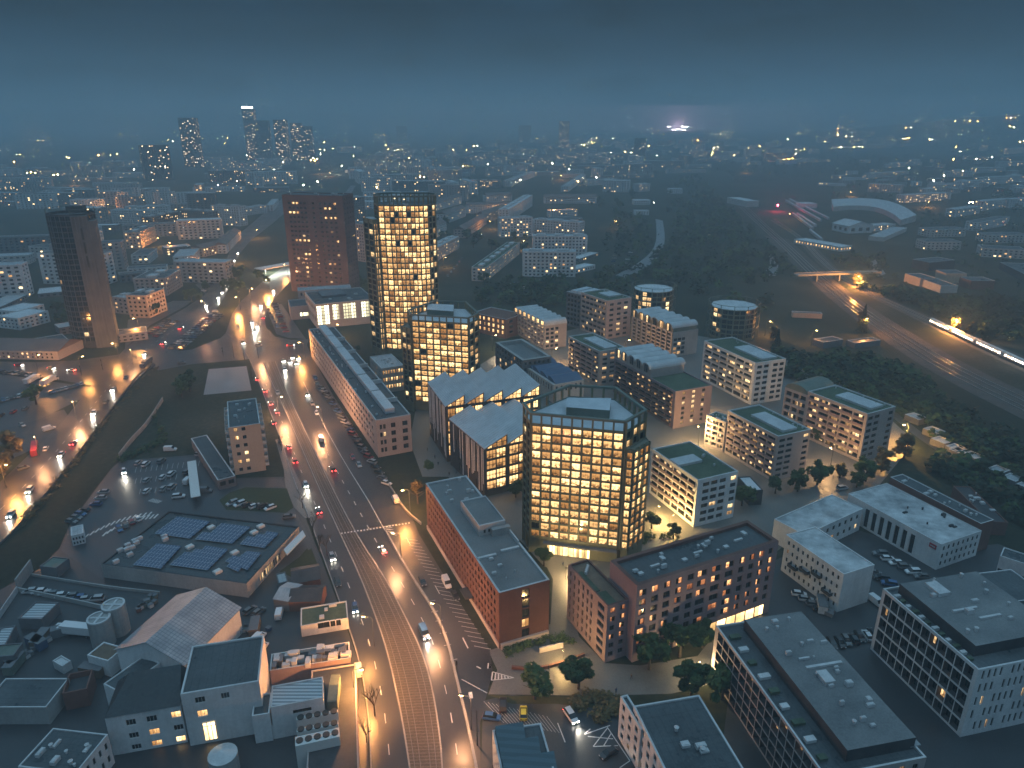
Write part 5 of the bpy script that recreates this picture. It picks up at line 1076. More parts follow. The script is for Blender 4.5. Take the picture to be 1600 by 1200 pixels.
MID=[ # p1,p2,depth,height,wall,roof,gable,label
 ((816,432),(899,433),15,22,'white_render','roof_pale',0,'white slab block facing the wooded slope, nearest of the pale slabs'),
 ((832,400),(917,400),15,20,'white_render','roof_pale',0,'white slab block directly behind the nearest pale slab'),
 ((782,371),(832,369),14,22,'white_render','roof_pale',0,'white slab end with many lamp-lit windows, left of the pale slabs'),
 ((832,366),(905,372),14,18,'white_render','roof_pale',0,'long white slab in the third row of pale slabs'),
 ((760,440),(812,397),13,12,'pale_render','roof_green',0,'long green roofed block running up the orange lit street'),
 ((795,348),(832,322),14,17,'white_render','roof_white',0,'white block with bright snow-pale roof above the pale slabs'),
 ((857,353),(910,353),18,9,'slate','roof_dark',0,'low wide dark roof beside two orange lamps behind the pale slabs'),
 ((860,340),(902,338),14,9,'white_render','roof_pale',0,'small pale hall with orange lamps on its wall'),
 ((683,408),(718,388),12,13,'pale_render','roof_pale',0,'small apartment block with lit stairwell right of the tallest tower'),
 ((680,372),(698,365),13,14,'white_render','roof_tile',3,'gabled house end just right of the tallest tower'),
 ((698,350),(728,338),14,12,'white_render','roof_tile',3.5,'long gabled block behind the tallest tower'),
 ((726,372),(762,350),13,10,'rose_render','roof_tile',3.5,'gabled rose block by the orange street lamp'),
 ((758,350),(792,336),13,12,'rose_render','roof_tile',3.5,'gabled block at the orange lit corner'),
 ((730,334),(800,332),14,12,'white_render','roof_tile',3,'wide gabled white block in the second row behind the towers'),
 ((680,330),(722,318),14,12,'white_render','roof_tile',3,'gabled block left of the wide white gabled block'),
 ((760,316),(800,314),14,11,'white_render','roof_tile',3,'gabled white block in the third row behind the towers'),
 ((850,318),(932,318),20,10,'white_render','roof_tile',4,'very wide low tiled roof behind the pale slabs'),
 ((732,293),(782,293),16,14,'slate','roof_dark',0,'blue grey block with two lit stair bays in the mid distance'),
 ((797,292),(836,276),14,12,'white_render','roof_pale',0,'long pale block running away in the mid distance'),
 ((888,300),(915,280),14,10,'white_render','roof_pale',0,'low pale slab beside the orange floodlit wall'),
 ((918,290),(966,288),16,11,'white_render','roof_pale',0,'pale block left of the winding road in the distance'),
 ((998,300),(1015,299),16,14,'white_render','roof_white',0,'tall pale house left of the winding road'),
 ((990,320),(1016,320),18,7,'white_render','roof_white',0,'low white workshop left of the winding road'),
 ((992,336),(1014,336),14,6,'white_render','roof_pale',0,'lowest white workshop left of the winding road'),
 ((1045,303),(1066,303),16,9,'white_render','roof_white',0,'pale house right of the winding road'),
 ((898,428),(930,420),12,4,'white_render','roof_white',0,'small lit kiosk house at the end of the nearest pale slab'),
 ((905,410),(935,400),10,3.5,'slate','roof_white',0,'row garage with pale roof below the pale slabs'),
 ((333,352),(377,354),14,25,'white_render','roof_dark',0,'tall white panel block left of the avenue in the mid distance'),
 ((282,352),(330,356),14,20,'slate','roof_dark',0,'grey panel block left of the tall white panel block'),
 ((240,360),(284,350),14,16,'dark_brick','roof_dark',0,'dark stepped block behind the orange lit office'),
 ((222,388),(246,376),16,17,'peach','roof_dark',0,'dark roofed office with orange lit striped wall'),
 ((176,350),(240,351),13,18,'white_render','roof_pale',0,'long hazy slab above the glass tower, right part'),
 ((112,330),(164,328),13,16,'white_render','roof_pale',0,'long hazy slab above the glass tower, left part'),
 ((197,338),(266,336),13,13,'white_render','roof_pale',0,'third hazy slab between the glass tower and the avenue'),
 ((318,402),(360,392),14,9,'peach','roof_tile',3,'orange lit low house by the left road bend'),
 ((355,396),(377,372),13,9,'white_render','roof_tile',3,'pale terrace running along the left road'),
 ((377,338),(418,333),13,11,'white_render','roof_pale',0,'pale block beside an orange lamp left of the avenue'),
 ((286,430),(312,418),12,9,'peach','roof_tile',2.5,'peach house with orange lit garden next to the left road'),
 ((262,462),(286,447),24,14,'rose_render','roof_dark',0,'striped rose office beside the car park on the left road'),
 ((203,496),(234,497),22,16,'peach','roof_dark',0,'peach office end wall behind the orange street lamp'),
 ((180,489),(203,492),14,12,'rose_render','roof_pale',0,'lower wing joined to the peach office'),
 ((200,432),(262,428),12,7,'white_render','roof_dark',0,'low white row behind the striped rose office'),
 ((188,442),(232,438),12,7,'slate','roof_dark',0,'low dark roof behind the peach office'),
 ((260,400),(300,396),16,8,'slate','roof_pale',0,'pale roofed hall left of the low orange lit house'),
 ((0,512),(32,516),22,8,'white_render','roof_white',0,'white roofed villa block at the far left edge'),
 ((32,502),(72,490),18,7,'white_render','roof_white',0,'white roofed annex right of the far left villa block'),
 ((60,466),(102,462),22,3.5,'slate','roof_white',0,'wide flat pale roof left of the glass tower'),
 ((5,384),(52,382),16,8,'rose_render','roof_white',0,'small pale roofed hall alone on the left plain'),
 ((0,492),(45,470),14,5,'slate','roof_pale',0,'low shed row behind the far left villas'),
 ((48,556),(110,545),16,6,'slate','roof_dark',0,'dark roofed sheds at the foot of the glass tower'),
 ((150,540),(232,530),14,5,'rose_render','roof_dark',0,'low podium building joined to the foot of the glass tower'),
 ((95,524),(118,520),12,5,'slate','roof_pale',0,'small pale shed left of the glass tower'),
 ((428,330),(436,320),10,9,'white_render','roof_pale',0,'narrow pale block left of the brown tower'),
 ((538,404),(572,410),14,36,'rose_render','roof_dark',0,'hazy slab tower between the brown tower and the tallest tower'),
 ((536,350),(572,345),16,32,'slate','roof_pale',0,'grey white tower block behind the brown tower'),
 ((565,300),(612,300),16,26,'white_render','roof_pale',0,'pale panel block behind the crown of the tallest tower'),
]
for p1,p2,d,h,wl,rf,gb,lab in MID:
    B=city(p1,p2,d,h,wl,rf,lab,gable=gb,glass='g_far2' if 'lit' in lab else None)
    if not gb and h>9: boxes(B,max(2,int(B.edge(0)[2]/18)))
# long low office at the left edge, gable lit green
B=blk('office_block','long dark roofed white office with greenish lit gable left of the glass tower',T(4,268,148),T(4,350,92),T(4,-250,98),T(4,270,188)); h=B.h
B.facade(3,26,2,GF,gf=.3,wr=.4,whr=.5,depth=.3,inset_only=1); B.finish([M['rose_render'],GF],None,roof=False); b=MB(); q=lambda u,v,z:(*B.uv(u,v),z)
b.face([q(0,-.01,h),q(0,1.01,h),q(.5,1.01,h+4),q(.5,-.01,h+4)]); b.face([q(1,1.01,h),q(1,-.01,h),q(.5,-.01,h+4),q(.5,1.01,h+4)]); b.face([q(0,0,h),q(1,0,h),q(.5,0,h+4)]); B.part(b,'roof',M['roof_tile'])
# far towers
FT=[((228,283),(272,281),22,227,'charcoal','charcoal','dark office tower with two bright lit floors on the left skyline',.20),
 ((289,262),(314,262),26,184,'charcoal','charcoal','tall lit tower at left of the skyline cluster',.3),
 ((387,250),(404,250),26,170,'charcoal','charcoal','skyline tower with a white lit sign on top',.25),
 ((403,250),(424,250),26,188,'charcoal','charcoal','dark slab joined to the sign topped skyline tower',.08),
 ((433,252),(452,252),24,187,'charcoal','charcoal','slim lit skyline tower right of the sign topped one',.3),
 ((458,250),(474,250),24,192,'charcoal','charcoal','stepped skyline tower, left half of the right pair',.3),
 ((474,250),(490,250),24,197,'charcoal','charcoal','stepped skyline tower, right half of the right pair',.15),
 ((873,232),(889,232),22,189,'charcoal','roof_dark','lone dark skyline tower right of centre',.3),
 ((991,248),(1008,248),20,216,'charcoal','charcoal','low square tower right of the lone dark skyline tower',.1),
 ((620,220),(636,220),40,197,'charcoal','charcoal','faint square block on the horizon behind the tallest tower',.05),
 ((810,222),(830,222),40,196,'charcoal','charcoal','faint wide block with a row of top lights on the horizon',.1)]
for k,(p1,p2,d,tp,wl,rf,lab,pr) in enumerate(FT):
    gm='g_sky%d'%k; M[gm]=pane(gm,pr*.6,1,5.0,cb=(1,.85,.6),clutter=.1); B=city(p1,p2,d,0,wl,rf,lab,name='skyline_tower',top=tp,glass=gm,bay=5,rows=None)
    if k==2:
        b=MB(); u=B.rbox(.02,.98,.0,.12,5,'roof_sign',glow('sign_white',(1,.97,.9),14),z=B.h+2)
        B.rbox(.1,.9,.02,.1,2.5,'sign_frame',M['steel'],z=B.h-.5)
# random plain of hazy blocks
ZN=[(1415,1600,250,302,30,'on the right slope'),(1290,1415,252,300,12,'below the right slope'),(560,745,300,332,9,'just beyond the tallest tower'),(120,330,400,445,7,'between the glass tower and the left road'),(0,110,395,470,7,'around the lonely pale hall'),(135,330,350,380,8,'in the streets above the glass tower'), # pixel x0,x1,y0,y1,count,description
 (0,225,255,330,34,'on the dark left plain'),(330,440,250,300,20,'beyond the left road'),(545,735,232,300,64,'behind the tallest tower'),(735,1000,222,300,92,'on the central city plain'),
 (1000,1110,215,272,24,'under the stadium glow'),(1110,1290,212,262,26,'beyond the railway'),(120,330,300,330,12,'above the glass tower'),(1290,1420,210,232,14,'on the right horizon')]
ADJ=['pale','grey','rose','white','dark roofed','tiled','long','narrow','small','broad','low','tall']
cnt=0
for x0,x1,y0,y1,n,desc in ZN:
    k=0; tries=0; ang0=_r.uniform(0,.5); lst=[]
    while k<n and tries<2500:
        tries+=1; px=_r.uniform(x0,x1); py=y0+(y1-y0)*_r.random()**.8
        X,Y,Z=gt(px,py); L_=_r.uniform(34,105) if 'slope' not in desc else _r.uniform(16,30); d=_r.uniform(12,18); rad=L_*.42+5
        if any(hypot(X-t[0],Y-t[1])<(rad+t[2]*.9) for t in taken): continue
        if abs(px-(560-(py-250)*.75))<10 and py<300: continue
        taken.append((X,Y,rad)); a=_r.choice((.25,.25,1.82,-.15))+_r.uniform(-.08,.08); h=_r.choice((9,12,15,18,22,26)) if _r.random()<.8 and 'slope' not in desc else 9
        lst.append((py,px,X,Y,Z,L_,d,a,h)); k+=1
    lst.sort(reverse=True)
    for j,(py,px,X,Y,Z,L_,d,a,h) in enumerate(lst):
        wl=_r.choice(('white_render','white_render','pale_render','slate','rose_render','concrete')); rf=_r.choice(('roof_pale','roof_pale','roof_dark','roof_white','roof_tile'))
        ca,sa=cos(a),sin(a); P=[(X+ca*x-sa*y,Y+sa*x+ca*y) for x,y in ((-L_/2,-d/2),(L_/2,-d/2),(L_/2,d/2),(-L_/2,d/2))]
        cw={'white_render':'white','pale_render':'cream','slate':'grey','rose_render':'rose','concrete':'concrete'}[wl]; rw={'roof_pale':'pale','roof_dark':'dark','roof_white':'snowy','roof_tile':'tiled'}[rf]
        B=Bld(P,h,'city_block','hazy %s block with %s roof %s, %s nearest'%(cw,rw,desc,nth(j+1)),'building','hazy blocks of the far city',z0=Z-.5)
        for i in range(4):
            q,t=B.P[i],B.P[(i+1)%4]; nx,ny=(t[1]-q[1]),-(t[0]-q[0])
            if nx*(-X)+ny*(-Y)>0: B.facade(i,max(1,int(B.edge(i)[2]/5)),max(1,round(h/3.1)),gf=.2,wr=.5,whr=.48,depth=.35,inset_only=1,top=.8)
        B.finish([M[wl],GF],M[rf],M['coping'],par=.4); cnt+=1
# ---------------------------------------------------------------- right hillside terraces and the railway works
HT=[((1445,392),(1500,392),20,9,'front left stepped terrace house with two lamps at its foot'),((1532,402),(1600,405),22,9,'front right stepped terrace house'),
 ((1452,372),(1508,370),20,9,'second step behind the front left terrace house'),((1540,380),(1605,380),20,9,'second step behind the front right terrace house'),
 ((1525,362),(1575,352),14,11,'white terrace house with square windows between the two stepped houses'),((1492,340),(1530,334),14,11,'white terrace house with two square windows, left end of the row'),
 ((1535,330),(1578,324),14,14,'white terrace house in the upper middle of the row'),((1575,326),(1610,324),14,14,'white terrace house at the right edge of the picture'),
 ((1455,300),(1500,298),14,13,'pale hillside block with blue white balconies, lower left'),((1500,298),(1545,292),14,16,'pale hillside block, lower middle'),((1545,290),(1600,284),14,16,'pale hillside block, lower right'),
 ((1475,278),(1520,276),14,13,'pale hillside block, upper left'),((1520,272),(1570,268),14,13,'pale hillside block, upper middle'),((1560,262),(1605,258),14,13,'pale hillside block, upper right'),
 ((1412,318),(1485,312),16,13,'grey hillside school with lit windows and white roof'),((1355,300),(1408,302),16,15,'grey slab left of the hillside school'),((1360,280),(1420,272),16,12,'grey slab on the slope above the railway works'),
 ((1395,262),(1440,258),16,12,'pale slab on the slope beside an orange lamp'),((1316,282),(1352,282),14,6,'low white hall above the railway works'),((1278,290),(1318,292),14,6,'second low white hall above the railway works'),
 ((1505,250),(1545,248),14,10,'dim block near the top of the hill'),((1530,236),(1542,236),14,22,'slim hill tower with lit floors'),((1575,242),(1605,238),14,20,'lit hill block at the right edge')]
for p1,p2,d,h,lab in HT:
    B=city(p1,p2,d,h,'white_render' if 'white' in lab or 'pale' in lab else 'pale_render','roof_dark' if 'step' in lab else 'roof_pale',lab,name='terrace_house',bay=4.5,glass='g_far2' if 'lit' in lab else None)
for p1,p2,d,h,wl,rf,lab in [((1412,440),(1436,448),14,7,'rose_render','roof_dark','rose walled workshop at the end of the curved wall'),((1436,446),(1468,458),14,6,'pale_render','roof_dark','curved pale walled workshop below the terrace houses'),((1476,442),(1508,442),16,8,'peach','roof_dark','peach walled workshop under dark roofs'),((1515,452),(1552,452),16,7,'dark_brick','roof_dark','brick walled workshop at the right of the workshop row'),((1450,424),(1490,420),18,8,'charcoal','roof_dark','dark shed with vertical posts behind the workshops'),((1560,420),(1620,450),20,6,'charcoal','roof_dark','dark shed row at the right edge below the terraces')]:
    city(p1,p2,d,h,wl,rf,lab,name='workshop',win=False)
def arc_hall():
    O=[(1298,321),(1345,318),(1384,322),(1412,333),(1430,347)]; I=[(1301,331),(1340,328),(1372,332),(1394,342),(1406,353)]
    O=densify(smooth([g(*p) for p in O]),14); I=densify(smooth([g(*p) for p in I]),14); c=O[7]; rt=empty('engine_shed',(c[0],c[1],0),0,'curved white roundhouse roof at the railway works','hall'); b=MB(); w=MB(); L=lambda p,z:(p[0]-c[0],p[1]-c[1],z)
    for k in range(14):
        b.face([L(I[k],7.5),L(I[k+1],7.5),L(O[k+1],9.5),L(O[k],9.5)]); w.face([L(I[k],0),L(I[k+1],0),L(I[k+1],7.5),L(I[k],7.5)]); w.face([L(O[k+1],0),L(O[k],0),L(O[k],9.5),L(O[k+1],9.5)])
    for k in (0,14): w.face([L(I[k],0),L(O[k],0),L(O[k],9.5),L(I[k],7.5)])
    b.build('roof',M['roof_white'],rt); w.build('wall',M['pale_render'],rt)
arc_hall()
city((1325,366),(1362,364),30,9,'white_render','roof_white','white gabled engine hall with round windows at the railway works',name='engine_shed',gable=5,bay=9,rows=1,gfront=True)
city((1364,362),(1398,359),16,7,'white_render','roof_pale','white flat annex right of the gabled engine hall',name='engine_shed',glass='g_far2')
city((1380,378),(1416,362),16,5,'pale_render','roof_pale','low white hall in front of the roundhouse',name='engine_shed',win=False)
B=city((1312,394),(1330,392),60,5,'white_render','roof_white','long narrow white signal office with one bright lit end',name='engine_shed',glass='g_hot',rows=1,bay=4)
city((1252,326),(1276,326),24,7,'white_render','roof_white','white shed at the top of the platform canopies',name='engine_shed',win=False)
city((1166,324),(1185,323),60,9,'pale_render','roof_white','pale topped freight shed beside the main line',name='engine_shed',win=False)
city((1238,496),(1284,498),5,3.5,'peach','roof_dark','long low orange lit hut in the gardens by the railway',name='hut',win=False)
city((1285,545),(1316,540),8,4,'slate','roof_dark','dark garden house left of the lone fir',name='hut',win=False)
city((1335,545),(1375,540),7,3.5,'slate','roof_dark','dark garden house right of the lone fir',name='hut',win=False)
for k,(x,y) in enumerate([(1412,650),(1440,672),(1452,688),(1475,700),(1480,705),(1540,735),(1562,748),(1585,760),(1500,712)]):
    B=city((x,y+6),(x+22,y+15),6,2.8,'slate','roof_pale','allotment hut beside the dark lane, %s from its upper end'%nth(k+1),name='hut',win=False,group='allotment huts along the dark lane')
# stadium with floodlights
c=g(1057,207); rt=empty('stadium',(c[0],c[1],0),0,'floodlit stadium glowing white and pink on the horizon','stadium'); b=MB(); n=28
for k in range(n):
    a0,a1=2*pi*k/n,2*pi*(k+1)/n; R0=[(75*cos(a),60*sin(a)) for a in (a0,a1)]; R1=[(110*cos(a),92*sin(a)) for a in (a0,a1)]
    b.face([(*R0[0],3),(*R1[0],24),(*R1[1],24),(*R0[1],3)][::-1]); b.face([(*R1[0],0),(*R1[1],0),(*R1[1],24),(*R1[0],24)])
b.build('stand',M['charcoal'],rt); FL=glow('floodlight',(1,.93,.88),160)
for k in range(4):
    a=pi/4+k*pi/2; p=(105*cos(a),88*sin(a)); b=MB(); b.tube((*p,0),(*p,52),1.2,.8,6); b.build('mast',M['steel'],rt); b=MB(); b.box(p[0]-14,p[0]+14,p[1]-1,p[1]+1,48,56); b.build('floodlight',FL,rt)
b=MB(); b.box(-70,70,-94,-92.5,25,31); b.build('light_strip',FL,rt)
l=bpy.data.lights.new('floodlight','POINT'); l.energy=STAD; l.color=(1,.45,.55); l.shadow_soft_size=20; o=bpy.data.objects.new('floodlight_beam',l); COL.objects.link(o); o.parent=rt; o.location=(0,-30,60)
# ---------------------------------------------------------------- vehicles
PAINT={'white':(.62,.63,.64),'silver':(.33,.34,.35),'grey':(.13,.135,.14),'black':(.02,.02,.022),'blue':(.03,.09,.22),'red':(.27,.025,.03),'yellow':(.55,.50,.03),'beige':(.42,.36,.28),'green':(.06,.11,.08)}
for k,c in PAINT.items():
    m=plain('paint_'+k,c,.28,.5); m.node_tree.nodes['Principled BSDF'].inputs['Coat Weight'].default_value=.5; M['paint_'+k]=m
M['car_glass']=plain('car_glass',(.012,.015,.018),.08,.7); M['hub']=plain('hub',(.25,.25,.26),.35,metal=.7)
HEAD=glow('headlight_on',(1,.93,.78),45); TAIL=glow('taillight_on',(1,.03,.03),26); HOFF=plain('headlight_off',(.5,.5,.5),.2); TOFF=plain('taillight_off',(.18,.01,.01),.3)
def loft(b,secs,m=0,cap=True):
    """secs: x, list of (y,z) going round"""
    n=len(secs[0][1])
    for (xa,A),(xb,B_) in zip(secs,secs[1:]):
        for i in range(n): b.face([(xa,*A[i]),(xa,*A[(i+1)%n]),(xb,*B_[(i+1)%n]),(xb,*B_[i])],m)
    if cap: b.face([(secs[0][0],*p) for p in reversed(secs[0][1])],m); b.face([(secs[-1][0],*p) for p in secs[-1][1]],m)
def sect(hw,zl,zm,zt,tw): return [(-hw*.92,zl),(-hw,zm),(-tw,zt),(tw,zt),(hw,zm),(hw*.92,zl)][::-1]
KIND={ # body sections x,hw,zlow,zmid,ztop,topw ; cabin bottom x0,x1, top x0,x1, z0,z1, bw,tw ; wheel x, r ; half length
 'car':([(-2.12,.74,.34,.55,.72,.66),(-2.02,.86,.24,.6,.92,.78),(-.9,.9,.2,.6,.98,.82),(.9,.9,.2,.6,.95,.82),(1.35,.89,.2,.58,.9,.78),(1.98,.84,.22,.5,.74,.7),(2.14,.72,.32,.46,.62,.6)],(-1.98,1.25,-1.45,.35,.95,1.46,.8,.60),(1.3,-1.3,.32)),
 'suv':([(-2.25,.8,.4,.65,.85,.72),(-2.18,.92,.32,.7,1.08,.84),(-.9,.95,.28,.7,1.12,.87),(1.0,.95,.28,.7,1.1,.87),(1.45,.93,.28,.68,1.05,.83),(2.12,.9,.3,.6,.92,.76),(2.26,.8,.4,.56,.78,.66)],(-2.15,1.35,-1.85,.45,1.1,1.74,.86,.70),(1.4,-1.4,.37)),
 'van':([(-2.5,.88,.4,.8,2.0,.78),(-2.46,.96,.3,.8,2.15,.84),(.6,.97,.28,.8,2.18,.85),(1.25,.97,.28,.8,1.45,.86),(1.55,.96,.28,.75,1.2,.85),(2.35,.9,.3,.66,.95,.74),(2.5,.8,.4,.6,.8,.66)],(.55,1.6,.45,.95,1.3,2.12,.88,.80),(1.6,-1.55,.36)),
 'bus':([(-5.9,1.1,.5,1.0,2.7,1.05),(-5.85,1.24,.35,1.0,2.95,1.12),(5.7,1.24,.35,1.0,2.95,1.12),(5.9,1.16,.4,1.0,2.7,1.05)],(-5.6,5.86,-5.6,5.84,1.15,2.35,1.26,1.235),(3.6,-3.4,.5)),
 'truck':([(-5.8,1.2,.9,1.2,3.4,1.2),(3.3,1.2,.9,1.2,3.4,1.2),(3.35,.7,.6,1.0,1.4,.7),(3.6,.7,.6,1.0,1.4,.7),(3.65,1.15,.5,1.0,2.6,1.1),(5.4,1.15,.5,1.0,2.5,1.05),(5.7,1.1,.55,.9,1.4,1.0)],(4.4,5.72,4.2,5.3,1.45,2.48,1.16,1.1),(4.6,-4.2,.5)),
}
_vm={}
def vparts(kind,color):
    key=(kind,color)
    if key in _vm: return _vm[key]
    S,C,Wh=KIND[kind]; P={}
    b=MB(); loft(b,[(x,sect(hw,zl,zm,zt,tw)) for x,hw,zl,zm,zt,tw in S]); P['body']=b.mesh('body',M['paint_'+color])
    x0,x1,u0,u1,z0,z1,bw,tw=C; b=MB()
    a=[(x0,-bw,z0),(x1,-bw,z0),(x1,bw,z0),(x0,bw,z0)]; t=[(u0,-tw,z1),(u1,-tw,z1),(u1,tw,z1),(u0,tw,z1)]
    for i in range(4): b.face([a[i],a[(i+1)%4],t[(i+1)%4],t[i]],0)
    b.face(t,1); P['cabin']=b.mesh('cabin',[M['car_glass'],M['paint_'+color]])
    b=MB(); r=Wh[2]; b.tube((0,-.11,0),(0,.11,0),r,r,14,0); b.tube((0,-.125,0),(0,.125,0),r*.6,r*.6,10,1); P['wheel']=b.mesh('wheel',[M['rubber'],M['hub']])
    xf=S[-1][0]; zf=S[-1][3]; xr=S[0][0]; zr=max(S[0][3],.6); hw=S[-1][1]
    def lampm(x,z,d,w,hh,mat):
        b=MB(); b.box(x-.05,x+.05,-w,w,z-hh,z+hh); return b.mesh('lamp',mat)
    for on in (0,1):
        P['headlight%d'%on]=lampm(0,0,1,.2,.11,HEAD if on else HOFF); P['taillight%d'%on]=lampm(0,0,1,.16,.10,TAIL if on else TOFF)
    # distant version in one mesh
    for on in (0,1):
        b=MB(); loft(b,[(x,sect(h_,zl,zm,zt,tw2)) for x,h_,zl,zm,zt,tw2 in S],0)
        for i in range(4): b.face([a[i],a[(i+1)%4],t[(i+1)%4],t[i]],1)
        b.face(t,0)
        for wx in Wh[:2]:
            for sy in (-1,1): b.tube((wx,sy*(hw-.05)-.1,r),(wx,sy*(hw-.05)+.1,r),r,r,8,2)
        for sy in (-1,1):
            y=sy*(hw-.16); b.box(xf-.04,xf+.06,y-.22,y+.22,zf-.02,zf+.24,3); y=sy*(hw-.12); b.box(xr-.06,xr+.04,y-.17,y+.17,zr-.02,zr+.2,4)
        P['far%d'%on]=b.mesh('car',[M['paint_'+color],M['car_glass'],M['rubber'],HEAD if on else HOFF,TAIL if on else TOFF])
    P['geo']=(xf,zf,xr,zr,hw,Wh); _vm[key]=P; return P
CATS={'car':'car','suv':'car','van':'van','bus':'bus','truck':'lorry'}; NM={'car':'parked_car','suv':'parked_car','van':'van','bus':'bus','truck':'lorry'}
HL=bpy.data.lights.new('headlight_beam','SPOT'); HL.energy=BEAM; HL.color=(1,.9,.72); HL.spot_size=radians(75); HL.spot_blend=.8; HL.shadow_soft_size=.15
ncar=0
def vehicle(kind,color,x,y,rz,label,group=None,on=0,beam=False,z=.07):
    global ncar; ncar+=1; P=vparts(kind,color); near=hypot(x,y)<330
    if not near:
        o=put(NM[kind] if not on else kind if kind!='suv' else 'car',P['far%d'%on],None,(x,y,z),rz); tag(o,label,CATS[kind],group)
    else:
        o=empty(NM[kind] if not on else kind if kind!='suv' else 'car',(x,y,z),rz,label,CATS[kind],group); xf,zf,xr,zr,hw,Wh=P['geo']; r=Wh[2]
        put('body',P['body'],o); put('cabin',P['cabin'],o)
        for wx in Wh[:2]:
            for sy in (-1,1): put('wheel',P['wheel'],o,(wx,sy*(hw-.02),r))
        for sy in (-1,1): put('headlight',P['headlight%d'%on],o,(xf+.0,sy*(hw-.18),zf+.08)); put('tail_light',P['taillight%d'%on],o,(xr-.0,sy*(hw-.12),zr+.08))
    if beam:
        l=bpy.data.objects.new('beam',HL); COL.objects.link(l); l.parent=o; l.location=(P['geo'][0]+.3,0,.8); l.rotation_euler=(radians(78),0,-pi/2)
    return o
rv=random.Random(17)
def rc(): return rv.choice(('white','silver','silver','grey','grey','black','black','blue','white','red','grey'))
def rk(): return rv.choice(('car','car','car','suv'))
KN={'car':'car','suv':'tall car','van':'van','bus':'bus','truck':'lorry'}
def row(p1,p2,n,turn,desc,end,kinds=None,jit=.06,skip=0.0):
    """n parked cars between two points; turn is the heading relative to the row"""
    a,c=g(*p1),g(*p2); th=atan2(c[1]-a[1],c[0]-a[0]); k=0
    for i in range(n):
        f=i/(n-1) if n>1 else 0
        if rv.random()<skip: continue
        k+=1; col=rc(); kd=(kinds or rk)(); x,y=a[0]+(c[0]-a[0])*f,a[1]+(c[1]-a[1])*f
        nx,ny=-sin(th),cos(th); d=rv.uniform(-.3,.3)
        vehicle(kd,col,x+nx*d,y+ny*d,th+turn+rv.uniform(-jit,jit)+(pi if rv.random()<.4 else 0),'%s %s in %s, %s from %s'%(col,KN[kd],desc,nth(k),end),group='parked cars')
row((503,607),(603,757),24,.55,'the slanted row by the long office','the junction')
row((492,592),(500,610),3,.2,'the short kerb row by the junction','the lamp')
row(T(4,1090,866),T(4,1268,885),6,1.0,'the row on the lawn edge','the left')
row(T(4,560,985),T(4,648,938),4,1.2,'the dark row by the zebra stripes','the left')
row(T(4,455,868),T(4,490,812),3,1.4,'the kerb row left of the store car park','the front')
row(T(4,335,950),T(4,395,898),4,1.4,'the kerb row behind the cabin','the front')
row((0,582),(52,588),9,1.3,'the row by the west road','the left')
row((78,615),(127,601),9,1.4,'the row behind the two lorries','the left')
row((0,628),(42,617),8,1.3,'the west lot middle row','the left')
row((2,650),(40,640),3,.8,'the west lot front row','the left',skip=.1)
row((268,545),(337,488),19,1.2,'the left line of the triangular lot','the front')
row((282,546),(343,494),17,1.2,'the right line of the triangular lot','the front')
row((234,522),(262,502),8,1.2,'the first line by the orange lamp','the front')
row((243,526),(275,503),7,1.2,'the second line by the orange lamp','the front')
row((318,455),(340,439),6,1.0,'the lot next to the striped rose office','the front')
row((430,476),(447,519),9,1.3,'the line next to the glazed hall annex','the back')
row((418,484),(433,512),5,.1,'the kerb line on the avenue bend','the back')
row(S5(242,328),S5(750,398),9,.35,'the line along the walled corner yard','the left')
row(T(7,1170,470),T(7,1215,474),2,1.2,'the pair by the panelled hall','the left')
row((1249,930),(1281,955),4,1.0,'the row in front of the balcony works block','the left')
row((1374,868),(1440,903),6,1.0,'the row below the tall dark bays','the left')
row((1366,897),(1388,915),3,1.0,'the row opposite the tall dark bays','the left')
row((1300,1008),(1364,992),7,1.25,'the row between the two dark blocks','the left')
row((760,420),(795,395),9,.2,'the street beside the green roofed block','the front')
row((700,432),(722,405),6,.2,'the street right of the tallest tower','the front')
row((955,420),(962,395),6,1.3,'the pale lot left of the winding road','the front')
row((975,418),(985,395),5,1.3,'the inner pale lot left of the winding road','the front')
row((790,445),(850,440),10,1.4,'the lot facing the pale slabs','the left',skip=.2)
row((805,452),(860,447),9,1.4,'the front line facing the pale slabs','the left',skip=.2)
L_=[('car','silver',650,675,1.5),('suv','white',685,682,1.5),('suv','grey',758,668,1.5),('suv','silver',935,632,1.4),('car','white',970,628,1.4),('car','grey',990,662,.3),('car','black',992,692,.2),('car','silver',690,757,1.5),('car','white',765,742,1.5),('suv','white',805,728,1.5),('suv','grey',878,718,1.5),('car','white',690,808,1.5),('car','silver',768,796,1.5),('suv','silver',808,787,1.5),('van','white',882,762,1.5),('suv','white',838,834,.25),('van','grey',962,808,.1),('van','white',800,614,.1),('car','grey',1355,928,.2)]
D_=['beside the striped marking, farthest left','right of the farthest left car','alone at the back edge','in the back corner pair, left','in the back corner pair, right','beside the low annex, rear','beside the low annex, front','on the middle island, rear left','in the middle block, rear left','in the middle block, rear right','behind the white van','on the middle island, front left','in the middle block, front left','in the middle block, front right','beside the trolley shelter','driving between the rows','behind the trolley shelter','on the lawn behind the store lot','at the avenue exit of the store']
for (k,c,x,y,a),d in zip(L_,D_): 
    p=g(*T(4,x,y)); vehicle(k,c,p[0],p[1],a,'%s %s in the store car park, %s'%(c,KN[k],d),group='cars in the store car park')
def drive(kind,col,p,q,label,on=1,beam=False,group='cars driving on the wet roads'):
    a,c=g(*p),g(*q); vehicle(kind,col,a[0],a[1],atan2(c[1]-a[1],c[0]-a[0]),label,group if on else None,on,beam)
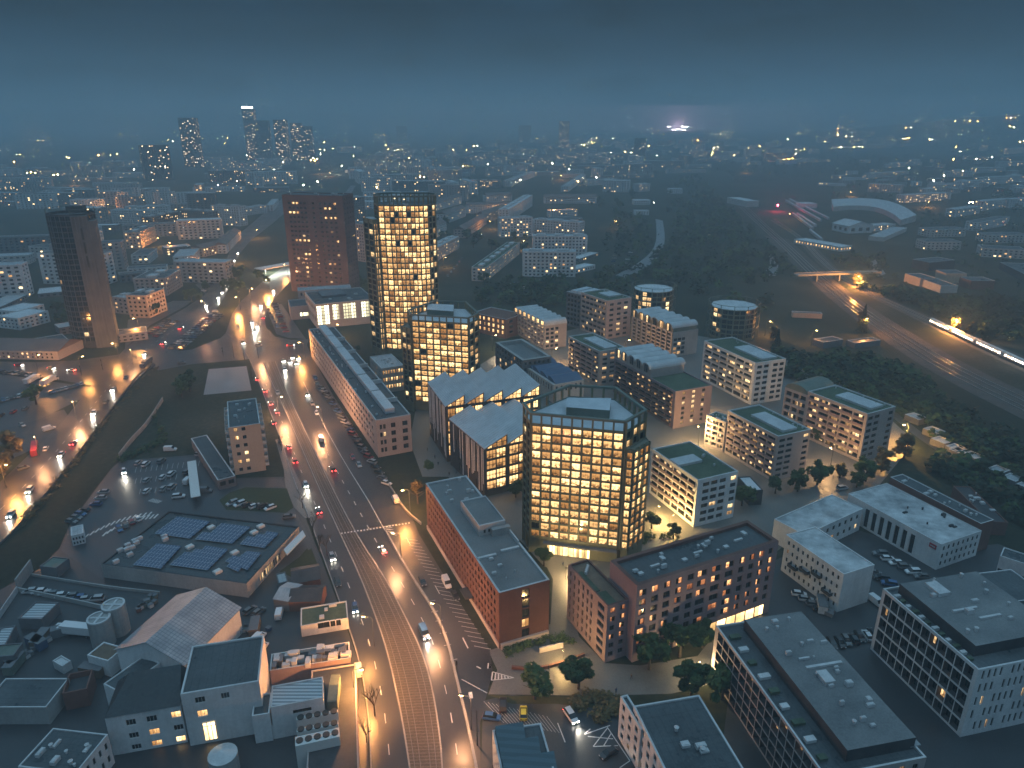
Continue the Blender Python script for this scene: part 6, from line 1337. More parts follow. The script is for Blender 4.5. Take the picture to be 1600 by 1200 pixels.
V=[('van','blue',(663,992),(682,1035),'dark blue van with glowing headlights beside the tram bed',1,1),
('suv','white',(892,1122),(906,1142),'white car with bright headlights on the plaza car park',1,1),
('car','blue',(555,952),(558,985),'blue car on the left carriageway beside the green roofed office',1,0),
('van','white',(560,1050),(556,1000),'boxy van parked in orange lamplight at the left kerb',0,0),
('car','silver',(519,872),(528,900),'silver car by the bare trees on the left carriageway',1,0),
('car','black',(528,912),(535,940),'black car near the dark pavilions on the left carriageway',0,0),
('car','white',(478,759),(486,785),'car with blazing headlights passing the lawn row',1,1),
('suv','red',(461,722),(452,690),'red tailed car braking beside the peach block',1,0),
('car','grey',(433,645),(427,630),'second braking car up the left carriageway',1,0),
('car','red',(423,632),(416,615),'third braking car up the left carriageway',1,0),
('car','black',(438,694),(446,716),'dark car half hidden by the bare tree',0,0),
('van','white',(502,688),(494,670),'small white van alone on the right carriageway',0,0),
('car','silver',(434,615),(442,635),'pale car beside the start of the tram bed',0,0),
('car','red',(402,594),(396,578),'car with red tail lights beside the pale slab',1,0),
('van','grey',(380,537),(384,550),'dark van entering the junction',1,0),
('car','silver',(404,541),(418,540),'silver car crossing the junction',0,0),
('car','white',(372,510),(374,522),'pale car on the bend above the junction',0,0),
('suv','white',(394,505),(396,518),'headlit car at the head of the junction queue, left',1,1),
('car','white',(402,511),(404,524),'headlit car at the head of the junction queue, right',1,1),
('car','white',(397,520),(399,532),'headlit car in front of the junction queue',1,1),
('car','red',(454,541),(468,540),'car leaving the junction by the office corner lamp',1,0),
('car','white',(445,579),(449,592),'headlit car leading the right carriageway queue',1,1),
('car','silver',(443,565),(446,575),'silver car in the right carriageway queue, left',1,0),
('car','white',(453,567),(457,577),'white car in the right carriageway queue, middle',1,0),
('suv','silver',(463,569),(468,579),'tall silver car in the right carriageway queue, right',1,0),
('car','black',(457,560),(460,570),'black car in the right carriageway queue, middle rear',1,0),
('car','grey',(466,561),(470,571),'grey car in the right carriageway queue, right rear',1,0),
('car','grey',(480,618),(486,630),'grey car approaching on the right carriageway, upper',1,0),
('car','beige',(488,632),(494,644),'beige car approaching on the right carriageway, middle',0,0),
('car','white',(495,647),(501,660),'white car approaching on the right carriageway, lower',0,0),
('car','red',(551,716),(560,733),'dark red car beside the slanted row',0,0),
('car','silver',(561,728),(570,745),'silver car beside the slanted row in front of the red one',0,0),
('van','white',(618,783),(610,768),'white van brightly lit under the avenue lamp',0,0),
('car','black',(660,911),(668,928),'black car in the slip lane beside the barrier',0,0),
('van','white',(698,914),(704,926),'white van parked against the red brick block',0,0),
('car','black',(711,933),(718,945),'black car behind the white van at the brick block',0,0),
('car','blue',(768,1123),(790,1126),'bright blue car on the plaza car park',0,0),
('suv','black',(786,1105),(786,1085),'black tall car between the blue and the yellow car',0,0),
('car','yellow',(818,1117),(818,1095),'yellow car on the plaza car park',0,0),
('car','black',(951,1180),(930,1192),'black car beside the hatched marking at the bottom',0,0),
('car','white',(227,554),(220,562),'headlit car on the left road at the glass tower corner',1,1),
('truck','grey',(229,571),(215,581),'long dark lorry on the left road at the crossing',0,0),
('car','grey',(197,591),(190,600),'grey car on the left road behind the lorry',0,0),
('car','white',(177,610),(170,620),'headlit car on the left road, upper of two',1,1),
('suv','grey',(166,630),(173,621),'grey tall car between the two headlit cars',0,0),
('suv','white',(147,647),(138,660),'headlit tall car on the left road, lower of two',1,1),
('car','red',(115,694),(124,684),'dark red car on the left road beside the grass bank',1,0),
('suv','white',(47,768),(34,784),'white tall car with lit road ahead, lower left road',1,1),
('suv','white',(18,806),(4,824),'white tall car nearest on the lower left road',1,1),
('bus','red',(55,706),(57,690),'orange red bus standing left of the left road',0,0),
('car','white',(72,703),(78,692),'white car right of the orange red bus',0,0),
('van','white',(77,672),(90,668),'white minibus on the triangular island',0,0),
('car','silver',(35,666),(45,671),'silver car left of the white minibus',0,0),
('car','grey',(37,733),(48,730),'grey car under the lower left street lamp',0,0),
('car','white',(323,478),(316,485),'headlit car on the left road beside the triangular lot',1,1),
('car','white',(342,466),(336,472),'headlit car second along the triangular lot',1,1),
('car','white',(348,458),(343,464),'headlit car third along the triangular lot',1,0),
('car','white',(355,447),(352,454),'headlit car fourth along the triangular lot',1,1),
('car','white',(362,418),(360,425),'headlit car at the upper bend of the left road',1,0),
('car','silver',(366,408),(364,415),'second headlit car at the upper bend of the left road',1,0),
('car','white',(372,396),(369,403),'third headlit car at the upper bend of the left road',1,0),
('car','grey',(284,568),(300,566),'dark car on the cross road',0,0),
('suv','silver',(1316,765),(1328,763),'silver car on the lane by the rose slab trees',0,0),
('van','white',(1369,944),(1382,954),'white van beside the second dark block',0,0),
('van','white',(437,962),(440,950),'white van near the dark pavilions',0,0),
('van','white',(404,1001),(412,993),'rear white delivery van by the plant roof',0,0),
('van','white',(408,1017),(416,1008),'front white delivery van by the plant roof',0,0),
('truck','white',(118,992),(98,990),'white cabbed lorry beside the silos',0,0),
('truck','white',(52,597),(65,590),'white lorry in the west lot, left of two',0,0),
('truck','white',(78,599),(91,592),'white lorry in the west lot, right of two',0,0),
('car','white',(1021,317),(1022,325),'headlit car far up the winding road',1,0),
('car','grey',(1029,367),(1028,358),'dark car half way down the winding road',0,0),
('car','black',(1023,402),(1016,408),'dark car on the lower bend of the winding road',0,0),
('car','grey',(414,612),(408,598),'car with tail lights near the start of the tram bed',1,0),
('car','black',(428,662),(422,648),'car with tail lights left of the tram bed, below the braking trio',1,0),
('car','silver',(451,700),(446,690),'car with tail lights beside the bare tree at the peach block',1,0),
('car','grey',(498,800),(492,785),'car with tail lights beside the store lawn',1,0),
('suv','black',(520,735),(514,722),'tall car going up the right carriageway near the slanted row end',1,0),
('car','silver',(598,862),(588,845),'car going up the right carriageway at the stitched crossing',1,0),
('car','red',(30,572),(50,573),'first car with tail lights on the west road',1,0),
('car','grey',(80,577),(100,580),'second car with tail lights on the west road',1,0),
('car','white',(112,580),(92,578),'headlit car on the west road near the glass tower',1,1),
('car','silver',(255,538),(266,530),'car with tail lights passing the triangular lot tip',1,0),
('car','red',(283,514),(295,506),'red car with tail lights alongside the triangular lot',1,0),
('car','white',(96,712),(86,724),'headlit car on the left road beside the orange bus',1,1),
('car','white',(408,478),(402,490),'headlit car coming down the avenue bend, lower',1,1),
('car','white',(428,455),(420,463),'headlit car coming down the avenue bend, upper',1,1),
('car','red',(412,498),(420,478),'car with tail lights on the avenue bend',1,0),
('car','white',(194,738),(194,752),'lone car with glowing headlights on the store car park',1,1)]
for k,c,p,q,lab,on,bm in V: drive(k,c,p,q,lab,on,bool(bm))
# ---------------------------------------------------------------- trees, woodland, people, lamps, rails, markings
def leafmat(name,c1,c2):
    m,nt,b=newmat(name); L=nt.links; oi=N(nt,'ShaderNodeObjectInfo'); geo=N(nt,'ShaderNodeNewGeometry'); n=N(nt,'ShaderNodeTexNoise'); n.inputs['Scale'].default_value=.35; n.inputs['Detail'].default_value=4; L.new(geo.outputs['Position'],n.inputs['Vector'])
    f=mathn(nt,'MULTIPLY_ADD',oi.outputs['Random'],.35,mathn(nt,'MULTIPLY',n.outputs['Fac'],.8)); L.new(ramp(nt,f,[(.25,c1),(.85,c2)]),b.inputs['Base Color']); b.inputs['Roughness'].default_value=.8; b.inputs['Specular IOR Level'].default_value=.2; return m
M['leaf']=leafmat('leaf',(.02,.045,.018),(.075,.115,.04)); M['leaf_dry_lamplit']=leafmat('leaf_dry_lamplit',(.05,.045,.02),(.15,.115,.05)); M['needle']=leafmat('needle',(.010,.022,.013),(.028,.05,.028)); M['bark']=rough_mat('bark',(.04,.032,.026),(.09,.075,.06),1.5,6,.95)
def leafquad(b,x,y,z,s,r,m=0):
    a=r.uniform(0,2*pi); e=r.uniform(-.9,.9); u=(cos(a),sin(a),r.uniform(-.4,.4)); v=(-sin(a)*cos(e),cos(a)*cos(e),sin(e)); k=r.uniform(.6,1.1)
    b.face([(x-u[0]*s-v[0]*s*k,y-u[1]*s-v[1]*s*k,z-u[2]*s-v[2]*s*k),(x+u[0]*s*.7-v[0]*s*k,y+u[1]*s*.7-v[1]*s*k,z+u[2]*s-v[2]*s*k),(x+u[0]*s+v[0]*s*k,y+u[1]*s+v[1]*s*k,z+u[2]*s+v[2]*s*k),(x-u[0]*s*.8+v[0]*s*k*.8,y-u[1]*s*.8+v[1]*s*k*.8,z-u[2]*s+v[2]*s*k)],m)
def crown(seed,n,s,rx=1.0,rz=1.0,z0=.5,lobes=15):
    """unit crown: uneven clumps of leaves in a volume about 1 wide"""
    r=random.Random(seed); b=MB(); C=[]
    for k in range(lobes):
        a=r.uniform(0,2*pi); q=r.uniform(.1,.74); C.append((q*cos(a)*rx,q*sin(a)*rx,r.uniform(-.5,.7)*rz*(1-.3*q),r.uniform(.17,.36)))
    for i in range(n):
        c=r.choice(C); d=[r.gauss(0,1) for _ in range(3)]; l=math.sqrt(sum(t*t for t in d)) or 1; q=c[3]*(r.uniform(.6,1.08))
        leafquad(b,c[0]+d[0]/l*q,c[1]+d[1]/l*q,c[2]+d[2]/l*q*.85,s*r.uniform(.6,1.3),r)
    return b
def limbs(seed,h=1.0,r0=.035,n=5,spread=.5,top=.75):
    r=random.Random(seed); b=MB(); b.tube((0,0,0),(0.01,.01,h*.5),r0,r0*.7,7); b.tube((.01,.01,h*.5),(.02,-.01,h*top),r0*.7,r0*.3,6)
    for k in range(n):
        a=2*pi*k/n+r.uniform(-.4,.4); z=h*r.uniform(.35,.6); b.tube((0,0,z),(spread*.5*cos(a),spread*.5*sin(a),z+h*.25),r0*.45,r0*.15,5)
    return b
def bare(seed):
    r=random.Random(seed); b=MB()
    def br(p,d,l,rad,lv):
        q=tuple(p[i]+d[i]*l for i in range(3)); b.tube(p,q,rad,rad*.6,5 if lv<2 else 3,cap=False)
        if lv>=4: return
        for k in range(3 if lv else 5):
            a=r.uniform(0,2*pi); t=r.uniform(.35,.85); e=(d[0]+t*cos(a),d[1]+t*sin(a),d[2]+.25); m=math.sqrt(sum(x*x for x in e)); br(tuple(p[i]+d[i]*l*r.uniform(.6,1) for i in range(3)) if k else q,tuple(x/m for x in e),l*r.uniform(.55,.75),rad*.55,lv+1)
    br((0,0,0),(0,0,1),3.0,.16,0); return b
CR=[crown(s,2000,.075).mesh('crown',M['leaf']) for s in (1,2,3)]; CRd=[crown(s,420,.17).mesh('crown',M['leaf']) for s in (11,12,13)]; CRo=[crown(s,700,.13,.8,1.3).mesh('crown',M['leaf_dry_lamplit']) for s in (21,22)]
TK=[limbs(s,1.0).mesh('trunk',M['bark']) for s in (1,2)]; BR_=[bare(s).mesh('trunk',M['bark']) for s in (3,4,5)]
tk=0
def tree(px,py,r,label,h=None,meshes=None,group=None,z=0.0,world=None,name='tree'):
    global tk; tk+=1; x,y=world or g(px,py); h=h or r*1.85; o=empty(name,(x,y,z),tk*2.4,label,'tree',group)
    put('trunk',TK[tk%2],o,sc=(h*1.2,h*1.2,h*.8)); put('crown',(meshes or CR)[tk%len(meshes or CR)],o,(0,0,h-r*.82),0,(r*(.85+.3*((tk*37)%10)/10),r*(.85+.3*((tk*53)%10)/10),r*(.8+.35*((tk*71)%10)/10))); return o
NT=[(835,1092,5.0,'round dark tree on the plaza lawn, left of the pair'),(904,1076,4.8,'round dark tree on the plaza lawn, right of the pair'),(1014,1046,5.4,'broad tree lit from the shop front of the pink block'),(1062,1026,5.6,'dark tree between the pink block and the dark block'),(1098,1012,4.4,'dark tree at the corner of the bottom right block'),(1080,1088,5.0,'dark tree at the edge of the lit plaza paving'),(1128,1092,5.5,'dark tree close under the loggia wall'),
(1277,757,5.0,'leafy tree right of the rose slab end wall'),(1246,768,4.6,'second tree below the rose slab end wall'),(1211,771,4.2,'tree in front of the slatted canopy'),(1312,747,3.2,'small tree standing in the lamplit lane'),(1352,752,5.4,'large tree at the lane corner below the corner slab'),(1377,737,5.0,'large tree left of the orange lamp'),(1412,716,5.2,'tree glowing orange around the street lamp'),(1338,762,3.6,'low tree beside the silver car lane'),(1159,790,4.6,'dark tree right of the moss roofed slab'),(1330,712,3.4,'small tree at the foot of the corner slab'),(1275,690,3.6,'tree between the two rose slabs'),
(806,777,3.8,'small tree in front of the front sawtooth hall'),(850,884,3.6,'thin tree at the octagonal tower lobby'),(835,838,3.8,'tree left of the octagonal tower foot'),(1018,826,3.4,'tree in the lamplit court right of the octagonal tower'),(985,838,3.2,'low tree under the octagonal tower'),(1052,842,3.0,'low tree behind the pink block roof'),
(1120,800,3.4,'tree behind the long roof of the pink block'),(297,612,6.0,'dark broad tree by the pale slab clearing'),(285,622,5.0,'second dark tree by the pale slab clearing'),(300,472,6,'dark tree behind the triangular car lot'),(244,492,5,'dark tree next to the peach office'),(312,474,5,'rounder tree behind the triangular car lot'),(57,632,6,'dark round tree in the west lot'),(20,716,6,'orange lit bushy tree at the lower left street lamp'),(8,742,5,'second orange lit tree at the lower left street lamp'),
(1208,531,4.2,'lamplit orange tree right of the nearer round block'),(1345,508,4.5,'orange lit bush tree behind the lone fir'),(1338,446,5,'lamplit tree at the bridge end'),(1492,520,5,'lamplit tree behind the train'),(1515,530,5,'second lamplit tree behind the train'),(1540,540,5,'third lamplit tree behind the train'),(653,787,3.2,'slim lamplit tree at the avenue street lamp')]
for x,y,r,l in NT: tree(x,y,r,l,meshes=CRo if ('orange' in l or 'lamplit' in l and 'tower' not in l) else CR,h=r*2.9 if 'slim' in l else None)  # lamplit trees take the warmer leaf colour: lamplight painted into the crown
for k,(x,y,r) in enumerate([(626,702,1.9),(560,560,1.6),(670,760,2.2)]):
    o=tree(x,y,r*1.3,('tall dark cypress against the long office end','narrow cypress behind the long office','narrow dark tree left of the brick block')[k],h=r*5); o.children[1].scale=(r*1.2,r*1.2,r*2.6); o.children[1].location=(0,0,r*3)
for k,(x,y) in enumerate([(440,704),(473,794),(490,836),(500,862),(511,868),(586,1119),(573,1160)]):
    o=empty('bare_tree',(*g(x,y),0),k*1.3,('bare tree beside the peach block','bare tree at the lawn row exit','bare tree on the avenue pavement, farthest of three below the lawn row','bare tree on the avenue pavement, middle of three below the lawn row','bare tree on the avenue pavement, nearest of three below the lawn row','bare tree in orange lamplight on the avenue verge, farther','bare tree in orange lamplight on the avenue verge, nearer')[k],'tree','bare trees along the avenue')
    put('trunk',BR_[k%3],o,sc=1.0+.1*(k%3))
def fir(px,py,h,label):
    r=random.Random(int(px)); b=MB()
    for i in range(1100):
        f=r.random()**1.4; z=h*(.08+.9*f); q=(1-f)*h*.2*(1+.25*sin(f*50))*r.uniform(.5,1.05); a=r.uniform(0,2*pi); leafquad(b,q*cos(a),q*sin(a),z-q*.3,.34,r)
    o=empty('fir_tree',(*g(px,py),0),0,label,'tree'); b.build('crown',M['needle'],o); t=MB(); t.tube((0,0,0),(0,0,h*.9),.3,.05,7); t.build('trunk',M['bark'],o)
fir(1346,519,19,'lone tall dark fir beside the railway'); fir(1214,541,11,'dark fir beside the nearer round block')
# mid distance trees
rt_=random.Random(31); k=0
for (x0,x1,y0,y1,n,d) in ((680,830,340,430,22,'among the gabled blocks'),(740,990,430,480,30,'on the slope below the pale slabs'),(545,580,420,500,8,'between the brown tower and the tallest tower'),(905,1010,300,330,10,'near the winding road houses'),(300,420,430,480,6,'along the left road'),(0,120,440,520,8,'around the far left villas')):
    j=0
    for t in range(n*6):
        if j>=n: break
        px,py=rt_.uniform(x0,x1),rt_.uniform(y0,y1); X,Y=g(px,py)
        if any(hypot(X-q[0],Y-q[1])<q[2]*.8+3 for q in taken): continue
        j+=1; tree(0,0,rt_.uniform(3.5,6.5),'dark leafy tree %s, %s planted there counting outward'%(d,nth(j)),meshes=CRd,group='trees of the middle distance',world=(X,Y))
# woodland mass
def wood(polys,n,label,sz=(3.0,6.0),q=34):
    r=random.Random(n); b=MB(); VV=b.v; 
    def inside(p,P):
        c=False; j=len(P)-1
        for i in range(len(P)):
            if (P[i][1]>p[1])!=(P[j][1]>p[1]) and p[0]<(P[j][0]-P[i][0])*(p[1]-P[i][1])/(P[j][1]-P[i][1])+P[i][0]: c=not c
            j=i
        return c
    for poly,cnt in polys:
        W_=[gt(*p) for p in poly]; x0=min(w[0] for w in W_); x1=max(w[0] for w in W_); y0=min(w[1] for w in W_); y1=max(w[1] for w in W_); k=0; t=0
        while k<cnt and t<cnt*12:
            t+=1; X,Y=r.uniform(x0,x1),r.uniform(y0,y1)
            if not inside((X,Y),W_): continue
            if any(abs(X-a[0])+abs(Y-a[1])<a[2] for a in taken): continue
            k+=1; s=r.uniform(*sz)*(1 if r.random()<.8 else .55); z=hz(X,Y); m=0 if r.random()<.6 else 1
            for i in range(q):
                d=[r.gauss(0,1) for _ in range(3)]; l=math.sqrt(sum(u*u for u in d)) or 1; f=r.uniform(.55,1.05)
                leafquad(b,X+d[0]/l*s*f*.8,Y+d[1]/l*s*f*.8,z+s*.8+d[2]/l*s*f*.75,s*.24,r,m)
    o=b.build('woodland',[M['needle'],M['leaf']]); tag(o,label,kind='stuff')
wood([([(940,445),(1010,395),(1045,385),(1060,330),(1110,300),(1165,350),(1255,430),(1200,440),(1100,470),(1200,470),(1210,500),(1060,455),(1000,450)],560),([(1040,280),(1090,275),(1120,300),(1060,330),(1045,380)],90),([(960,330),(1010,345),(1020,385),(975,410),(940,395)],90),([(740,440),(800,450),(990,445),(985,490),(880,480),(760,500)],90)],1,'dense dark scrub wood filling the valley beside the railway')
wood([([(1245,560),(1330,555),(1420,580),(1500,640),(1600,700),(1620,770),(1480,700),(1400,650),(1300,600)],420),([(1205,545),(1260,560),(1310,600),(1250,600),(1210,580)],60),([(1425,735),(1540,790),(1620,840),(1620,790),(1480,710)],60)],2,'dark unlit wood behind the allotment lane',(2.4,4.4))
wood([([(1340,450),(1400,470),(1470,500),(1600,545),(1640,560),(1640,480),(1560,470),(1480,470),(1400,452)],300),([(1290,400),(1375,400),(1400,440),(1350,440)],60)],3,'bushy railway embankment wood with lamplit edges',(2.6,5.0))
wood([([(1425,330),(1620,340),(1620,470),(1500,470),(1430,420)],150),([(1290,290),(1420,285),(1440,320),(1300,312)],70)],6,'dark garden trees between the hillside terraces',(2.5,4.5),24)
wood([([(1110,262),(1180,240),(1300,240),(1420,245),(1440,262),(1360,268),(1300,275),(1200,290),(1150,290)],260),([(1300,205),(1600,190),(1620,235),(1500,240),(1400,235)],260),([(1545,310),(1620,300),(1620,340),(1560,335)],60)],4,'dark hillside woods on the right horizon',(4,8),20)
def shrubs(name,pts,n,label,s=(.5,1.0),q=26):
    r=random.Random(n); b=MB(); P=[g(*p) for p in pts]
    for k in range(n):
        i=r.randrange(len(P)-1); f=r.random(); x=P[i][0]+(P[i+1][0]-P[i][0])*f+r.uniform(-1.5,1.5); y=P[i][1]+(P[i+1][1]-P[i][1])*f+r.uniform(-1.5,1.5); t=r.uniform(*s)
        for j in range(q): leafquad(b,x+r.gauss(0,t*.5),y+r.gauss(0,t*.5),t*.6+r.uniform(-.5,.6)*t,t*.26,r)
    o=b.build(name,M['leaf_dry_lamplit' if 'dry' in label else 'leaf']); tag(o,label,kind='stuff')
shrubs('shrubbery',[(790,1022),(810,1010),(850,1000),(890,1000)],70,'shrub bed below the end of the red brick block')
shrubs('shrubbery',[(895,1105),(930,1090),(965,1100),(935,1125)],110,'dry shrub bed between the plaza and the white block',(.7,1.3))
shrubs('shrubbery',[(860,850),(880,862),(1000,852),(1010,835)],50,'planting around the octagonal tower')
shrubs('shrubbery',[(890,868),(920,852),(990,845),(1060,838)],60,'planting behind the pink block terrace')
shrubs('hedge',[(245,574),(160,662),(100,745),(30,825)],150,'dry hedge on the bank beside the left road',(.5,1.1))
shrubs('hedge',[(240,640),(255,690),(235,700),(190,720)],70,'dark bramble line across the waste ground',(.8,1.6))
# ---------------------------------------------------------------- street lamps
ROAD_GLOW=(1,.45,.20)  # hue of the lamps added to spread a glow along the roads
SL=[(641,802,200,'avenue lamp glowing beside the white van',PW*1.0,SOD),(476,560,180,'lamp at the long office corner of the junction',PW*.8,SOD),(376,484,200,'lamp at the tip of the triangular lot',PW*1.8,SOD),(422,456,180,'lamp on the avenue bend above the junction',PW*2.2,SOD),(370,412,0,'lamp at the upper bend of the left road',PW*1.3,SOD),(400,372,0,'lamp on the far avenue left of the brown tower',PW*1.2,SOD),
(246,386,0,'orange lamp in the office yard by the striped wall',PW*1.4,SOD),(264,394,0,'second orange lamp in the office yard',PW,SOD),(307,420,0,'lamp by the peach house garden',PW,SOD),(218,520,180,'orange lamp at the peach office car lot',PW*1.5,SOD),(10,762,0,'orange lamp at the lower left road edge',PW*1.5,SOD),(128,585,60,'lamp on the west road beside the glass tower',PW*.6,SOD),(186,560,240,'lamp at the glass tower crossing',PW*.7,SOD),(60,582,60,'lamp on the west road near the left edge',PW,SOD),
(1414,696,180,'orange lamp inside the tree by the corner slab',PW*1.6,(1,.50,.12)),(1296,738,90,'lamp in the lane between the rose slabs',PW*.7,(1,.55,.2)),(1267,540,0,'small lamp in the dark gardens',PW*.3,SOD),(1108,650,90,'lamp in the alley behind the pink ended block',PW*.5,(1,.55,.2)),(1090,702,90,'lamp at the glowing passage of the balcony block',PW*1.3,(1,.62,.25)),(1024,808,0,'lamp in the court right of the octagonal tower',PW*.45,(1,.62,.2)),(1046,822,0,'second lamp in the court right of the octagonal tower',PW*.5,(1,.62,.2)),(862,570,0,'lamp in the alley before the arched roof block',PW*.9,(1,.55,.2)),(976,556,0,'lamp behind the white wave roof block',PW*.7,SOD),(769,548,0,'lamp left of the mossy roof',PW*.4,(1,.7,.4)),(524,530,0,'lamp behind the long office roof',PW*.5,SOD),(560,470,0,'lamp behind the glazed hall',PW*.6,(1,.6,.3)),
(880,1042,90,'low lamp lighting the plaza wall',PW*.22,(1,.62,.22)),(884,905,0,'lamp in the glowing lobby court',PW*.35,(1,.66,.28)),(1195,525,0,'lamp in the orange trees by the nearer round block',PW*.8,SOD),(555,1096,0,'lamp on the avenue verge at the dark roofs',PW*1.6,SOD),(585,1010,180,'lamp by the bare avenue tree near the boxy van',PW*.5,SOD),(1343,450,180,'lamp at the end of the railway bridge',PW*8,SOD),(1484,522,0,'lamp above the train at the embankment',PW*6,SOD),(1345,520,0,'garden lamp behind the lone fir',PW*1.6,SOD),
(1085,1056,0,'low lamp behind the plaza trees',PW*.25,(1,.72,.35)),(680,640,0,'lamp in the court left of the sawtooth halls',PW*.35,(1,.65,.3)),(500,470,160,'lamp by the low white roofed store',PW*.5,SOD),(627,875,170,'lamp on the avenue barrier, farthest of three',PW*.7,ROAD_GLOW),(690,990,170,'lamp on the avenue barrier, middle of three',PW*.7,ROAD_GLOW),(737,1140,170,'lamp on the avenue barrier, nearest of three',PW*.55,ROAD_GLOW),(404,560,60,'lamp at the tram bed end of the junction',PW*.9,ROAD_GLOW),(62,712,300,'lamp on the left road beside the orange bus',PW*.5,ROAD_GLOW),(208,570,300,'lamp on the left road bank above the lorry',PW*.8,ROAD_GLOW),(322,490,240,'lamp between the left road and the triangular lot',PW*1.0,ROAD_GLOW),(120,655,300,'lamp on the left road beside the white minibus',PW*.9,ROAD_GLOW),(436,650,0,'lamp by the left carriageway below the junction',PW*1.0,ROAD_GLOW),(392,470,0,'lamp inside the avenue bend above the junction',PW*.9,ROAD_GLOW),(505,668,150,'lamp on the right carriageway by the slanted row',PW*1.1,ROAD_GLOW),(450,430,200,'lamp at the foot of the brown tower',PW*1.2,SOD),(545,452,0,'lamp right of the brown tower foot',PW*.5,SOD)]  # barrier, junction and left road lamps in the road hue are added for glow
for x,y,a,l,p,c in SL:
    o=lamp(x,y,l,radians(a),p,c,group='street lamps')
    if l.startswith('low ') or 'court' in l: o.scale=(.45,.45,.45)
# white lit forecourt near the brown tower
b=empty('filling_station',(*g(438,424),0),.9,'brightly lit white filling station canopy left of the brown tower','canopy'); q=MB(); q.box(-22,22,-6,6,5.0,5.8); q.build('roof',M['white_paint'],b); q=MB(); q.box(-21,21,-5,5,4.9,4.98); q.build('light_panel',glow('canopy_light',(.9,1,.85),9,True),b)
for i in (-1,1):
    q=MB(); q.box(i*15-.3,i*15+.3,-.3,.3,0,4.9); q.build('post',M['white_paint'],b)
# far lights of the city
b=MB(); b.tube((0,0,0),(0,0,8),.12,.08,5); FP=b.mesh('pole',M['pole']); FC=[((1,.50,.16),70),((1,.72,.42),70),((1,.80,.55),60),((1,.35,.08),80)]
def ball(mat,rad):
    b=MB(); n=8
    for i in range(4):
        for k in range(n):
            def pt(i,k): t=pi*i/4; a=2*pi*k/n; return (rad*sin(t)*cos(a),rad*sin(t)*sin(a),8.3-rad*cos(t))
            b.face([pt(i,k),pt(i,k+1),pt(i+1,k+1),pt(i+1,k)])
    return b.mesh('lamp_globe',mat)
FB=[ball(glow('far_lamp',c,s*FARS),r) for c,s in FC for r in (.9,1.7)]
rl_=random.Random(77)
ZL=[(0,440,205,300,52,'on the left plain'),(440,560,215,300,16,'along the far avenue'),(540,1000,203,300,78,'on the central plain'),(560,900,194,206,26,'on the central skyline'),(1000,1130,190,250,26,'around the stadium'),(1090,1330,195,270,36,'beyond the railway'),(1290,1600,185,250,40,'on the right hill'),(1400,1600,250,330,10,'among the hillside blocks'),(0,380,196,215,16,'on the left skyline')]
for x0,x1,y0,y1,n,d in ZL:
    for j in range(n):
        px=rl_.uniform(x0,x1); py=y0+(y1-y0)*rl_.random()**1.3
        if rl_.random()<.35 and j: px=lastx+rl_.uniform(3,9); py=lasty+rl_.uniform(-1.5,1.5)
        lastx,lasty=px,py; X,Y,Z=gt(px,max(py,187.5)); k=rl_.choice((0,0,0,1,1,2,3)); f=2*k+(1 if py<232 else 0)
        o=empty('street_lamp',(X,Y,Z),0,'distant street light %s, %s one counted there'%(d,nth(j+1)),'street lamp','distant lights of the city'); put('pole',FP,o); put('lamp_globe',FB[f],o)
for x,y,p,l in ((790,334,1.0,'orange lamp at the gabled corner block'),(806,322,.7,'orange lamp behind the gabled corner block'),(763,358,1.0,'orange lamp beside the gabled rose block'),(875,281,3.0,'orange lamp floodlighting a wall in the distance'),(863,338,1.0,'left lamp on the small pale hall'),(892,338,1.0,'right lamp on the small pale hall'),(693,418,.8,'lamp below the lit stairwell block'),(655,285,2,'big orange lamp beyond the tallest tower'),(815,390,1.0,'lamp in the orange lit street by the pale slabs'),(1326,309,2,'bright orange lamp above the roundhouse'),(1447,326,2,'bright orange lamp below the hillside school'),(1417,262,2,'bright lamp on the slope of slabs'),(1163,272,1.5,'yellow lamp at the head of the railway'),(279,318,2,'yellowish lamp on the hazy slabs street'),(168,330,2,'orange lamp above the glass tower'),(382,335,1.5,'orange lamp at the pale block left of the avenue'),(115,290,2.5,'red orange lamp on the left plain'),(960,358,.5,'dim orange fire light in the valley wood'),(497,272,2,'first of the big lamps on the avenue horizon'),(514,276,2,'second of the big lamps on the avenue horizon'),(527,272,2.5,'white big lamp on the avenue horizon'),(1230,345,.7,'lamp on the railway main line')):
    lamp(x,y,l,0,PW*p,SOD if 'white' not in l else (1,.9,.7),group='street lamps')
